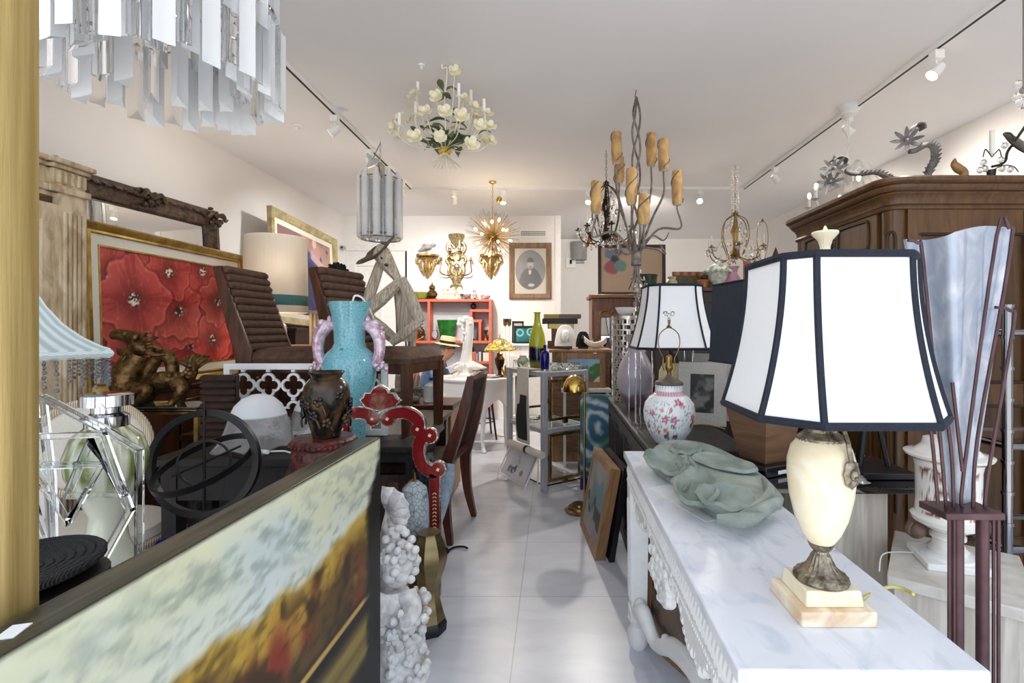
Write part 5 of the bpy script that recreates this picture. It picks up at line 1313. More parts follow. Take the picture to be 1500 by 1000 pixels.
# oval portrait
w, h = 62 / F * YB, 82 / F * YB
def portrait(x, y, z):
    n = len(x); cz = h * .52; e = np.hypot(x / (w * .345), (z - cz) / (h * .345))
    c = mixc(full('BDB4A2', n), full('C6BEAE', n), fbm(x + 5, z, 6, 3, 2))
    d = mixc(full('6C6A6F', n), full('7C7A7E', n), fbm(x + 5, z, 9, 3, 6)); u, v = x / w, (z - cz) / h
    coat = sst(.02, -.02, np.hypot(u * .95, (v + .24) * .9) - .25); d = mixc(d, full('2E2D33', n), coat)
    d = mixc(d, full('C8C6C6', n), sst(.012, -.012, np.abs(u + .01) - .03 - .05 * (v + .03)) * sst(-.1, -.06, v) * sst(.02, -.02, v))
    d = mixc(d, full('A9A6A8', n), sst(.015, -.012, np.hypot(u, (v - .1) * .8) - .07)); d = mixc(d, full('38363C', n), sst(.012, -.01, np.hypot(u, (v - .165) * 1.3) - .075) * sst(.125, .145, v))
    d = mixc(d, full('5D5A60', n), sst(.01, -.01, np.hypot(u * 1.2, (v - .045)) - .035) * .7)
    d = mixc(d, full('B8B4B6', n), sst(.02, -.02, np.hypot((u - .02) * .8, (v + .27) * 2) - .06))
    return mixc(mixc(c, full('3E3C40', n), sst(1.03, 1.0, e)), d, sst(1.0, .985, e))
T = thing('oval_portrait', 'framed old photograph portrait in oval mount hanging on the back wall', 'picture', (P(777, 0, YB).x, YB - .003, P(0, 438, YB).z))
MB().rect(w, h, [(0, 0), (0, .03), (.02, .04), (.06, .03), (.075, .02), (.075, 0)]).build('frame', wood('portrait_frame', '6B503A', '94745A', .4), T)
canvas(w - .14, h - .14, 90, 120, .07, -.008, .008).build('picture', paintm, T, colf=portrait)
MB().bx(-w / 2 + .07, w / 2 - .07, -.013, -.0115, .07, h - .07).build('pane', clear_pane, T)

# coral shelf unit
D = 6.78; ox = P(605, 0, D).x; o = V((ox, D, 0))
def sx(px): return P(px, 0, D).x - ox
def sz(py): return P(0, py, D).z
T = thing('coral_shelf', 'coral painted open shelf unit with stepped compartments against the back wall', 'shelf', o)
dep = .2; t = .035
m = MB()
def hb(a, b, y): m.bx(sx(a), sx(b), 0, dep, sz(y) - t, sz(y))
def vb(a, y0, y1): m.bx(sx(a) , sx(a) + t, 0.002, dep - .002, sz(y1), sz(y0) - .001)
hb(605, 720, 438); hb(605, 720, 499); hb(690, 720, 453); hb(688, 706, 468); hb(688, 720, 529); hb(688, 697, 515.5)
vb(626, 441, 499); vb(716, 441, 603); vb(688, 453, 468); vb(701, 471, 499); vb(693, 518, 529); vb(605, 441, 603)
m.build('shelves', orange, T, bev=.003)
MB().bx(sx(605), sx(720), dep, dep + .012, .0, sz(438)).build('back', mat('pale_back_board', 'B9BDC4', 'C4C7CC', sc=6, rough=.8), T)
def on(px, py, dy=.1): return V((P(px, 0, D).x * (D + dy) / D, D + dy, sz(py)))
one(MB().lathe([(.06, 0), (.09, .01), (.11, .04), (.125, .1), (.118, .1), (.1, .04), (0, .02)], 28), 'bowl', olive_g, 'green glazed bowl at the left end of the coral shelf top', 'bowl', on(615, 438))
one(MB().lathe([(.07, 0), (.075, .01), (.03, .015), (.07, .05), (.075, .085), (.05, .12), (.03, .135), (.045, .16), (.035, .19), (.01, .21), (.004, .24)], 24, fn=lambda t, r, z: (r * (1 + .05 * cos(6 * t)), z)), 'gourd_ornament', bronze, 'brown gourd shaped ornament beside the green bowl on the coral shelf', 'ornament', on(633, 438))
T = thing('figurine_group', 'cream porcelain figurine group at the middle of the coral shelf top', 'figurine', on(659, 438)); random.seed(17)
m = MB().box((0, 0, .012), (.26, .1, .024))
for i in range(5):
    x = -.1 + i * .05; m.tube([(x, 0, .02), (x, 0, .08), (x + .01, 0, .12)], [.03, .028, .014], 8); m.ball((x + .012, 0, .145), .017, 8); m.tube([(x, -.01, .1), (x + .03, -.03, .08)], .008, 6)
for i in range(26): m.ball((random.uniform(-.12, .12), random.uniform(-.03, .03), random.uniform(.02, .15)), random.uniform(.008, .016), 6)
m.build('figures', mat('cream_porcelain', 'B8A88C', 'EFE8D8', sc=40, rough=.3), T)
pat = mat('patterned_bowl', '4A4652', 'D8D2CA', sc=28, kind='cell', rough=.25, con=(.35, .6))
bw = [(.04, 0), (.05, .01), (.075, .04), (.085, .075), (.08, .075), (.06, .03), (0, .02)]
one(MB().lathe(bw, 24), 'bowl', pat, 'dark patterned bowl right of the figurine group on the coral shelf', 'bowl', on(682, 438))
one(MB().lathe([(.035, 0), (.04, .02), (.02, .03), (.035, .07), (.02, .1), (.028, .12), (.01, .15)], 18), 'lidded_pot', pat, 'small lidded pot between the two patterned bowls on the coral shelf', 'pot', on(695, 438, .13))
one(MB().lathe([(r * .9, z * .75) for r, z in bw], 24), 'bowl', mat('pale_patterned_bowl', '7B7C8E', 'E4E2DE', sc=26, kind='cell', rough=.25, con=(.3, .5)), 'pale patterned bowl at the right end of the coral shelf top', 'bowl', on(711, 438))
one(MB().lathe([(.02, 0), (.042, .03), (.045, .05), (.03, .08), (.015, .09), (.02, .1)], 18), 'round_bottle', mat('dark_bottle', '1C1A28', rough=.1, trans=.3), 'small round dark bottle in the top right compartment of the coral shelf', 'bottle', on(693.5, 453))
one(MB().lathe([(.085, 0), (.095, .02), (.1, .1), (.125, .22), (.14, .29), (.132, .29), (.09, .1), (0, .05)], 48, el=(1, .62), fn=lambda t, r, z: (r * (1 + .035 * cos(14 * t)), z)), 'fluted_vase', green_g, 'deep green fluted vase on the middle shelf of the coral unit', 'vase', on(655, 499))
one(MB().lathe([(.03, 0), (.012, .02), (.045, .06), (.05, .1), (.03, .14), (.035, .15)], 18), 'goblet', glass, 'small clear glass goblet left of the green fluted vase', 'goblet', on(637, 499))
T = thing('small_picture', 'small blue picture of a pale figure standing in the coral shelf', 'picture', on(692.5, 499, .05), (-.12, 0, 0))
MB().bx(-.052, .052, 0, .014, 0, .2).build('board', mat('blue_picture', '1F2444', '59657E', sc=9, rough=.4), T); MB().ball((0, -.002, .13), (.02, .004, .03), 10).tube([(0, -.002, .1), (0, -.002, .03)], [.022, .034], 8).build('figure', mat('pale_figure', '9FA6A8', '5E7A6A', sc=8, rough=.5), T)
one(MB().lathe([(.035, 0), (.032, .02), (.014, .07), (.016, .09), (.036, .15), (.034, .15), (.01, .08)], 18), 'hourglass_vase', brass_old, 'small waisted brass vase at the right of the coral shelf', 'vase', on(711.5, 499))
T = thing('twisted_ornament', 'twisted brass ornament in the left compartment of the coral shelf', 'ornament', on(614, 499)); random.seed(3); m = MB()
for i in range(8): m.tube([(random.uniform(-.06, .06), random.uniform(-.04, .04), .005)] + [(random.uniform(-.08, .08), random.uniform(-.05, .05), z) for z in (.06, .13, .19)], .008, 6, sub=4)
m.build('strands', brass_old, T)
for k, (px, wd, hh, mt_, lb) in enumerate(((698, .03, .11, 'lavender', 'slim lavender book'), (703, .035, .125, 'grey', 'grey white book'), (706.5, .012, .13, 'dark', 'thin black book'))):
    b = MB().bx(-wd / 2, wd / 2, 0, .12, 0, hh); cl = {'lavender': 'B2A8CC', 'grey': 'C2C0C6', 'dark': '1D1B1D'}[mt_]
    one(b, 'book', mat('book_' + mt_, cl, rough=.6), lb + ' standing on the lowest coral shelf', 'book', on(px, 529, .03), 0, 'books on the lowest coral shelf', bev=.002)
T = thing('white_box', 'small cream box on the lowest coral shelf beside the books', 'box', on(712, 529, .04))
MB().bx(-.045, .045, 0, .1, 0, .1).build('body', ivory, T, bev=.002); MB().bx(-.047, .047, -.002, .102, .1, .115).build('lid', ivory, T, bev=.002)
one(MB().lathe([(.02, 0), (.022, .05), (.01, .06), (.01, .075)], 12), 'ink_bottle', black, 'tiny black bottle on the small coral ledge', 'bottle', on(692, 515.5))

# ------------------------------------------------------------------ white desk with sculpture, lamp and papers
DX, DY = -.86, 5.34
T = thing('white_desk', 'white kidney shaped desk with cabriole legs at the back of the aisle', 'desk', (DX, DY, 0))
def kid(s=1, n=56):
    o_ = []
    for i in range(n):
        a = 2 * pi * i / n; x = .42 * abs(cos(a)) ** .75 * (1 if cos(a) > 0 else -1); y = .26 * abs(sin(a)) ** .7 * (1 if sin(a) > 0 else -1)
        if y < 0: y += .05 * cos(x / .42 * pi) * -1
        o_.append((x * s, y * s))
    return o_
MB().prism(kid(1.04), .03, None, (0, 0, .74)).build('tabletop', white_gloss, T, bev=.008)
m = MB(); k = kid(1); n = len(k)
vs = [V((x, y, .74)) for x, y in k] + [V((x * .985, y * .985, .5 + .05 * cos(i / n * 2 * pi * 7))) for i, (x, y) in enumerate(k)]
vs += [V((x * .93, y * .93, v.z)) for (x, y), v in zip(k + k, vs)]
K2 = 2 * n
fs = []
for i in range(n):
    j = (i + 1) % n; fs += [(i, j, n + j, n + i), (K2 + i, K2 + n + i, K2 + n + j, K2 + j), (n + i, n + j, K2 + n + j, K2 + n + i)]
m.add(vs, fs); m.build('apron', white_gloss, T)
MB().prism(kid(.985), .01, None, (0, 0, .728)).build('underside', white_gloss, T)
for x, y in ((-.3, -.21), (.13, -.22), (-.3, .2), (.33, .18)):
    s = 1 if x > 0 else -1
    MB().tube([(x, y, .6), (x + s * .012, y - .012, .5), (x + s * .005, y - .004, .36), (x - s * .003, y, .15), (x + s * .003, y - .006, .06), (x + s * .012, y - .016, .02), (x + s * .018, y - .022, .0)], [.045, .048, .03, .022, .018, .022, .024], 10, sub=4).build('leg', white_gloss, T)
o = V((P(683, 0, 5.3).x, 5.3, .77)); D = 5.3
T = thing('white_lamp_sculpture', 'white plaster palm trunk sculpture with leafy base on the white desk', 'sculpture', o)
def U(px, py, dy=0): return PL(px, py, D + dy, o)
m = MB().tube([U(681, 550), U(682, 535), U(684, 515), U(686, 495), U(687, 478), U(686, 468)], [.085, .07, .055, .05, .05, .055], 14, sub=5)
random.seed(6)
for i in range(20): m.ball(U(random.uniform(672, 690), random.uniform(464, 480), random.uniform(-.05, .03)), random.uniform(.016, .03), 8)
for i in range(14): m.ball(U(random.uniform(676, 684), random.uniform(480, 512), -.04), (.016, .016, .024), 8)
m.build('trunk', plaster_s, T)
m = MB()
for i in range(40):
    t = i * 2.4; r = .09 + .11 * ((i * 5) % 9) / 9; h0 = .17 - r * .45
    m.tube([(.05 * cos(t), .04 * sin(t), h0), (r * .8 * cos(t), r * .5 * sin(t), h0 + .02), (r * 1.2 * cos(t), r * .8 * sin(t), max(.03, h0 + .015))], [.02, .028, .003], 6, sub=3, sq=.6)
m.lathe([(.15, 0), (.15, .03), (.1, .06), (0, .07)], 24, el=(1, .7)); m.build('leaves', plaster_s, T)
# stained glass lamp
o = V((P(732, 0, 5.32).x, 5.32, .77))
T = thing('stained_glass_lamp', 'small stained glass table lamp with bronze urn base on the white desk', 'lamp', o)
MB().lathe([(.055, 0), (.06, .012), (.02, .03), (.02, .06), (.05, .15), (.055, .19), (.03, .23), (.035, .25), (.012, .27), (.012, .31), (.004, .44), (.003, .46)], 20).build('base', mat('dark_bronze_urn', '2B211B', '4E3D30', sc=12, rough=.3, metal=.7), T)
def tif(x, y, z):
    n = len(x); t = np.arctan2(y, x); a = np.floor(t / (2 * pi) * 40); b = np.floor(z * 130); h_ = vn(a * 7.3 + 40.5, b * 3.1 + .5, 77)
    c = mixc(full('C79A3E', n), full('4E6A34', n), sst(.35, .6, h_)); c = mixc(c, full('B64A2A', n), sst(.68, .72, h_)); return mixc(c, full('F0DCA0', n), sst(.3, .2, h_))
tm = mat('stained_glass', '808080', attr=True, rough=.2); bs = tm.node_tree.nodes['Principled BSDF']
tm.node_tree.links.new([nd for nd in tm.node_tree.nodes if nd.type == 'ATTRIBUTE'][0].outputs['Color'], bs.inputs['Emission Color']); bs.inputs['Emission Strength'].default_value = .9
sp_ = [(.17, .285), (.172, .3), (.15, .32), (.11, .36), (.06, .4), (.02, .415)]
pr = [(a + (b - a) * t, c + (d - c) * t) for (a, c), (b, d) in zip(sp_, sp_[1:]) for t in (0, .25, .5, .75)]
sd = MB().lathe(pr + [(a - .004, b - .003) for a, b in pr[::-1]], 120, cap=False).build('lamp_shade', tm, T, colf=tif)
m = MB()
for i in range(16): t = i * pi / 8; m.tube([(a * 1.004 * cos(t), a * 1.004 * sin(t), b) for a, b in sp_], .0018, 4)
for a, b in sp_[1:4]: m.tube(circ((0, 0, b), a * 1.004, 40), .0018, 4, True)
m.build('leading', black_iron, sd)
ld = bpy.data.lights.new('desk_lamp_light', 'POINT'); ld.energy = 2.5; ld.color = (1, .75, .45); ld.shadow_soft_size = .03
lo = bpy.data.objects.new('desk_lamp_light', ld); COL.objects.link(lo); lo.parent = T; lo.location = (.05, 0, .33)
# papers
for i, (x, y, a, lb, cl) in enumerate(((-.75, 5.22, .2, 'open magazine at the bottom of the papers on the white desk', 'D8D4DA'), (-.68, 5.24, -.3, 'magazine lying on top of the papers on the white desk', 'BFC4D2'))):
    one(MB().box((0, 0, .004), (.21, .15, .008)), 'magazine', mat('magazine_%d' % i, cl, '8E8A96', sc=14, rough=.5), lb, 'magazine', (x, y, .771 + i * .0085), a, bev=.001)
T = thing('gilt_ornament', 'small gilt leaf ornament at the foot of the stained glass lamp', 'ornament', (-.50, 5.26, .77)); m = MB()
for i in range(7): t = i * .9; m.tube([(0, 0, .02), (.03 * cos(t), .03 * sin(t), .05), (.05 * cos(t), .05 * sin(t), .09 + .02 * (i % 3))], [.01, .012, .004], 6, sub=3)
m.lathe([(.03, 0), (.03, .02), (0, .025)], 12); m.build('leaves', gold, T)
# black chair partly behind the desk
T = thing('black_chair', 'thin legged black bentwood chair behind the white desk', 'chair', (-.87, 5.83, 0), .3)
MB().lathe([(.0, .44), (.19, .44), (.2, .455), (.19, .47), (0, .475)], 24).build('seat', black, T)
for s in (-1, 1):
    for u in (-1, 1): MB().tube([(s * .12, u * .12, .45), (s * .17, u * .17, 0)], [.014, .011], 8).build('leg', black, T)
MB().tube(circ((0, 0, .2), .175, 24), .007, 6, True).build('ring_stretcher', black, T)
MB().tube([(-.16, .12, .46), (-.17, .17, .66), (0, .2, .80), (.17, .17, .66), (.16, .12, .46)], .012, 8, sub=6).build('backrest', black, T)

# ------------------------------------------------------------------ the man at the desk
o = V((-1.56, 5.98, 0))
T = thing('person', 'person in straw hat and blue shirt sitting bent over behind the white desk', 'person', o, 0)
def skinned(name, joints, edges, mt, par, sub=2):
    me = bpy.data.meshes.new(name); me.from_pydata([j[0] for j in joints], edges, [])
    ob = bpy.data.objects.new(name, me); COL.objects.link(ob); ob.parent = par; me.materials.append(mt)
    md = ob.modifiers.new('skin', 'SKIN'); md.use_smooth_shade = True
    lay = me.skin_vertices[0] if me.skin_vertices else None
    if lay is None:
        bm = bmesh.new(); bm.from_mesh(me); bm.verts.layers.skin.verify(); bm.to_mesh(me); bm.free(); lay = me.skin_vertices[0]
    for i, j in enumerate(joints):
        r = j[1] if isinstance(j[1], tuple) else (j[1], j[1]); lay.data[i].radius = r
    lay.data[0].use_root = True
    sb = ob.modifiers.new('sub', 'SUBSURF'); sb.levels = sub; sb.render_levels = sub; return ob
J = [((0, 0, .5), (.13, .11)), ((.05, -.01, .64), (.125, .1)), ((.13, -.02, .8), (.14, .1)), ((.19, -.02, .88), (.1, .07)), ((.235, -.03, .935), .05), ((.275, -.04, .975), .085), ((.295, -.045, 1.035), (.125, .1)), ((.295, -.045, 1.1), (.1, .085)),
     ((.15, -.2, .85), .055), ((.2, -.24, .66), .045), ((.4, -.2, .72), .032), ((.46, -.18, .745), (.03, .018)),
     ((.15, .17, .85), .055), ((.22, .22, .66), .045), ((.42, .12, .76), .032), ((.48, .1, .785), (.03, .018)),
     ((.0, -.1, .48), .09), ((.36, -.12, .47), .065), ((.34, -.12, .1), .045), ((.44, -.13, .04), .035),
     ((.0, .1, .48), .09), ((.36, .12, .47), .065), ((.34, .12, .1), .045), ((.44, .13, .04), .035), ((.36, -.045, 1.03), .03), ((.385, -.045, 1.025), .016)]
E_ = [(0, 1), (1, 2), (2, 3), (3, 4), (4, 5), (5, 6), (6, 7), (2, 8), (8, 9), (9, 10), (10, 11), (2, 12), (12, 13), (13, 14), (14, 15), (0, 16), (16, 17), (17, 18), (18, 19), (0, 20), (20, 21), (21, 22), (22, 23), (6, 24), (24, 25)]
for hb_ in (11, 15):
    b = V(J[hb_][0])
    for k in range(5):
        i0 = len(J); sy = (k - 2) * .014
        p1 = b + (V((.04, sy, -.002)) if k != 0 else V((.01, -.028, .0))); p2 = p1 + V((.028 - .004 * abs(k - 2), sy * .25, -.014))
        J += [(tuple(p1), .0095), (tuple(p2), .008)]; E_ += [(hb_, i0), (i0, i0 + 1)]
body = skinned('body', J, E_, skin, T)
SJ = [((0, 0, .5), (.155, .135)), ((.05, -.01, .64), (.15, .125)), ((.13, -.02, .8), (.16, .12)), ((.19, -.02, .885), (.1, .08)), ((.15, -.2, .85), .078), ((.19, -.245, .68), .066), ((.26, -.23, .67), .058), ((.15, .17, .85), .078), ((.21, .225, .68), .066), ((.28, .2, .68), .058)]
skinned('shirt', SJ, [(0, 1), (1, 2), (2, 3), (2, 4), (4, 5), (5, 6), (2, 7), (7, 8), (8, 9)], shirt, T)
TJ = [((0, 0, .49), (.15, .12)), ((.02, -.1, .48), .11), ((.36, -.12, .47), .085), ((.345, -.12, .12), .06), ((.02, .1, .48), .11), ((.36, .12, .47), .085), ((.345, .12, .12), .06)]
skinned('trousers', TJ, [(0, 1), (1, 2), (2, 3), (0, 4), (4, 5), (5, 6)], trouser, T)
for s in (-1, 1): MB().ball((.42, s * .125, .045), (.13, .045, .045), 14).build('shoe', black, T)
hq = Matrix.Rotation(.16, 3, 'Y')
hc = V((.285, -.045, 1.10))
MB().lathe([(.15, -.005), (.155, .0), (.098, .01), (.095, .02), (.09, .085), (.082, .098), (0, .1)], 32, hc, rot=hq).build('straw_hat', straw, T)
MB().lathe([(.0985, .014), (.0975, .016), (.0955, .045), (.094, .045), (.094, .014)], 32, hc, rot=hq, cap=False).build('hat_band', black, T)
MB().ball((.25, -.045, 1.035), (.07, .078, .06), 14).build('hair', hair_g, T)
m = MB()
for s in (-1, 1): m.ball((.372, -.045 + s * .032, 1.055), (.008, .024, .018), 10); m.tube([(.365, -.045 + s * .058, 1.058), (.3, -.045 + s * .082, 1.05)], .004, 6)
m.build('glasses', black, T)
m = MB()
for s in (-1, 1): m.ball((.285, -.045 + s * .084, 1.035), (.02, .01, .03), 10)
m.build('ear', skin, T)
MB().tube([(.355, -.07, .985), (.366, -.045, .983), (.355, -.02, .985)], .006, 6, sub=3).build('mouth', mat('lips', '8A5148', rough=.6), T)
T = thing('stool', 'plain dark wooden stool under the person in straw hat', 'stool', (-1.56, 5.98, 0))
MB().lathe([(0, .36), (.17, .36), (.175, .375), (.17, .39), (0, .39)], 24).build('seat', walnut, T)
for a in range(4): t = a * pi / 2 + .78; MB().tube([(.1 * cos(t), .1 * sin(t), .365), (.16 * cos(t), .16 * sin(t), 0)], .014, 8).build('leg', walnut, T)

# ------------------------------------------------------------------ centre back: pole lamp, small frames, cabinets, masks
T = thing('pole_lamp', 'white twin pole floor lamp with brass candle cups behind the white desk', 'floor lamp', (P(743, 0, 5.98).x, 5.98, 0))
MB().lathe([(.13, 0), (.13, .015), (.03, .03), (0, .03)], 28).build('base', white_gloss, T)
for x in (-.025, .025):
    MB().tube([(x, 0, .02), (x, 0, 1.33)], .008, 8).build('pole', white_gloss, T)
    MB().lathe([(.01, 1.32), (.022, 1.335), (.026, 1.41), (.02, 1.41), (.018, 1.34)], 14, (x, 0, 0)).build('candle_cup', brass_old, T)
MB().box((0, 0, .55), (.09, .02, .02)).build('clamp', brass, T)
T = thing('white_cabinet', 'white painted cabinet behind the yellow and navy vase', 'cabinet', (-.30, 6.37, 0))
MB().bx(-.3, .3, -.2, .2, 0, 1.07).build('body', white_paint, T, bev=.004); MB().bx(-.32, .32, -.22, .21, 1.07, 1.1).build('top', white_paint, T, bev=.006)
MB().rect(.5, .8, [(0, .2), (0, .215), (.05, .215), (.06, .2)], .15).build('door', white_paint, T)
def sframe(px0, px1, py0, d, zb, label, mt, fill, lean=-.14, t=.02):
    a, b = P(px0, py0, d), P(px1, py0, d); w, h = b.x - a.x, a.z - zb
    T = thing('framed_picture', label, 'picture', ((a.x + b.x) / 2, d, zb), (lean, 0, 0))
    MB().rect(w, h, [(0, -.008), (0, .012), (t, .012), (t, -.008)]).build('frame', mt, T); fill(T, w - 2 * t, h - 2 * t, t); return T
def fillp(colf, nx=50, ny=50): return lambda T, w, h, t: canvas(w, h, nx, ny, t).build('picture', paintm, T, colf=colf)
sframe(750, 767, 470, 6.42, 1.1, 'small dark framed picture standing at the back of the white cabinet', black_matt, fillp(lambda x, y, z: mixc(full('C9BFB2', len(x)), full('B5AC9F', len(x)), fbm(x + 2, z, 9, 3, 1)), 12, 12))
def swirl(x, y, z):
    n = len(x); d1 = np.hypot(x + .07, z - .14); d2 = np.hypot(x - .07, z - .15); c = mixc(full('1D4A4E', n), full('2E7377', n), fbm(x + 2, z, 9, 4, 4))
    c = mixc(c, full('7FC4C6', n), sst(.02, 0, np.abs(d1 - .04))); c = mixc(c, full('8FD0CE', n), sst(.018, 0, np.abs(d2 - .045))); return mixc(c, full('E4E6D6', n), sst(.02, .0, d2))
sframe(753, 786, 477, 6.28, 1.1, 'turquoise abstract picture in dark frame on the white cabinet', black_matt, fillp(swirl))

# wooden cabinet with masks and books
T = thing('oak_cabinet', 'brown wooden cabinet behind the steel shelf carrying the white mask', 'cabinet', (.27, 4.98, 0))
MB().bx(-.28, .28, -.2, .2, 0, 1.06).build('body', oak, T, bev=.004); MB().bx(-.31, .31, -.23, .21, 1.06, 1.09).build('top', oak, T, bev=.006)
for s in (-1, 1):
    dd = MB().bx(s * .14 - .125, s * .14 + .125, -.212, -.2, .1, .72).build('door', oak_h, T, bev=.004); MB().ball((s * .03, -.222, .45), .012, 8).build('knob', brass_old, dd)
    dd = MB().bx(s * .14 - .125, s * .14 + .125, -.212, -.2, .76, 1.02).build('drawer', oak_h, T, bev=.004); MB().ball((s * .14, -.222, .9), .012, 8).build('knob', brass_old, dd)
def mask(px, label, mt, d, h, w, st):
    T = thing('mask_sculpture', label, 'sculpture', (P(px, 0, d).x, d, 1.09))
    MB().box((0, 0, .008), (.1, .07, .016)).build('base', black, T); MB().tube([(0, 0, .015), (0, 0, st + .02)], .006, 8).build('post', brass_old if mt is plaster_s else black_iron, T)
    m = MB().lathe([(.0, h), (w * .22, h * .97), (w * .38, h * .8), (w * .47, h * .5), (w * .52, h * .2), (w * .53, 0), (0, 0)][::-1], 32, (0, 0, st), el=(1, .4))
    m.ball((0, -.045, st + h * .47), (w * .21, .045, h * .3), 18); m.tube([(0, -.088, st + h * .58), (0, -.097, st + h * .46)], [.004, .009], 8)
    for s in (-1, 1): m.ball((s * w * .09, -.078, st + h * .56), (.012, .008, .006), 8); m.tube([(s * w * .2, -.04, st + h * .7), (s * w * .26, -.05, st + h * .45), (s * w * .22, -.05, st + h * .2)], .014, 8, sub=3)
    m.tube([(-.02, -.08, st + h * .36), (.02, -.08, st + h * .36)], .006, 6)
    m.build('face', mt, T)
mask(828, 'white plaster face mask sculpture on a post on the oak cabinet', plaster_s, 4.86, .21, .2, .03)
mask(854, 'black face mask sculpture beside the white mask on the oak cabinet', black_matt, 4.98, .16, .14, .015)
o = V((P(872, 0, 4.9).x, 4.9, 1.09))
T = thing('shell_bowl', 'white boat shaped shell bowl with small succulents on the oak cabinet', 'bowl', o)
m = MB().surf(lambda u, v: V(((u - .5) * .22, (v - .5) * .12 * (1 - abs(2 * u - 1) ** 2.5 * .8), .012 + .06 * abs(2 * u - 1) ** 2 + .055 * (2 * v - 1) ** 2)), 20, 12, .006); m.build('shell', plaster_s, T)
m = MB(); random.seed(9)
for i in range(26): a = random.uniform(0, 6.28); m.tube([(random.uniform(-.05, .06), random.uniform(-.03, .03), .02), (random.uniform(-.06, .09), random.uniform(-.03, .03), .06 + .05 * random.random())], [.01, .003], 6)
m.build('succulents', mat('succulent', '6E7A5E', 'A8A48A', sc=20, rough=.7), T)
bk = [('brown leather book at the bottom of the stack on the oak cabinet', '4A3426', .25, .075, 0), ('dark brown book second from the bottom of the stack', '33241C', .2, .065, .3), ('brown book third from the bottom of the stack', '553B2B', .2, .06, -.1), ('yellow edged cream book in the middle of the stack', 'B9A86A', .26, .05, .1), ('long black book with ribbed spine near the top of the stack', '17161A', .36, .055, .05)]
zz = 1.09; bx0 = P(822, 0, 5.08).x
for i, (lb, cl, wd, th, a) in enumerate(bk):
    for rep in range(1):
        T = thing('book', lb, 'book', (bx0 + .01 * ((i * 3) % 4) - .015, 5.08, zz), a, 'books stacked on the oak cabinet')
        MB().bx(-wd / 2, wd / 2, -.07, .07, 0, th).build('cover', mat('leather_%d' % i, cl, rough=.5), T, bev=.003); MB().bx(-wd / 2 + .004, wd / 2 + .002, -.064, .0705, .004, th - .004).build('pages', paper, T)
    zz += th
for lb, cl, dx, wd in (('small gold edged book on top of the stack at the left', '8E7A3A', -.1, .16), ('brown leather book on top of the stack at the right', '5F5042', .09, .22)):
    T = thing('book', lb, 'book', (bx0 + dx, 5.08, zz), .05, 'books stacked on the oak cabinet'); MB().bx(-wd / 2, wd / 2, -.06, .06, 0, .045).build('cover', mat('leather_' + cl, cl, rough=.5), T, bev=.003); MB().bx(-wd / 2 + .004, wd / 2 + .002, -.056, .0605, .005, .04).build('pages', paper, T)
# blue seascape leaning in front of the oak cabinet
def sea(x, y, z):
    n = len(x); c = mixc(full('7FA9CE', n), full('B7CFE0', n), fbm(x + 2, z, 6, 4, 4)); c = mixc(c, full('49763F', n), sst(.5, .6, fbm(x + 3, z, 7, 4, 9) + (x - .02) * 1.4)); c = mixc(c, full('5E84A8', n), sst(.18, .15, z) * sst(.05, 0, x)); c = mixc(c, full('A8485A', n), sst(.62, .68, fbm(x, z + 3, 14, 3, 12)) * sst(.22, .15, z)); return mixc(c, full('D9D4CC', n), sst(.08, .06, z + .04 * np.sin(x * 30)))
def fr(px0, px1, py0, d, zb, label, mt, colf, lean, t): return sframe(px0, px1, py0, d, zb, label, mt, fillp(colf, 70, 60), lean, t)
T = fr(822, 887, 517, 4.68, .73, 'blue seascape painting in brown frame leaning before the oak cabinet', oak, sea, -.02, .055)
MB().box((.11, -.014, .33), (.03, .003, .012)).build('price_tag', paper, T)
T = thing('picture_shelf', 'low white topped stand under the blue seascape painting', 'stand', (.31, 4.64, 0))
MB().bx(-.23, .23, -.08, .09, .70, .73).build('top', white_paint, T); 
for s in (-1, 1): MB().bx(s * .2 - .012, s * .2 + .012, -.05, .06, 0, .70).build('leg', white_paint, T)
# blue swirling panel
def blue(x, y, z):
    n = len(x); w1 = fbm(x + 1, z, 6, 4, 4); s = np.sin(70 * (np.hypot(x - .02, z - .5) + .16 * w1)); c = mixc(full('40647C', n), full('A9BFC2', n), sst(-.6, .9, s)); c = mixc(c, full('C9D4D4', n), sst(.8, .98, s) * .8); c = mixc(c, full('3F6B5E', n), sst(.55, .7, fbm(x + 5, z, 5, 3, 14)) * .7); return mixc(c, full('23306A', n), sst(.2, .05, z))
one(canvas(.25, .76, 40, 110, 0, 0, .03), 'swirl_painting', paintv, 'blue swirling painted panel standing between the steel shelf and the dark chest', 'painting', (.345, 3.95, 0), 0, None, colf=blue)

# wardrobe mirror, big framed print, right rear cabinet with pots
T = thing('mirror_wardrobe', 'brown wardrobe with scalloped cornice and mirrored door behind the silver column', 'wardrobe', (.80, 5.5, 0))
W2 = .38
m = MB(); m.bx(-W2, W2, -.2, .25, 0, 1.62); m.build('carcass', wood('wardrobe_wood', '5A3826', '805540', .4), T, bev=.004)
m = MB(); m.bx(-W2 - .03, W2 + .03, -.235, .26, 1.62, 1.66); m.build('cornice', oak_h, T, bev=.008)
dd = MB().rect(2 * W2 - .06, 1.42, [(0, .2), (0, .222), (.06, .222), (.07, .205), (.07, .2)], .06).build('door', wood('wardrobe_door', '6A4630', '8E644A', .4), T)
MB().bx(-W2 + .1, W2 - .1, -.204, -.201, .13, 1.41).build('mirror_pane', mirror, dd)
m = MB()
for i in range(5): m.tube(circ((-.24 + i * .12, -.224, 1.43), .055, 14, 'y', .2, pi - .2), .014, 6)
m.build('scalloped_edge', oak_h, dd)
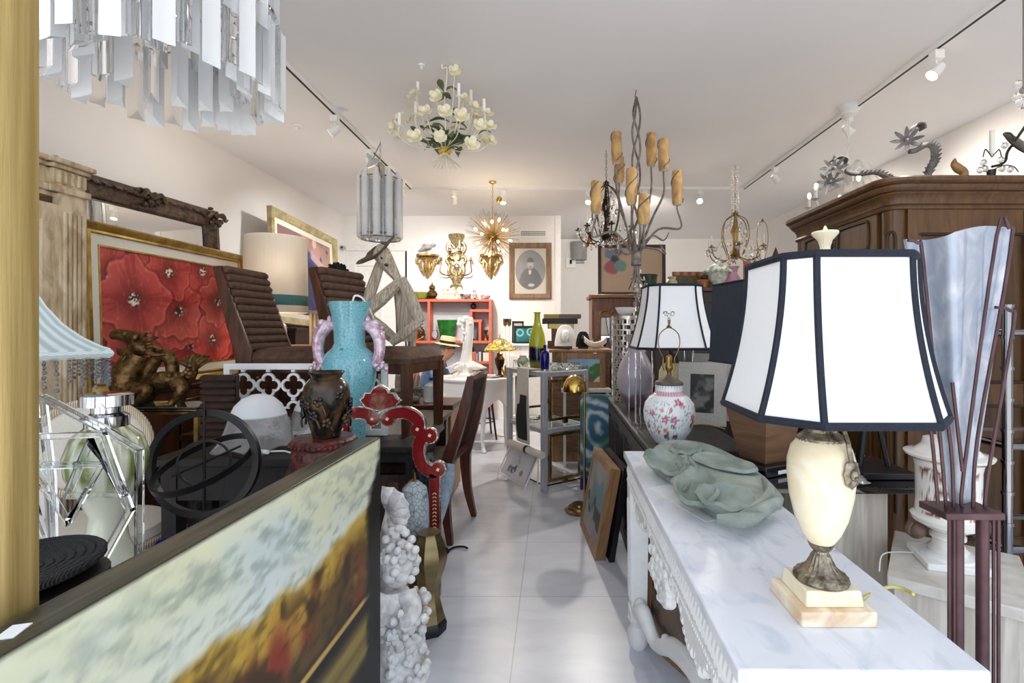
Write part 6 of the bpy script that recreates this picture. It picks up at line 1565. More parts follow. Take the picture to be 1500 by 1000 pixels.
def floral(x, y, z):
    n = len(x); c = full('B9A185', n)
    for cx_, cz, r, cl in ((-.24, .47, .055, '6E7A92'), (-.14, .49, .05, '6A6068'), (-.19, .40, .05, '39414E'), (-.23, .31, .07, '9A5A5E'), (-.12, .33, .06, '6F8C86')):
        c = mixc(c, full(cl, n), sst(.02, -.01, np.hypot(x - cx_, z - cz) - r + .05 * (fbm(x + 2, z, 12, 3, int(cz * 50)) - .5)))
    return c
sframe(876, 975, 358, 5.45, 1.66, 'large dark framed print of a flower spray on tan ground above the mirrored wardrobe', walnut_d, fillp(floral, 90, 60), -.03, .035)
T = thing('dark_cabinet', 'tall dark brown cabinet at right rear topped with pots and vases', 'cabinet', (1.27, 4.1, 0))
MB().bx(-.5, .56, -.22, .22, 0, 1.585).build('carcass', walnut_d, T, bev=.004); MB().bx(-.53, .58, -.25, .24, 1.585, 1.62).build('top', walnut, T, bev=.006)
for s in (-1, 1): dd = MB().bx(.03 + s * .27 - .24, .03 + s * .27 + .24, -.235, -.22, .08, 1.5).build('door', walnut_d, T, bev=.006); MB().ball((.03 + s * .05, -.25, .8), .013, 8).build('knob', brass_old, dd)
zc = 1.62
def oc(px, d): return V((P(px, 0, d).x, d, zc))
one(MB().lathe([(.05, 0), (.06, .01), (.075, .04), (.082, .09), (.088, .105), (.08, .105), (.07, .04), (0, .02)], 28), 'bowl', dkgreen, 'dark green glazed bowl at the left end of the dark cabinet top', 'bowl', oc(948, 3.96))
one(MB().lathe([(.03, 0), (.04, .01), (.045, .06), (.03, .08), (.035, .1), (.03, .1)], 20), 'jar', mat('cream_jar', 'A99A78', 'CFC3A4', sc=14, rough=.25), 'small cream jar right of the dark green bowl', 'jar', oc(984, 4.05))
def tap(x, y, z):
    n = len(x); c = mixc(full('2F2A1C', n), full('5F5634', n), fbm(x + 3, z, 12, 4, 5)); c = mixc(c, full('74452E', n), sst(.55, .65, fbm(x + 3, z, 9, 3, 15))); return mixc(c, mixc(full('7E4230', n), full('A06C48', n), sst(.2, .8, np.sin(x * 90) * .5 + .5)), sst(.135, .14, z))
one(canvas(.47, .17, 90, 40, 0, 0, .02), 'still_life', paintm, 'dark still life panel with red upper border on the dark cabinet top', 'painting', oc(1025, 4.28), (-.05, 0, 0), None, colf=tap)
T = thing('flower_pot', 'small terracotta pot in front of the dark still life panel', 'pot', oc(1030, 3.95)); MB().lathe([(.03, 0), (.04, .05), (.045, .05), (.045, .065), (.03, .06), (0, .05)], 20).build('pot', amber, T)
m = MB(); random.seed(2)
for i in range(26): t = i * 2.4; m.tube([(0, 0, .05), (.03 * cos(t), .03 * sin(t), .08), (.06 * cos(t), .05 * sin(t), .07 + .05 * random.random())], [.006, .008, .003], 5, sub=2)
m.build('dried_leaves', wrinkled, T)
T = thing('lidded_tureen', 'white and green lidded tureen on the dark cabinet behind the navy shade', 'tureen', oc(1051, 3.92))
MB().lathe([(.04, 0), (.045, .01), (.03, .025), (.07, .07), (.085, .11), (.1, .125), (.1, .135), (.09, .14)], 32).build('body', mat('cream_weave', 'C9CAB6', 'E4E3D4', sc=60, kind='cell', rough=.3), T)
MB().lathe([(.088, .14), (.08, .16), (.05, .18), (.02, .19), (.018, .2), (.022, .21), (0, .22)], 32).build('lid', mat('green_white_lid', '9DAA8C', 'E6E6DA', sc=26, kind='cell', rough=.3), T)
m = MB()
for i in range(16): t = i * pi / 8; m.ball((.098 * cos(t), .098 * sin(t), .128), .016, 7)
m.build('flower_rim', mat('green_rim', '8E9E78', 'C9CDB0', sc=30, rough=.4), T)
one(MB().lathe([(.05, 0), (.065, .02), (.07, .06), (.05, .1), (.035, .125), (.045, .16), (.055, .175), (.05, .175)], 28), 'pink_vase', pinkish, 'pink waisted vase right of the white and green tureen', 'vase', oc(1073, 3.98))
one(MB().lathe([(.035, 0), (.03, .02), (.028, .2), (.032, .22), (.02, .22)], 20), 'orange_column', amber, 'slim orange column ornament right of the pink vase', 'ornament', oc(1094, 4.02))
T = thing('blue_white_lamp', 'blue and white jar lamp without shade showing its harp and candle socket', 'lamp', oc(1117, 3.9))
def bw_(x, y, z):
    n = len(x); t = np.arctan2(y, x); return mixc(full('DCE2E4', n), full('35507C', n), sst(.52, .6, fbm(t * 2 + 9, z * 12, 5, 3, 8)))
MB().lathe([(.05, 0), (.055, .01), (.07, .06), (.072, .1), (.05, .14), (.06, .15), (.062, .155), (.02, .185)], 40).build('body', glaze, T, colf=bw_)
MB().lathe([(.012, .18), (.012, .22), (.016, .225), (.016, .29), (.012, .295)], 14).build('socket', candle, T)
MB().tube([(-.016, 0, .22), (-.035, 0, .3), (-.045, 0, .4), (-.03, 0, .5), (0, 0, .525), (.03, 0, .5), (.045, 0, .4), (.035, 0, .3), (.016, 0, .22)], .0028, 6, sub=4).lathe([(.01, .52), (.012, .53), (.004, .545), (0, .55)], 10).build('harp', brass_old, T)
# rusty star
star = []
for i in range(10):
    a = pi / 2 + i * pi / 5; r = .185 if i % 2 == 0 else .078; star.append((r * cos(a), r * sin(a)))
m = MB(); n = len(star); m.add([V((x, 0, z)) for x, z in star] + [V((0, -.045, 0)), V((0, .02, 0))], [(i, (i + 1) % n, n) for i in range(n)] + [((i + 1) % n, i, n + 1) for i in range(n)])
one(m, 'barn_star', rust, 'rusty metal five pointed star leaning beside the armoire', 'star', (P(1136, 0, 3.93).x, 3.93, zc + .148), (-.1, .06, 0), None, sharp=.2)
# grey lantern box on the rear wall
T = thing('wall_speaker', 'grey rounded speaker mounted on the rear wall beyond the portrait', 'speaker', P(848, 368, 8.8))
MB().lathe([(.11, -.16), (.14, -.15), (.15, .14), (.14, .17), (0, .17)], 24, el=(1, .7)).build('body', mat('grey_plastic', '8C8C8C', '9C9B9A', sc=9, rough=.5), T)
MB().tube([(-.05, .05, -.16), (-.1, .05, -.2), (.1, .05, -.2), (.05, .05, -.16)], .012, 6).build('bracket', steel, T)
T = thing('wall_box', 'small grey junction box on the rear wall below the speaker', 'box', P(836, 385, 8.84)); MB().bx(-.09, .09, -.03, .02, -.09, .09).build('box', white_plastic, T, bev=.006); MB().bx(-.02, .02, -.034, -.028, -.02, .05).build('panel', black_matt, T)
T = thing('pipe_rail', 'dark upright pipe stand beside the tan flower print', 'stand', (P(879, 0, 6.1).x, 6.1, 0)); MB().tube([(0, 0, .02), (0, 0, P(0, 368, 6.1).z)], .016, 8).build('pole', black_iron, T); MB().lathe([(.14, 0), (.14, .015), (.02, .03)], 24).build('base', black_iron, T)
# ------------------------------------------------------------------ steel shelf stand with things on it
c0, c1, c2 = V((-.07, 3.9, 0)), V((-.385, 4.36, 0)), V((.27, 4.13, 0)); c3 = c1 + c2 - c0; ctr = (c0 + c3) / 2
ux = (c2 - c0); wx = ux.length; ang = math.atan2(ux.y, ux.x); wy = (c1 - c0).length
T = thing('steel_shelf', 'brushed steel two tier shelf stand with square posts in the middle of the aisle', 'shelf', ctr, ang)
hx_, hy_ = wx / 2, wy / 2; ZT, ZM = .95, .5
for a in (-1, 1):
    for b in (-1, 1): MB().bx(a * hx_ - .021, a * hx_ + .021, b * hy_ - .021, b * hy_ + .021, 0, ZT).build('post', steel, T, bev=.003)
for z, nm in ((ZT, 'top_frame'), (ZM, 'middle_frame')):
    m = MB()
    for s in (-1, 1): m.bx(-hx_ + .02, hx_ - .02, s * hy_ - .015, s * hy_ + .015, z - .04, z - .004); m.bx(s * hx_ - .015, s * hx_ + .015, -hy_ + .02, hy_ - .02, z - .04, z - .004)
    m.build(nm, steel, T, bev=.002)
    MB().bx(-hx_ + .01, hx_ - .01, -hy_ + .01, hy_ - .01, z - .004, z).build('glass_shelf', mat('grey_glass_' + nm, 'B8C8C6', rough=.03, alpha=.35), T)
MB().bx(-hx_ + .02, hx_ - .02, -hy_ + .02, hy_ - .02, .03, .042).build('glass_shelf', glass, T)
# brass greek key frames on the right-front side
for z0, z1 in ((.555, .885), (.07, .45)):
    m = MB(); w = wx * .78; h = z1 - z0
    m.rect(w, h, [(0, -.012), (0, .012), (.022, .012), (.022, -.012)], z0)
    m.bx(-.022, .022, -.012, .012, z1 - .002, z1 + .06 if z1 > .6 else z1 + .012); m.bx(-.022, .022, -.012, .012, z0 - .03, z0)
    for s in (-1, 1): m.bx(s * w / 2, s * (w / 2 + .06), -.012, .012, (z0 + z1) / 2 - .02, (z0 + z1) / 2 + .02)
    m.build('brass_key_frame', brass_old, T, (0, -hy_ - .002, 0), bev=.002)
m = MB(); m.rect(wx * .7, .3, [(0, -.01), (0, .01), (.02, .01), (.02, -.01)], .57); m.build('brass_key_frame', brass_old, T, (0, hy_, 0))
def onshelf(px, d, z=ZT): return V((P(px, 0, d).x, d, z + .001))
yv = [(.05, 0), (.062, .005), (.068, .03), (.075, .1), (.074, .17), (.072, .22), (.06, .3), (.038, .36), (.027, .4), (.025, .47), (.034, .485), (.03, .485), (.02, .46), (0, .4)]
T = thing('banded_vase', 'tall lime yellow glass vase with navy lower band on the steel shelf', 'vase', onshelf(787, 4.27))
def yb(x, y, z):
    n = len(x); return mixc(mixc(full('6A7026', n), full('12152F', n), sst(.06, .07, z)), full('AFB22A', n), sst(.165, .175, z + .02 * np.arctan2(y, x) / 3))
pr = [(a + (b - a) * t, c + (d - c) * t) for (a, c), (b, d) in zip(yv, yv[1:]) for t in (0, .25, .5, .75)]
MB().lathe(pr, 40).build('body', glaze, T, colf=yb)
T = thing('cobalt_bottle', 'cobalt blue square shouldered bottle with silver foot on the front corner of the steel shelf', 'bottle', onshelf(798, 4.0))
MB().lathe([(.03, .012), (.036, .02), (.037, .14), (.03, .155), (.012, .165), (.012, .205), (.015, .21), (0, .21)], 24).build('body', cobalt, T); MB().lathe([(.034, 0), (.034, .014), (.02, .016)], 24).build('foot', silver, T)
one(MB().lathe([(.045, 0), (.05, .01), (.055, .05), (.045, .075), (.03, .085), (.032, .1), (.026, .1), (.026, .085), (.04, .05), (0, .012)], 24), 'glass_jar', mat('green_tint_glass', 'D6E2D4', rough=.05, trans=.85), 'round pale green glass jar behind the yellow vase on the steel shelf', 'jar', onshelf(766, 4.42))
crys = [(812, 4.2, .04, 'clear crystal ashtray nearest the cobalt bottle'), (828, 4.15, .045, 'clear cut crystal dish in the middle of the steel shelf top'), (843, 4.25, .04, 'clear crystal dish at the right end of the steel shelf top')]
for px, d, r, lb in crys:
    one(MB().lathe([(r * .7, 0), (r * 1.1, .02), (r * 1.25, .05), (r * 1.05, .05), (r * .6, .018), (0, .014)], 10), 'crystal_dish', crystal, lb, 'dish', onshelf(px, d), .3, 'crystal dishes on the steel shelf', sharp=.2)
T = thing('metal_picture_stand', 'slim metal display rod behind the crystal dishes', 'stand', onshelf(826, 4.4)); MB().lathe([(.035, 0), (.035, .006), (.004, .01), (.004, .16)], 14).build('rod', brass_old, T)
one(MB().lathe([(.05, 0), (.07, .015), (.08, .04), (.07, .04), (.04, .012)], 10), 'crystal_dish', crystal, 'clear crystal dish on the middle tier of the steel shelf', 'dish', V((ctr.x - .12, ctr.y - .02, ZM + .001)), 0, 'crystal dishes on the steel shelf', sharp=.2)
# white hanging with black woven centre, rolled at the foot
nrm = V((-cos(ang), -sin(ang), 0))                # outward on the left side
o = (c0 + c1) / 2 + nrm * .024
T = thing('woven_hanging', 'cream leather strip with black woven centre hanging over the left side of the steel shelf', 'hanging', o, ang - pi / 2)
def strip(z0, z1, w, mt, nm, y, wob=.006, th=.004):
    MB().surf(lambda u, v: (-w / 2 + w * u + .0, y - .012 * sin(v * 3) - wob * sin(u * 3 + v * 5), z0 + (z1 - z0) * v), 6, 16, th).build(nm, mt, T)
strip(.34, ZT + .012, .21, cloth_w, 'strip', -.004)
strip(.37, .74, .15, mat('black_weave', '141416', '2E2E33', sc=60, kind='wave', rough=.8), 'woven_centre', -.012)
MB().surf(lambda u, v: (-.105 + .21 * u, -.006 + .12 * v, ZT + .012 - .004 * v), 4, 6, .004).build('folded_end', cloth_w, T)
m = MB().tube([(-.16, -.045, .315), (.36, -.045, .315)], .03, 14); m.build('roll', cloth_w, T)
MB().tube([(.12, -.045, .315), (.15, -.045, .315)], .034, 14).build('tie', black, T)
# magazine rack with a print
o = (c0 + c1) / 2 + nrm * .085
T = thing('print_rack', 'white wire rack holding flower prints at the foot of the steel shelf', 'rack', o, ang - pi / 2)
m = MB()
for x in (-.24, .22):
    m.tube([(x, .07, .27), (x, .06, .0)], .006, 6); m.tube([(x, .07, .27), (x, -.05, .05), (x, -.06, 0)], .006, 6)
m.tube([(-.24, -.05, .05), (.22, -.05, .05)], .006, 6).tube([(-.24, .07, .27), (.22, .07, .27)], .006, 6)
m.build('wire_frame', white_gloss, T)
def printf(x, y, z):
    n = len(x); v = z; c = mixc(full('C8CCD4', n), full('E2E3E6', n), fbm(x + 1, v, 8, 3, 3)); c = mixc(c, full('5F6A78', n), sst(.6, .68, fbm(x + 2, v, 13, 4, 8)) * sst(.12, .05, np.abs(x + .03))); return mixc(c, full('B98A8E', n), sst(.03, .02, np.hypot(x - .1, v - .06)))
for k, (lb, dy) in enumerate((('front flower print held in the white wire rack', 0), ('second print behind the front one in the white wire rack', .02))):
    q = canvas(.4, .24, 60, 36, 0, 0, .004)
    x = one(q, 'art_print', paintm, lb, 'print', o + Matrix.Rotation(ang - pi / 2, 3, 'Z') @ V((-.01, -.045 + dy * 1.0, .062)), (-.5, 0, ang - pi / 2), 'prints in the wire rack', colf=printf)

# brass floor lamp
o = V(((849 - CX) / F * 3.49, 3.49, 0))
T = thing('brass_floor_lamp', 'brass pharmacy floor lamp with dome shade and round stepped foot', 'floor lamp', o)
MB().lathe([(.105, 0), (.108, .012), (.095, .022), (.085, .024), (.08, .036), (.055, .042), (.05, .055), (.02, .06), (0, .06)], 36).build('base', brass_old, T)
m = MB().tube([(.035, 0, .05), (.035, 0, .86), (.033, 0, .91), (.01, 0, .935), (-.02, 0, .94)], .0085, 10, sub=4).tube([(.035, 0, .45), (.035, 0, .47)], .012, 10); m.build('pole', brass, T)
sd = MB().lathe([(.085, .85), (.086, .862), (.08, .9), (.06, .94), (.03, .962), (0, .967), (.0, .962), (.055, .935), (.078, .895), (.082, .855)], 36, (-.035, 0, 0), cap=False).build('lamp_shade', brass, T)
MB().tube([(.035, 0, .84), (.06, 0, .84)], .007, 8).ball((.065, 0, .84), .012, 8).build('knob', brass, T)

# leaning oak framed picture and black frame behind it
def leaner(name, label, bx, y0, y1, tx, h, th, fm, colf, mo):
    w = y1 - y0; ang_ = math.atan2(tx - bx, h)
    T = thing(name, label, 'painting', (bx, (y0 + y1) / 2, 0), (-ang_, 0, -pi / 2 + .11))
    hh = h / cos(ang_)
    MB().rect(w, hh, [(0, -th), (0, .0), (.03, .004), (.045, -.004), (.045, -th)]).build('frame', fm, T)
    canvas(w - .09, hh - .09, 60, 70, .045, .006, .01).build('canvas', paintm, T, colf=colf)
    MB().bx(-w / 2 + .02, w / 2 - .02, th - .006, th - .001, .02, hh - .02).build('backing', black_matt, T); return T
def abstract(x, y, z):
    n = len(x); c = mixc(full('7E7A72', n), full('A9A59C', n), fbm(x + 3, z, 7, 4, 3)); c = mixc(c, full('5F7C80', n), sst(.5, .6, fbm(x + 3, z, 4, 3, 9))); c = mixc(c, full('8C6E7C', n), sst(.55, .65, fbm(x + 3, z, 4, 3, 19))); return mixc(c, full('2E2C28', n), sst(.63, .7, fbm(x + 8, z, 6, 3, 29)))
leaner('oak_framed_picture', 'abstract picture in thick oak frame leaning against the dark chest', .205, 2.74, 3.26, .30, .51, .055, oak, abstract, 0)
leaner('black_framed_picture', 'black framed picture leaning right behind the oak framed one', .285, 2.72, 3.2, .37, .52, .03, black, lambda x, y, z: full('2A2A28', len(x)), 0)

# ------------------------------------------------------------------ dark chest with its lamps and vases
T = thing('dark_chest', 'long grey black carved chest along the aisle behind the marble console', 'chest', (.655, 2.96, 0), -pi / 2)
# local front -y -> world -x ; local x = -(wy-2.96); local y = wx-.655
MB().bx(-.83, .80, -.215, .22, .04, .735).build('carcass', chest_w, T, bev=.004)
MB().bx(-.85, .81, -.235, .225, .735, .765).build('top', chest_w, T, bev=.008)
m = MB()
for i in range(4):
    x = -.62 + i * .41
    for k in range(9): m.tube([(x - .15 + k * .0375, -.218, .14), (x - .15 + k * .0375, -.222, .62)], .011, 6)
    m.rect(.38, .6, [(0, .215), (0, .226), (.02, .226), (.03, .215)], .08)
    for q in range(len(m.v) - 16, len(m.v)): p = m.v[q]; m.v[q] = (p[0] + x, p[1], p[2])
m.bx(-.83, .8, -.228, -.21, .66, .72); m.build('carving', chest_w, T)
m = MB().bx(-.84, .80, -.225, .22, 0, .06); m.build('plinth', chest_w, T)
MB().rect(.38, .5, [(0, 0), (0, .012), (.03, .012), (.04, 0)], .2).build('end_panel', mat('dark_navy_paint', '171C24', '232A34', sc=12, rough=.25), T, (.80, 0, 0), (0, 0, pi / 2))
ZC = .766
def onc(px, d): return V((P(px, 0, d).x, d, ZC))
# floral porcelain jar lamp with harp
o = onc(980, 2.29)
T = thing('floral_jar_lamp', 'white porcelain ginger jar lamp with pink flowers and bare harp', 'lamp', o)
FJ = []
random.seed(14)
for i in range(16): FJ.append((-pi / 2 + (i - 8) * .39 + random.uniform(-.1, .1), random.uniform(.05, .19), random.uniform(.012, .02), i % 3))
FJ += [(-1.95, .125, .022, 0), (-1.6, .125, .022, 0), (-2.05, .165, .013, 1), (-1.75, .17, .013, 1), (-.75, .13, .022, 0), (-.72, .095, .02, 2), (-1.9, .045, .018, 2), (-1.5, .045, .018, 2), (-2.5, .15, .02, 0), (-1.4, .2, .02, 0)]
def flo_(x, y, z):
    n = len(x); t = np.arctan2(y, x); r = np.hypot(x, y); c = full('E9ECEE', n); tw = fbm(t * 2.6 + 20, z * 22, 6, 3, 5)
    c = mixc(c, full('7E8E84', n), sst(.62, .68, tw) * sst(.035, .05, z) * sst(.21, .19, z) * .8)
    for a, zz_, s, k in FJ:
        dt = np.angle(np.exp(1j * (t - a))) * r; dz = z - zz_; q = np.hypot(dt, dz); w = np.arctan2(dz, dt)
        c = mixc(c, full(('B8486C', 'C9694A', '5B3A5E')[k], n), sst(1, .8, q / (s * (.75 + .25 * np.cos(5 * w)))) * .85); c = mixc(c, full('E3B9A0', n), sst(.3, .2, q / s))
    band_ = sst(.222, .226, z) * sst(.244, .24, z); c = mixc(c, full('C07884', n), band_ * (.4 + .5 * np.sin(t * 18) ** 2)); c = mixc(c, full('8A8FA8', n), sst(.255, .26, z) * sst(.5, .7, np.sin(t * 30) * .5 + .5) * .6); return c
fj = [(.06, 0), (.066, .004), (.07, .012), (.1, .06), (.116, .11), (.119, .145), (.112, .185), (.09, .215), (.068, .232), (.064, .24), (.064, .268), (.06, .272)]
pr = [(a + (b - a) * t, c + (d - c) * t) for (a, c), (b, d) in zip(fj, fj[1:]) for t in (0, .2, .4, .6, .8)]
MB().lathe(pr, 180).build('body', glaze, T, colf=flo_)
MB().lathe([(.064, .27), (.066, .274), (.062, .284), (.03, .3), (.012, .312), (.01, .32)], 30).build('cap', mat('pewter_cap', '5A5148', '6E655B', sc=30, rough=.5, metal=.4), T)
MB().lathe([(.01, .315), (.01, .33), (.017, .342), (.018, .36), (.015, .365), (.015, .4), (.01, .405), (0, .41)], 20).build('socket', brass_old, T)
m = MB().tube([(-.022, 0, .335), (-.03, 0, .36), (-.026, 0, .39), (-.042, 0, .425), (-.05, 0, .47), (-.04, 0, .51), (0, 0, .535), (.04, 0, .51), (.05, 0, .47), (.042, 0, .425), (.026, 0, .39), (.03, 0, .36), (.022, 0, .335)], .0026, 6, sub=5)
m.build('harp', brass_old, T)
MB().lathe([(.012, .532), (.013, .538), (.005, .548), (.007, .56), (.004, .572)], 12).build('finial_base', brass_old, T)
m = MB(); 
for a in (-1, 1): m.ball((a * .016, 0, .6), (.013, .006, .013), 8); 
m.ball((0, 0, .59), (.009, .007, .012), 8).lathe([(.008, .565), (.004, .585)], 8); m.build('crystal_finial', crystal, T)
# striped white shade lamp with pale yellow jar
def oct_shade(T, rb, rt, z0, z1, cb, ct, flare, mt, tm, rot=0, tw=.011):
    """a cut corner square bell shade, black braid on every seam and both rims"""
    def corners(r, c): return [(r, -r + c), (r, r - c), (r - c, r), (-r + c, r), (-r, r - c), (-r, -r + c), (-r + c, -r), (r - c, -r)]
    N_ = 14; rows = []
    for i in range(N_ + 1):
        t = i / N_; k = (1 - t) ** flare; r = rt + (rb - rt) * k; c = ct + (cb - ct) * k; rows.append([V((x, y, z0 + (z1 - z0) * t)) for x, y in corners(r, c)])
    m = MB(); vs = [p for r in rows for p in r]; fs = [(i * 8 + k, i * 8 + (k + 1) % 8, (i + 1) * 8 + (k + 1) % 8, (i + 1) * 8 + k) for i in range(N_) for k in range(8)]
    K2 = len(vs); vs += [V((p.x * .985, p.y * .985, p.z)) for p in vs]; fs += [tuple(K2 + q for q in f[::-1]) for f in fs]
    for k in range(8): a, b = k, (k + 1) % 8; fs += [(b, a, K2 + a, K2 + b), (N_ * 8 + a, N_ * 8 + b, K2 + N_ * 8 + b, K2 + N_ * 8 + a)]
    m.add(vs, fs); sd = m.build('lamp_shade', mt, T, rot=(0, 0, rot), sharp=.45, loc=T.get('sl', (0, 0, 0)))
    m = MB()
    for k in range(8): m.tube([r[k] for r in rows], tw * .62, 4)
    for rw in (rows[0], rows[-1]):
        pts = []
        for k in range(8): 
            for q in range(4): pts.append(rw[k].lerp(rw[(k + 1) % 8], q / 4))
        m.tube(pts, tw * .75, 6, True)
    m.build('black_braid', tm, sd); return sd
o = onc(983, 2.93)
T = thing('yellow_jar_lamp', 'white shade lamp with black seams over a pale yellow jar on the dark chest', 'lamp', o)
MB().lathe([(.055, 0), (.06, .01), (.07, .08), (.075, .2), (.07, .28), (.05, .32), (.04, .33)], 30).build('body', mat('pale_yellow_glaze', 'C9B584', 'DACB9E', sc=8, rough=.25), T)
MB().lathe([(.045, .325), (.046, .34), (.036, .37), (.03, .375), (.012, .38), (.012, .44)], 24).build('cap', mat('lamp_cap', '3E372F', rough=.5, metal=.4), T)
T['sl'] = (0, 0, 0); oct_shade(T, .225, .155, P(0, 511, 2.72).z - ZC, P(0, 420, 2.93).z - ZC, .085, .055, 1.6, shade_white, trim_black, 0, .011); del T['sl']
MB().lathe([(.012, .42), (.012, .78)], 8).build('rod', brass_old, T)
# acrylic rod stand
T = thing('acrylic_stand', 'clear acrylic rod frame stand on the dark chest around the yellow jar lamp', 'stand', (0, 0, 0))
for px, px2, d in ((921, 956, 2.72), (1003, 1016, 2.80), (931, 938, 2.6)):
    a, b = P(px, 0, d).x, P(px2, 0, d).x
    MB().tube([(a, d, 1.17), (a, d, ZC + .04), (a + .015, d, ZC + .0075), (b, d - .0, ZC + .0075), (b, d + .01, ZC + .03), (b, d + .01, 1.17)], .0042, 6).build('rod', lucite, T)
# lilac vase
T = thing('lilac_vase', 'large lilac and plum two tone glass vase on the dark chest', 'vase', onc(931, 3.3))
def lil(x, y, z):
    n = len(x); return mixc(full('6E5866', n), full('A8A0AA', n), sst(.085, .11, z + .012 * np.sin(5 * np.arctan2(y, x))) )
lv = [(.06, 0), (.07, .01), (.1, .07), (.12, .15), (.124, .21), (.11, .28), (.08, .34), (.055, .38), (.05, .43), (.06, .47), (.075, .49), (.07, .49), (.045, .43), (0, .38)]
pr = [(a + (b - a) * t, c + (d - c) * t) for (a, c), (b, d) in zip(lv, lv[1:]) for t in (0, .25, .5, .75)]
MB().lathe(pr, 44).build('body', mat('two_tone_glass', '808080', attr=True, rough=.3, coat=.3), T, colf=lil)
# silver brick lattice column
o = V((P(921, 0, 3.60).x, 3.60, ZC))
T = thing('silver_lattice_column', 'silver openwork brick lattice column on the dark chest beside the lilac vase', 'column', o)
r = .12; zt_ = P(0, 467, 3.6).z - ZC
m = MB(); random.seed(19)
rows = 15; cols = 14
for j in range(rows):
    z0 = j * zt_ / rows; z1 = (j + 1) * zt_ / rows
    for k in range(cols):
        a = 2 * pi * (k + .5 * (j % 2)) / cols; c, s = cos(a), sin(a)
        m.box((r * c, r * s, (z0 + z1) / 2), (.008, .012, z1 - z0), rz(a))
    for i in range(28):
        if (i * 7 + j * 3) % 5 == 0: continue
        a0 = 2 * pi * i / 28; m.box((r * cos(a0), r * sin(a0), z1), (.008, 2 * pi * r / 28 * 1.05, .009), rz(a0))
m.build('lattice', lattice_m, T)
MB().lathe([(.0, zt_), (r + .008, zt_), (r + .008, zt_ + .022), (0, zt_ + .022)], 32).build('top', silver, T)
MB().lathe([(r - .03, 0), (r + .004, 0), (r + .004, .012), (r - .03, .012)], 32, cap=False).build('base_ring', silver, T)
one(MB().lathe([(.03, 0), (.04, .004), (.06, .03), (.075, .06), (.07, .06), (.05, .025), (0, .012)], 28), 'bowl', white_gloss, 'white bowl with grey mark on top of the silver lattice column', 'bowl', o + V((-.03, -.03, zt_ + .0225)))
T = thing('stacked_acrylic_lamp', 'stacked clear acrylic block lamp behind the branch chandelier foot', 'lamp', o + V((.07, .04, zt_ + .0225)))
m = MB(); z = 0
for i in range(10): 
    w = .05 if i % 2 == 0 else .026; h = .035; m.box((0, 0, z + h / 2), (w, w, h - .001), rz(.3 * i)); z += h
m.build('blocks', lucite, T)
for i in range(4):
    MB().box((.0, 0, .16 + i * .055), (.15 - .02 * (i % 2), .01, .008), rz(.4 * i)).box((.07 * cos(.4 * i), .07 * sin(.4 * i), .16 + i * .055 + .015), (.022, .022, .03), rz(.4 * i)).build('cross_piece', lucite, T)
MB().tube([(0, 0, z), (0, 0, z + .02)], .008, 8).build('socket', chrome, T)
# grey mat framed photographs leaning
def gm(px0, px1, d0, z0, z1, label, lean, inner, yaw):
    a, b = P(px0, 0, d0).x, P(px1, 0, d0).x; w = b - a; h = z1 - z0
    T = thing('matted_photograph', label, 'picture', ((a + b) / 2, d0, z0), (lean, 0, yaw))
    MB().rect(w, h, [(0, -.006), (0, .004), (inner, .003), (inner, -.006)]).build('mat', grey_mat, T)
    def ph(x, y, z): n = len(x); return mixc(full('1C1B1A', n), full('6E6C68', n), sst(.5, .75, fbm(x + 3, z, 14, 4, 7)))
    canvas(w - 2 * inner, h - 2 * inner, 40, 50, inner, .001, .004).build('photograph', paintm, T, colf=ph); return T
gm(993, 1062, 2.70, ZC + .002, 1.11, 'dark photograph in broad grey mat leaning on the dark chest', -.12, .065, -.45)
gm(1012, 1072, 2.85, ZC + .002, 1.15, 'second grey matted photograph half hidden behind the first on the dark chest', -.1, .09, -.5)
one(MB().tube([PL(1012, 622, 2.42, (0, 0, 0)), P(1030, 621, 2.5), P(1048, 624, 2.45), P(1062, 628, 2.4)], .0035, 6, sub=5), 'lamp_cord', mat('gold_cord', 'A8934A', rough=.4), 'thin gold lamp cord lying on the dark chest right of the floral jar', 'cord', (0, 0, .0))
# ------------------------------------------------------------------ marble topped console
ZK = .78
cx0, cx1, cy0, cy1 = .29, .672, .745, 2.075
T = thing('marble_console', 'white carved console table with pale grey veined marble top', 'console table', ((cx0 + cx1) / 2, (cy0 + cy1) / 2, 0), -pi / 2 - .012)
# local x = -(wy - c), local y = wx - c ; front -y = world -x
L2, D2 = (cy1 - cy0) / 2, (cx1 - cx0) / 2
MB().bx(-L2, L2, -D2, D2, ZK - .028, ZK).build('marble_top', marble, T, bev=.004)
m = MB(); m.bx(-L2 + .025, L2 - .025, -D2 + .02, D2 - .02, ZK - .115, ZK - .0285); m.build('apron', white_paint, T, bev=.003)
m = MB()
for i in range(62): 
    x = -L2 + .05 + i * (2 * L2 - .1) / 61; m.tube([(x, -D2 + .017, ZK - .095), (x, -D2 + .012, ZK - .065), (x, -D2 + .017, ZK - .04)], .006, 6)
for i in range(16):
    y = -D2 + .05 + i * (2 * D2 - .1) / 15
    for s in (-1, 1): m.tube([(s * (L2 - .022), y, ZK - .095), (s * (L2 - .022), y, ZK - .04)], .006, 6)
m.bx(-L2 + .02, L2 - .02, -D2 + .012, -D2 + .03, ZK - .034, ZK - .0285); m.bx(-L2 + .02, L2 - .02, -D2 + .012, -D2 + .03, ZK - .115, ZK - .104)
for i in range(110): m.ball((-L2 + .03 + i * (2 * L2 - .06) / 109, -D2 + .014, ZK - .112), .0055, 6)
m.build('fluted_frieze', white_paint, T)
m = MB(); random.seed(15)
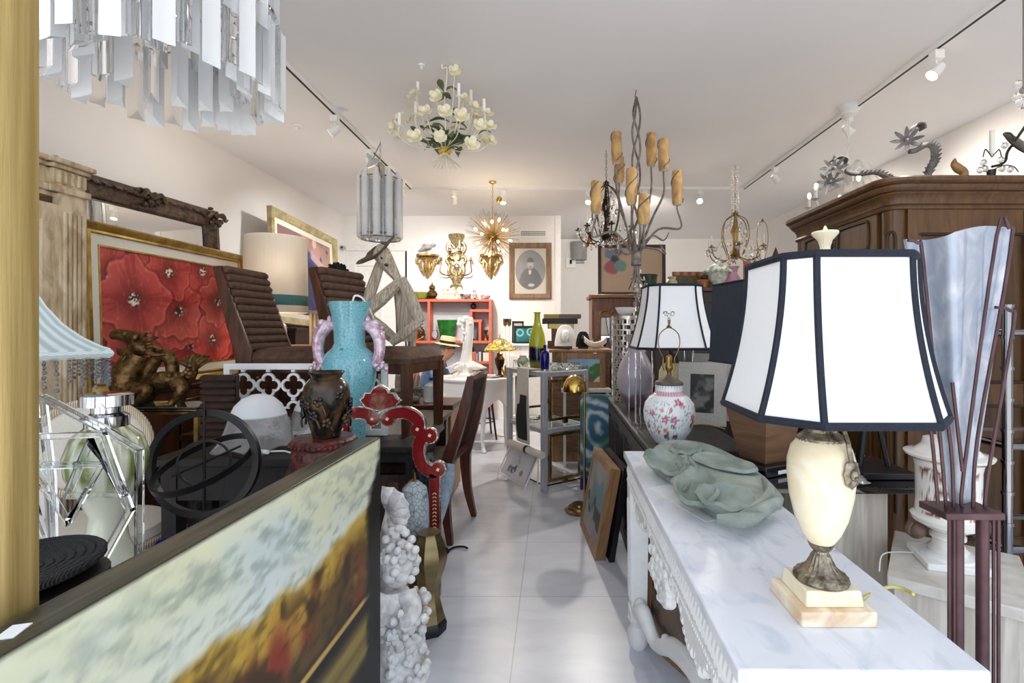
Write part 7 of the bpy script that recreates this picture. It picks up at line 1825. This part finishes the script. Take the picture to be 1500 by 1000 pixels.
def swag(x0, x1, dp):
    for i in range(41):
        u = i / 40; x = x0 + (x1 - x0) * u; z = ZK - .12 - dp * sin(pi * u) ** 1.2
        m.ball((x, -D2 + .03, z + .012), (.02, .016, .018), 7)
        if i % 2 == 0: m.ball((x + random.uniform(-.01, .01), -D2 + .022, z + random.uniform(0, .03)), random.uniform(.009, .016), 6)
    m.surf(lambda u, v: (x0 + (x1 - x0) * u, -D2 + .034, ZK - .113 - dp * v * sin(pi * u) ** 1.2), 30, 3, .02)
swag(-L2 + .14, -.16, .07); swag(-.17, .17, .15); swag(.16, L2 - .14, .07)
for i in range(40): m.ball((random.uniform(-.12, .12), -D2 + .02, ZK - .13 - random.uniform(0, .11)), random.uniform(.01, .02), 7)
m.build('carved_garland', white_paint, T)
for sx_ in (-1, 1):
    for sy_ in (-1, 1):
        x, y = sx_ * (L2 - .07), sy_ * (D2 - .05)
        q = MB().box((x, y, .40), (.062, .062, .53), taper=1.25)
        q.box((x, y, .66), (.085, .075, .03)); q.box((x, y, .14), (.072, .072, .04)); q.lathe([(.03, 0), (.04, .02), (.045, .06), (.03, .09), (.042, .12)], 12, (x, y, 0))
        for k in (-1, 0, 1): q.tube([(x + k * .018, y - .033 , .2), (x + k * .018, y - .037, .6)], .006, 6)
        q.build('leg', white_paint, T)
m = MB()
for sy_, sx_ in ((-1, -1), (-1, 1), (1, 1)):
    if 1:
        m.tube([(sx_ * (L2 - .09), sy_ * (D2 - .05), .15), (sx_ * (L2 - .16), sy_ * (D2 - .055), .19), (sx_ * (L2 - .24), sy_ * (D2 - .09), .12), (sx_ * (L2 - .34), sy_ * (D2 - .13), .17), (sx_ * (L2 - .48), sy_ * .03, .19), (sx_ * .04, 0, .17)], [.032, .03, .024, .034, .028, .03], 10, sub=6)
        m.ball((sx_ * (L2 - .12), sy_ * (D2 - .05), .195), (.026, .024, .026), 10); m.ball((sx_ * (L2 - .3), sy_ * (D2 - .115), .165), (.035, .02, .024), 10)
m.lathe([(.04, .13), (.06, .15), (.06, .19), (.03, .21), (.05, .24), (.02, .3), (0, .32)], 20); m.build('scrolled_stretcher', white_paint, T)
# harlequin painting stored below
def harl(x, y, z):
    n = len(x); a = np.floor((x * 1.0 + z * .55) * 6.5); b = np.floor((x * -1.0 + z * .55) * 6.5); h_ = vn(a * 5.3 + .5 + 30, b * 3.7 + .5 + 30, 91); c = mixc(full('2F5A63', n), full('7A6656', n), sst(.3, .5, h_)); c = mixc(c, full('54405E', n), sst(.6, .7, h_)); c = mixc(c, full('A1845F', n), sst(.8, .9, h_))
    return mixc(c, full('1E1C1C', n), sst(.5, .75, fbm(x * 2 + 4, z * 2, 7, 4, 5)) * .6)
T = thing('harlequin_painting', 'teal purple and brown lozenge painting stored upright under the marble console', 'painting', (.515, 1.80, 0), (-.05, 0, -1.08))
canvas(.50, .5, 90, 80, .02, 0, .02).build('canvas', paintm, T, colf=harl); MB().rect(.54, .54, [(0, -.03), (0, .006), (.02, .006), (.02, -.03)]).build('frame', oak, T)
# grey green stone relief on paper
o = V((.50, 1.63, ZK))
for k, (x, y, a) in enumerate(((.475, 1.50, .35), (.53, 1.7, .25))):
    one(MB().box((0, 0, .0006), (.25, .3, .0012)), 'paper_sheet', paper, ('white paper sheet sticking out under the near end of the stone relief', 'white paper sheet under the far end of the stone relief')[k], 'paper', (x, y, ZK + .0004 + k * .0013), a)
T = thing('stone_relief', 'grey green cast stone relief of folded leaves and shells on the marble console', 'sculpture', o + V((0, 0, .003)))
def RL(px, py, z): 
    d = (EYE - (ZK + z)) * F / (py - CY); return V(((px - CX) / F * d, d, ZK + z)) - (o + V((0, 0, .003)))
m = MB()
sl = [RL(*p) for p in ((958, 690, .0), (985, 712, .0), (1010, 735, 0), (1050, 762, 0), (1095, 763, 0), (1125, 748, 0), (1146, 742, 0), (1120, 712, .0), (1075, 680, 0), (1030, 660, 0), (985, 655, 0), (958, 665, 0))]
cc = sum(sl, V((0, 0, 0))) / len(sl); sl = cat(sl, 4, True); n = len(sl)
vs = []; 
for k, (s_, z) in enumerate(((1, 0), (1.02, .02), (.94, .036), (.6, .046), (.02, .05))): vs += [V((cc.x + (p.x - cc.x) * s_, cc.y + (p.y - cc.y) * s_, z)) for p in sl]
m.add(vs, [(k * n + i, k * n + (i + 1) % n, (k + 1) * n + (i + 1) % n, (k + 1) * n + i) for k in range(4) for i in range(n)] + [tuple(range(n))[::-1], tuple(4 * n + i for i in range(n))])
m.build('slab', stone, T)
def cup(c, a, b, rot, tilt, dp, nm, ruff=0):
    c = V((c.x, c.y, 0)); q = eu(0, 0, rot) @ eu(tilt, 0, 0)
    m = MB().surf(lambda u, v: c + V((0, 0, .052)) + q @ V((a * v * cos(2 * pi * u), b * v * sin(2 * pi * u), -dp * (1 - v ** 2) + (.012 * v ** 6) * (1 + ruff * sin(2 * pi * u * 7)) + .0015 * sin(v * 26))), 40, 10, -.012)
    m.build(nm, stone, T)
cup(RL(1064, 727, .06), .075, .07, .3, .12, .024, 'hollow_leaf', .4)
cup(RL(1020, 712, .06), .055, .12, -.3, .1, .012, 'hollow_leaf', .2)
cup(RL(975, 680, .05), .06, .1, .2, .15, .014, 'hollow_leaf', .3)
cup(RL(1060, 690, .03), .07, .12, .5, .0, -.006, 'round_leaf', .1)
cup(RL(1005, 664, .04), .05, .07, -.5, .06, -.006, 'round_leaf', .3)
m = MB(); random.seed(23)
for pts, r in (([(1085, 756), (1112, 742), (1128, 722), (1118, 700)], .02), ([(1072, 761), (1105, 752), (1135, 738), (1145, 730)], .018), ([(1050, 760), (1090, 762), (1118, 755)], .02), ([(985, 705), (1002, 690), (1004, 672), (996, 660)], .016), ([(1000, 722), (1020, 695), (1014, 680), (1005, 668)], .015), ([(968, 662), (985, 672), (998, 690)], .012), ([(1020, 690), (1050, 680), (1080, 690), (1095, 705)], .009), ([(1030, 668), (1062, 672), (1100, 698)], .009)):
    m.tube([RL(a, b, .045) + V((0, 0, .0)) for a, b in pts], [r * .6] + [r] * (len(pts) - 2) + [r * .4], 10, sub=5, sq=.7)
for p in ((1004, 680), (1012, 688), (998, 672)): m.ball(RL(*p, .05), (.018, .018, .014), 10)
m.build('ridges', stone, T)

# big onyx lamp
o = V((.497, .912, ZK)); 
T = thing('onyx_lamp', 'large cream onyx table lamp with white black seamed shade on the marble console', 'lamp', o)
MB().box((0, 0, .0135), (.132, .122, .027)).build('base', onyx_b, T, bev=.003)
MB().box((0, 0, .041), (.104, .095, .028), taper=.93).build('base_step', onyx, T, bev=.003)
sk = [(.046, .055), (.0475, .059), (.044, .065), (.034, .071), (.025, .08), (.019, .092), (.016, .1), (.0125, .103), (.0125, .108), (.017, .112), (.02, .117), (.023, .124), (.0, .124)]
MB().lathe(sk, 60, fn=lambda t, r, z: (r * (1 + (.035 * cos(20 * t) if .06 < z < .12 else 0)), z)).build('foot', pewter, T)
MB().lathe([(.021, .122), (.034, .142), (.045, .17), (.054, .21), (.058, .25), (.0575, .275), (.051, .3), (.038, .316), (.0, .318)], 48).build('body', onyx, T)
MB().lathe([(.04, .312), (.041, .318), (.033, .324), (.027, .329), (.024, .345), (.026, .358), (.022, .392), (0, .392)], 60, fn=lambda t, r, z: (r * (1 + .03 * cos(28 * t)), z)).build('neck', pewter, T)
m = MB().tube([(.018, -.026, .38), (.019, -.036, .345), (.0205, -.05, .318), (.022, -.058, .285)], .0042, 6)
mq = eu(pi / 2, 0, .25); m2 = m
m2.lathe([(.0, .0), (.021, 0), (.022, .003), (.015, .006), (0, .007)], 24, (.022, -.0555, .265), rot=mq, el=(.75, 1.15), fn=lambda t, r, z: (r * (1 + .07 * cos(8 * t)), z)); m2.ball((.0235, -.062, .265), (.008, .007, .011), 10).ball((.0245, -.067, .261), (.004, .006, .003), 8)
m2.build('lion_head_handle', pewter, T)
MB().lathe([(.008, .39), (.008, .655), (0, .656)], 12).build('rod', brass_old, T)
for s in (-1, 1): MB().tube([(s * .03, .01, .39), (s * .05, .01, .46), (s * .055, .01, .55), (s * .03, .01, .63), (0, 0, .65)], .002, 6, sub=4).build('harp', brass_old, T)
T['sl'] = (.013, .008, 0); oct_shade(T, .16, .115, 1.147 - ZK, 1.422 - ZK, .07, .037, 1.9, shade_white, trim_black, 0, .0095); del T['sl']
MB().lathe([(.0105, .63), (.011, .645), (.0085, .652), (.0085, .67), (.012, .682), (.022, .693), (.023, .6955), (.022, .698), (.008, .6985), (.004, .703), (.0015, .709), (0, .7095)], 48, (.008, 0, 0), fn=lambda t, r, z: (r * (1 + (.05 * cos(14 * t) if z < .69 else 0)), z)).build('finial', onyx, T)
one(MB().tube([PL(1262, 880, .93, (0, 0, 0)) , P(1285, 868, .99), P(1305, 862, 1.01), P(1325, 866, 1.0), P(1338, 873, .97)], .0035, 6, sub=5), 'lamp_cord', mat('yellow_cord', 'C9BE6E', rough=.4), 'yellow flat cord trailing from the onyx lamp over the marble top', 'cord', (0, -.0, .004 - .0))

# glass torchiere
o = V((.86, 1.05, 0)); D = 1.05
T = thing('glass_torchiere', 'iridescent fan shaped glass torchiere in maroon steel stand at right', 'floor lamp', o)
def TT(px, py, dy=0): return PL(px, py, D + dy, o)
def fan(u, v):
    py0 = 350 - 20 * u + 5 * sin(u * 7); x0 = 1327 + 158 * u; x1 = 1392 + 30 * u
    px = x1 + (x0 - x1) * v; py = 742 + (py0 - 742) * v
    return TT(px, py, -.03 * sin(pi * u) * (.4 + v) + .018 * sin(u * 11) * v)
MB().surf(fan, 40, 40, .006).build('glass_fan', iri, T)
m = MB()
rods = [[(1330, 352), (1345, 356), (1352, 380), (1377, 640), (1386, 745)], [(1378, 565), (1393, 655), (1397, 745)], [(1484, 334), (1478, 334), (1460, 345), (1412, 690), (1410, 745)], [(1484, 334), (1470, 430), (1432, 640), (1425, 745)], [(1458, 450), (1480, 455), (1484, 480), (1448, 690), (1442, 752)], [(1352, 560), (1365, 640), (1374, 738)], [(1395, 560), (1410, 690)]]
for r in rods: m.tube([TT(*p, -.035) for p in r], .0034, 6, sub=4)
m.build('stand_rods', maroon, T)
m = MB(); a, b = TT(1366, 738, -.03), TT(1448, 756, -.03)
m.box((a + b) / 2, ((b - a).length, .075, .014), Matrix.Rotation(math.atan2(-(b.z - a.z), (b - a).x) * 0, 3, 'Y')); m.build('collar', maroon, T, bev=.002)
zc_ = ((a + b) / 2).z
m = MB()
for px, r in ((1374, .0035), (1381, .003), (1437, .003), (1444, .0035)): x = TT(px, 745).x; m.tube([(x, -.03, zc_), (x, -.03, .02)], r, 6)
m.build('thin_leg', maroon, T)
for px in (1391, 1427): x = TT(px, 745).x; MB().tube([(x, -.02, zc_), (x, -.02, .02)], .0115, 12).build('leg', maroon, T)
MB().bx(TT(1366, 0).x, TT(1448, 0).x, -.07, .03, 0, .02).build('base', maroon, T, bev=.003)

# ------------------------------------------------------------------ black glass table on travertine, wooden lamp, easel
T = thing('glass_top_table', 'black glass topped table on a travertine block behind the marble console', 'table', (1.04, 1.915, 0))
MB().bx(-.35, .34, -.195, .195, .718, .738).build('glass_top', lacquer, T, bev=.003)
MB().bx(-.15, .17, -.14, .14, .0, .716).build('travertine_block', travertine, T, bev=.003)
ZN = .739
o = V((.835, 1.95, ZN))
T = thing('wooden_urn_lamp', 'table lamp with square wooden urn base and navy rectangular shade', 'lamp', o, .45)
MB().box((0, 0, .02), (.185, .185, .04)).build('plinth', lacquer, T, bev=.003)
pr = [(.062, .04), (.066, .045), (.086, .14), (.103, .23), (.106, .27), (.09, .3), (.06, .31), (0, .31)]
MB().lathe([(r * 1.35, z) for r, z in pr], 4, rot=rz(pi / 4)).build('body', wood('golden_brown', '5C432F', '7E5F46', .45, st=(.8, .8, 7)), T, sharp=.5)
MB().lathe([(.012, .31), (.012, .46)], 10).build('rod', brass_old, T)
MB().bx(-.03, .03, -.0945, -.0935, .008, .022).build('paper_label', paper, T)
m = MB(); zb_, zt_ = 1.165 - ZN, 1.475 - ZN
def rectring(a, b, z): return [V((x, y, z)) for x, y in ((-a, -b), (a, -b), (a, b), (-a, b))]
vs = rectring(.15, .125, zb_) + rectring(.14, .115, zt_); vs += [V((p.x * .975, p.y * .975, p.z)) for p in vs]
fs = []
for k in range(4): j = (k + 1) % 4; fs += [(k, j, 4 + j, 4 + k), (8 + j, 8 + k, 12 + k, 12 + j), (j, k, 8 + k, 8 + j), (4 + k, 4 + j, 12 + j, 12 + k)]
sd = m.add(vs, fs).build('lamp_shade', navy, T, rot=(0, 0, -.27), loc=(-.02, .0, 0), sharp=.4)
for z, a, b in ((zb_, .151, .126), (zt_, .141, .116)):
    m = MB()
    pts = []
    for k in range(4): q = rectring(a, b, z); pts += [q[k].lerp(q[(k + 1) % 4], t) for t in (0, .1, .5, .9)]
    m.tube(pts, .004, 6, True); m.build('braid', trim_black, sd)
T = thing('easel_stand', 'black folding easel shaped lamp foot on the black glass table', 'stand', (1.245, 1.93, ZN))
MB().box((0, 0, .012), (.2, .24, .024)).build('base', black, T, bev=.003)
for p in ((-.05, -.02), (.05, -.03), (.0, .08)): MB().tube([(p[0], p[1], .024), (p[0] * .1, p[1] * .1, .3)], .009, 6).build('leg', black_iron, T)
m = MB().tube([(0, 0, .29), (0, 0, .34)], .012, 8); m.build('head', black_iron, T)
o = V((1.22, 1.95, ZN + .026)); random.seed(4)
m = MB()
for k in range(5): m.tube([V((.085 * cos(t * 1.0 + k) * (1 + .12 * sin(3 * t + k)), .05 * sin(t + k) + .11, .004 + .006 * k + .006 * sin(2 * t + k))) for t in [2 * pi * i / 28 for i in range(28)]], .0035, 5, True)
one(m, 'coiled_cord', mat('olive_cord', '8E8650', rough=.5), 'coiled olive lamp cord lying behind the black easel foot', 'cord', (1.22, 1.96, ZN - .003))
m = MB().surf(lambda u, v: (-.09 + .18 * u, -.045 + .09 * v, .02 + .028 * sin(pi * u) * sin(pi * v) + .01 * vn(np.array([u * 7]), np.array([v * 6]), 3)[0]), 16, 12, .003)
one(m, 'plastic_wrap', mat('clear_plastic', 'F4F6F8', rough=.08, trans=.75), 'crumpled clear plastic wrap at the front edge of the black glass table', 'wrap', (1.04, 1.79, ZN - .01), -.3)

# travertine pedestal with transferware urn
o = V((1.275, 1.555, 0))
T = thing('travertine_pedestal', 'low travertine pedestal block under the transfer printed urn', 'pedestal', o, -.65)
MB().bx(-.155, .155, -.195, .195, 0, .515).build('body', travertine, T, bev=.004); MB().bx(-.17, .17, -.21, .21, .515, .55).build('top', trav_top, T, bev=.004)
T = thing('transferware_urn', 'white urn with brown floral transfer print and two handles on the travertine pedestal', 'urn', o + V((-.01, .02, .55)))
def trans(x, y, z):
    n = len(x); t = np.arctan2(y, x); c = full('E6E3DC', n); f = fbm(t * 1.25 + 20, z * 14, 5, 4, 15); m_ = sst(.52, .6, f) * sst(.155, .165, z) * sst(.315, .3, z) * sst(1.1, .85, np.abs(np.angle(np.exp(1j * (t + 2.2)))))
    m_ = np.maximum(m_, sst(.5, .58, f) * sst(.155, .165, z) * sst(.26, .24, z) * sst(.7, .5, np.abs(np.angle(np.exp(1j * (t + .8))))))
    return mixc(mixc(c, full('7A4A2E', n), m_), full('A8876A', n), sst(.006, .003, np.abs(z - .335)) * .7)
up = [(.05, .03), (.055, .045), (.045, .055), (.04, .075), (.048, .08), (.048, .09), (.035, .1), (.06, .11), (.095, .13), (.1, .145), (.088, .155), (.085, .2), (.087, .3), (.092, .325), (.115, .34), (.118, .348), (.09, .355), (.07, .375), (.065, .395), (.03, .405), (.015, .42), (0, .43)]
pr = [(a + (b - a) * t, c + (d - c) * t) for (a, c), (b, d) in zip(up, up[1:]) for t in (0, .2, .4, .6, .8)]
MB().lathe(pr, 150).build('body', glaze, T, colf=trans)
MB().bx(-.085, .085, -.085, .085, 0, .022).build('foot', white_gloss, T, rot=(0, 0, -.3), bev=.003); MB().lathe([(.075, .022), (.075, .03), (.055, .035)], 30).build('foot_ring', white_gloss, T)
for s in (-1, 1): MB().ball((s * .1, 0, .1), (.03, .02, .025), 10).tube([(s * .09, 0, .09), (s * .13, 0, .1), (s * .12, 0, .13)], .01, 8, sub=4).build('handle', mat('dark_handle', '3A2A20', '5C4332', sc=20, rough=.4), T)
one(MB().tube([P(1288, 838, 1.50), P(1292, 815, 1.6), P(1310, 810, 1.64), P(1340, 811, 1.62)], .002, 5, sub=5), 'white_wire', white_plastic, 'thin white wire over the corner of the travertine pedestal', 'wire', (0, 0, .004))
# chrome bamboo rack at the right edge
T = thing('chrome_bamboo_rack', 'chrome bamboo style shelf rack at the right edge of the picture', 'rack', (1.682, 1.82, 0))
def bamboo(a, b):
    m = MB(); a, b = V(a), V(b); n = max(2, int((b - a).length / .11)); pr = []
    m.tube([a, b], .016, 12)
    for i in range(n + 1): c = a.lerp(b, i / n); d = (b - a).normalized() * .006; m.tube([c - d, c + d], .0195, 12)
    return m
for x in (0, .5):
    for y in (0, .3): bamboo((x, y, 0), (x, y, 1.38)).build('post', chrome_d, T)
for z in (.48, .86, 1.28):
    m = MB()
    for y in (0, .3): m.tube([(0, y, z), (.5, y, z)], .012, 8)
    for x in (0, .5): m.tube([(x, 0, z), (x, .3, z)], .012, 8)
    m.build('rail', chrome_d, T); MB().bx(0, .5, 0, .3, z + .006, z + .014).build('glass_shelf', glass, T)

# ------------------------------------------------------------------ armoire
# local: front -y faces world -x ; local x = -(wy) ; near side (camera) at local +x
ax, ay = 2.10, 3.02
T = thing('armoire', 'large carved brown wooden armoire with moulded cornice at the right', 'armoire', (ax, ay, 0), -pi / 2)
w, d = .50, .37; H2 = 1.93
MB().bx(-w + .06, w - .01, -d + .02, d, .06, H2).build('carcass', armoire_d, T)
# rounded near front corner post and stiles
for s in (-1, 1):
    q = MB().tube([(s * (w - .055), -d + .055, .05), (s * (w - .055), -d + .055, H2)], .055, 28); q.build('corner_post', armoire_w, T)
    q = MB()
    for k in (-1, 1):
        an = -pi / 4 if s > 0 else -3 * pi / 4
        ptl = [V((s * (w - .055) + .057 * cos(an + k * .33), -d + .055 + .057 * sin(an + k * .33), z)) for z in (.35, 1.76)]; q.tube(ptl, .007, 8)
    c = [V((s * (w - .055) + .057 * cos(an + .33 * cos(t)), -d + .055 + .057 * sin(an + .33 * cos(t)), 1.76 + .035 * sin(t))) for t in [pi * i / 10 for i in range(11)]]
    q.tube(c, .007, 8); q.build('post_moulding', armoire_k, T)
# cornice with rounded corners
def rr(ex):
    a, b, r = w + ex, d + ex, .06 + ex; pts = []
    for cx_, cy_, a0 in ((a - r, -b + r, -pi / 2), ):
        pts += [(cx_ + r * cos(a0 + t), cy_ + r * sin(a0 + t)) for t in [pi / 2 * i / 8 for i in range(9)]]
    pts += [(a, d), (-a, d)]
    pts += [(-a + r + r * cos(pi + t), -b + r + r * sin(pi + t)) for t in [pi / 2 * i / 8 for i in range(9)]]
    return pts
m = MB(); prof = [(0.0, H2 - .025), (.014, H2 - .022), (.018, H2 - .012), (.014, H2 - .003), (.006, H2 + .0), (.008, H2 + .022), (.02, H2 + .045), (.03, H2 + .055), (.03, H2 + .064), (.042, H2 + .066), (.052, H2 + .078), (.056, H2 + .09), (.056, H2 + .096), (.068, H2 + .098), (.078, H2 + .107), (.078, H2 + .122), (.068, H2 + .132), (.05, H2 + .135)]
rings = [[V((x, y, z)) for x, y in rr(e)] for e, z in prof]; n = len(rings[0])
m.add([p for r_ in rings for p in r_], [(k * n + i, k * n + (i + 1) % n, (k + 1) * n + (i + 1) % n, (k + 1) * n + i) for k in range(len(rings) - 1) for i in range(n)] + [tuple((len(rings) - 1) * n + i for i in range(n)), tuple(range(n))[::-1]])
m.build('cornice', armoire_w, T, sharp=.5)
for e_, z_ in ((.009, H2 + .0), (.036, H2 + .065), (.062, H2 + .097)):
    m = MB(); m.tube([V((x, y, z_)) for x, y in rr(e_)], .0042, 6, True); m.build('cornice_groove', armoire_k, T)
m = MB(); r0 = [V((x, y, z)) for z in (.0, .1) for x, y in rr(.03)]; m.add(r0, [(i, (i + 1) % n, n + (i + 1) % n, n + i) for i in range(n)] + [tuple(range(n, 2 * n)), tuple(range(n))[::-1]]); m.build('plinth', armoire_w, T)
# near side: rails and panels
xs = w
m = MB(); m.bx(xs - .012, xs + .004, -d + .10, d, 1.78, H2 - .01); m.bx(xs - .012, xs + .004, -d + .10, d, .06, .22); m.bx(xs - .012, xs + .004, -d + .10, d, .90, 1.02); m.bx(xs - .013, xs + .007, -d + .085, -d + .15, .06, H2 - .012); m.bx(xs - .013, xs + .007, d - .06, d - .001, .06, H2 - .012)
for z in (1.78, 1.02, .90, .22): pass
m.build('side_frame', armoire_w, T)
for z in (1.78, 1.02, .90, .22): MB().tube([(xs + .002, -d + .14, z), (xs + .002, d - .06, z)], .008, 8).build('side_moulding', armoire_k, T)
m = MB().bx(xs - .02, xs - .006, -d + .1, d - .05, .2, 1.8); m.build('side_panel', armoire_d, T)
# front: frieze and two doors
m = MB(); m.bx(-w + .1, w - .1, -d - .004, -d + .03, 1.70, H2 - .005); m.bx(-w + .1, -w + .13, -d - .004, -d + .03, .1, 1.72); m.bx(w - .13, w - .1, -d - .004, -d + .03, .1, 1.72); m.build('front_frame', armoire_w, T)
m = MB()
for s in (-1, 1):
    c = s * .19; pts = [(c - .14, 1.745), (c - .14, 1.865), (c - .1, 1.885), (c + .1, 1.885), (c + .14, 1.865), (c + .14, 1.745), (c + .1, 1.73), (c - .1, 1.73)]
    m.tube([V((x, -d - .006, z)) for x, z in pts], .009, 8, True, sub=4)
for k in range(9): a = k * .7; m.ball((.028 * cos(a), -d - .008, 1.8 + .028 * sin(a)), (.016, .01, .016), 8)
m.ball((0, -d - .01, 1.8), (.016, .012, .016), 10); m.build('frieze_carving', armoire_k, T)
for s in (-1, 1):
    dr = MB().rect(.355, 1.56, [(0, -.01), (0, .016), (.055, .016), (.065, .006), (.065, -.01)], .12).build('door', armoire_w, T, (s * .182, -d, 0))
    MB().bx(-.12, .12, -.006, .006, .19, 1.62).build('door_panel', armoire_d, dr)
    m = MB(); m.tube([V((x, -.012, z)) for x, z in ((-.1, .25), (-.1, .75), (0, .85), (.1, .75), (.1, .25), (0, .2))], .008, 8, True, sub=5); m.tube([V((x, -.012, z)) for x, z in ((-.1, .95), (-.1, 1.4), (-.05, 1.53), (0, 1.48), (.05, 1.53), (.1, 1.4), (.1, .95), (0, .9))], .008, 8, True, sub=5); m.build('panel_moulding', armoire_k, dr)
    MB().lathe([(.006, 0), (.01, .02), (.008, .1), (.012, .12), (.004, .15), (0, .17)], 10, (s * .17, -.02, 1.45)).lathe([(.006, 0), (.01, .02), (.008, .1), (.012, .12), (.004, .15)], 10, (s * .17, -.02, .4)).build('hinge', black_iron, dr)
ZA = H2 + .136
# iron flower branches on top
def irn(label, o, D, stem, cen, cen2, curl, seed):
    T = thing('iron_flower_branch', label, 'ornament', o, 0, 'grey iron flower ornaments on the armoire')
    def I(px, py, dy=0): return PL(px, py, D + dy, o)
    st_ = [I(*p) for p in stem]; st_[0].z = .012; m = MB().tube(st_, [.019 - .001 * i for i in range(len(st_))], 10, sub=6)
    for i, p in enumerate(cat(st_, 6)):
        if i % 2 == 0 and i < len(st_) * 4:
            for k in (0, 2.1, 4.2): q = V((cos(k + i), sin(k + i), 0)) ; m.tube([p + q * .012, p + q * .034 + V((0, 0, .012))], [.012, .002], 5)
    m.build('stem', iron_grey, T)
    for c in [x for x in (cen, cen2) if x]:
        c = I(*c); q = V((-.5, -.8, .25)).to_track_quat('Z', 'Y').to_matrix(); m = MB()
        for k in range(8):
            a = k * pi / 4; m.surf(lambda u, v: c + q @ V((cos(a + (u - .5) * 1.0 * (1 - v * .95)) * (.01 + .07 * v), sin(a + (u - .5) * 1.0 * (1 - v * .95)) * (.01 + .07 * v), .012 + .02 * v)), 4, 6, .003)
        m.lathe([(.02, 0), (.012, .02), (.005, .025), (0, .026)], 12, c, rot=q); m.build('flower', iron_grey, T)
    cu = [I(*p, 0) for p in curl]
    pts = cat(cu, 6); m = MB(); vs = []
    for i, p in enumerate(pts):
        t = (pts[min(len(pts) - 1, i + 1)] - pts[max(0, i - 1)]).normalized(); sd_ = V((0, 1, 0)); nn = t.cross(sd_)
        vs += [p + sd_ * .026 + nn * .004, p - sd_ * .026 + nn * .004, p - sd_ * .026 - nn * .004, p + sd_ * .026 - nn * .004]
    m.add(vs, [(i * 4 + k, (i + 1) * 4 + k, (i + 1) * 4 + (k + 1) % 4, i * 4 + (k + 1) % 4) for i in range(len(pts) - 1) for k in range(4)] + [(3, 2, 1, 0), tuple(4 * (len(pts) - 1) + k for k in range(4))]); m.build('curled_leaf', iron_grey, T)
D = 2.78; o = V((P(1360, 0, D).x, D, ZA))
irn('grey iron flower with curled leaf standing upright on the armoire top', o, D, [(1360, 268), (1360, 252), (1368, 235), (1368, 218), (1358, 212), (1342, 220), (1332, 222)], (1328, 208), None, [(1328, 208), (1334, 196), (1340, 184), (1350, 183), (1352, 190)], 1)
D = 3.1; o = V((P(1300, 0, D).x, D, ZA))
irn('grey iron flower branch lying over the armoire cornice at its far end', o, D, [(1308, 290), (1304, 266), (1296, 258), (1282, 252), (1264, 254), (1248, 254), (1238, 250)], (1222, 248), (1216, 268), [(1224, 246), (1236, 244), (1240, 234), (1228, 230), (1218, 236)], 2)
D = 2.72; o = V((P(1400, 0, D).x, D, ZA))
one(MB().tube([V((.04, 0, .01)), PL(1412, 254, D, o), PL(1404, 247, D, o), PL(1398, 240, D, o), PL(1399, 232, D, o)], [.02, .022, .024, .018, .004], 12, sub=5), 'horn', horn_m, 'small curved polished horn on the armoire top', 'horn', o)
# dark sconce chandelier lying on the armoire
D = 2.62; o = V((P(1452, 0, D).x, D, ZA))
T = thing('dark_candelabra', 'dark bronze candelabra with white candle, crystals and mirrored dish on the armoire', 'candelabra', o)
def X_(px, py, dy=0): return PL(px, py, D + dy, o)
dkb = mat('blackened_bronze', '2B2723', '4F4A44', sc=15, rough=.35, metal=.7)
m = MB().lathe([(.02, .0), (.03, .012), (.012, .03), (.02, .05), (.022, .075)], 14, (0, 0, 0))
m.tube([X_(1453, 244), X_(1465, 241), X_(1473, 235), X_(1476, 222), X_(1488, 205), X_(1505, 180)], .007, 8, sub=5)
for s, a in ((-1, 1445), (1, 1462)): m.tube([X_(1453, 230), X_(a - 1 * s * 2, 222), X_(a + s * 2, 219), X_(a + s * 5, 230)], .003, 6, sub=4)
m.tube([X_(1456, 248), X_(1470, 242), X_(1485, 244), X_(1492, 252)], .003, 6, sub=4); m.tube([X_(1478, 206), X_(1470, 196), X_(1480, 195), X_(1486, 203)], .004, 6, sub=4)
m.build('frame', dkb, T)
MB().lathe([(.0115, 0), (.0115, .125), (.009, .128), (0, .128)], 14, X_(1453, 226)).build('candle', candle, T)
q = eu(.9, .5, 0); MB().lathe([(.085, 0), (.088, .006), (.08, .008)], 30, X_(1492, 212), rot=q).build('dish_rim', dkb, T); MB().lathe([(.08, .0), (.05, -.012), (0, -.016), (0, -.012), (.05, -.008), (.08, .006)], 30, X_(1492, 212), rot=q).build('mirror_dish', mirror, T)
cr = MB().ball((0, 0, 0), (.016, .016, .018), 8).mesh('crystal_ball', crystal, .2)
for p in ((1441, 238), (1443, 247), (1466, 234), (1468, 247), (1472, 213), (1436, 249), (1480, 248)): inst('crystal_ball', cr, T, X_(*p))
# crystal pendant at the top right corner
D = 2.3; o = V((P(1499, 0, D).x, D, HC))
T = thing('crystal_pendant', 'clear crystal ball pendant hanging at the upper right edge', 'pendant', o)
zb_ = PL(0, 150, D, o).z
MB().tube([(0, 0, 0), (0, 0, zb_ + .05)], .003, 6).build('wire', wire_m, T)
m = MB()
for i in range(7): m.ball((.025 * cos(i * 1.3), .025 * sin(i * 1.3), zb_ + .0 + .016 * i), .02, 10)
m.ball((0, 0, zb_), .03, 12); m.build('crystals', crystal, T)
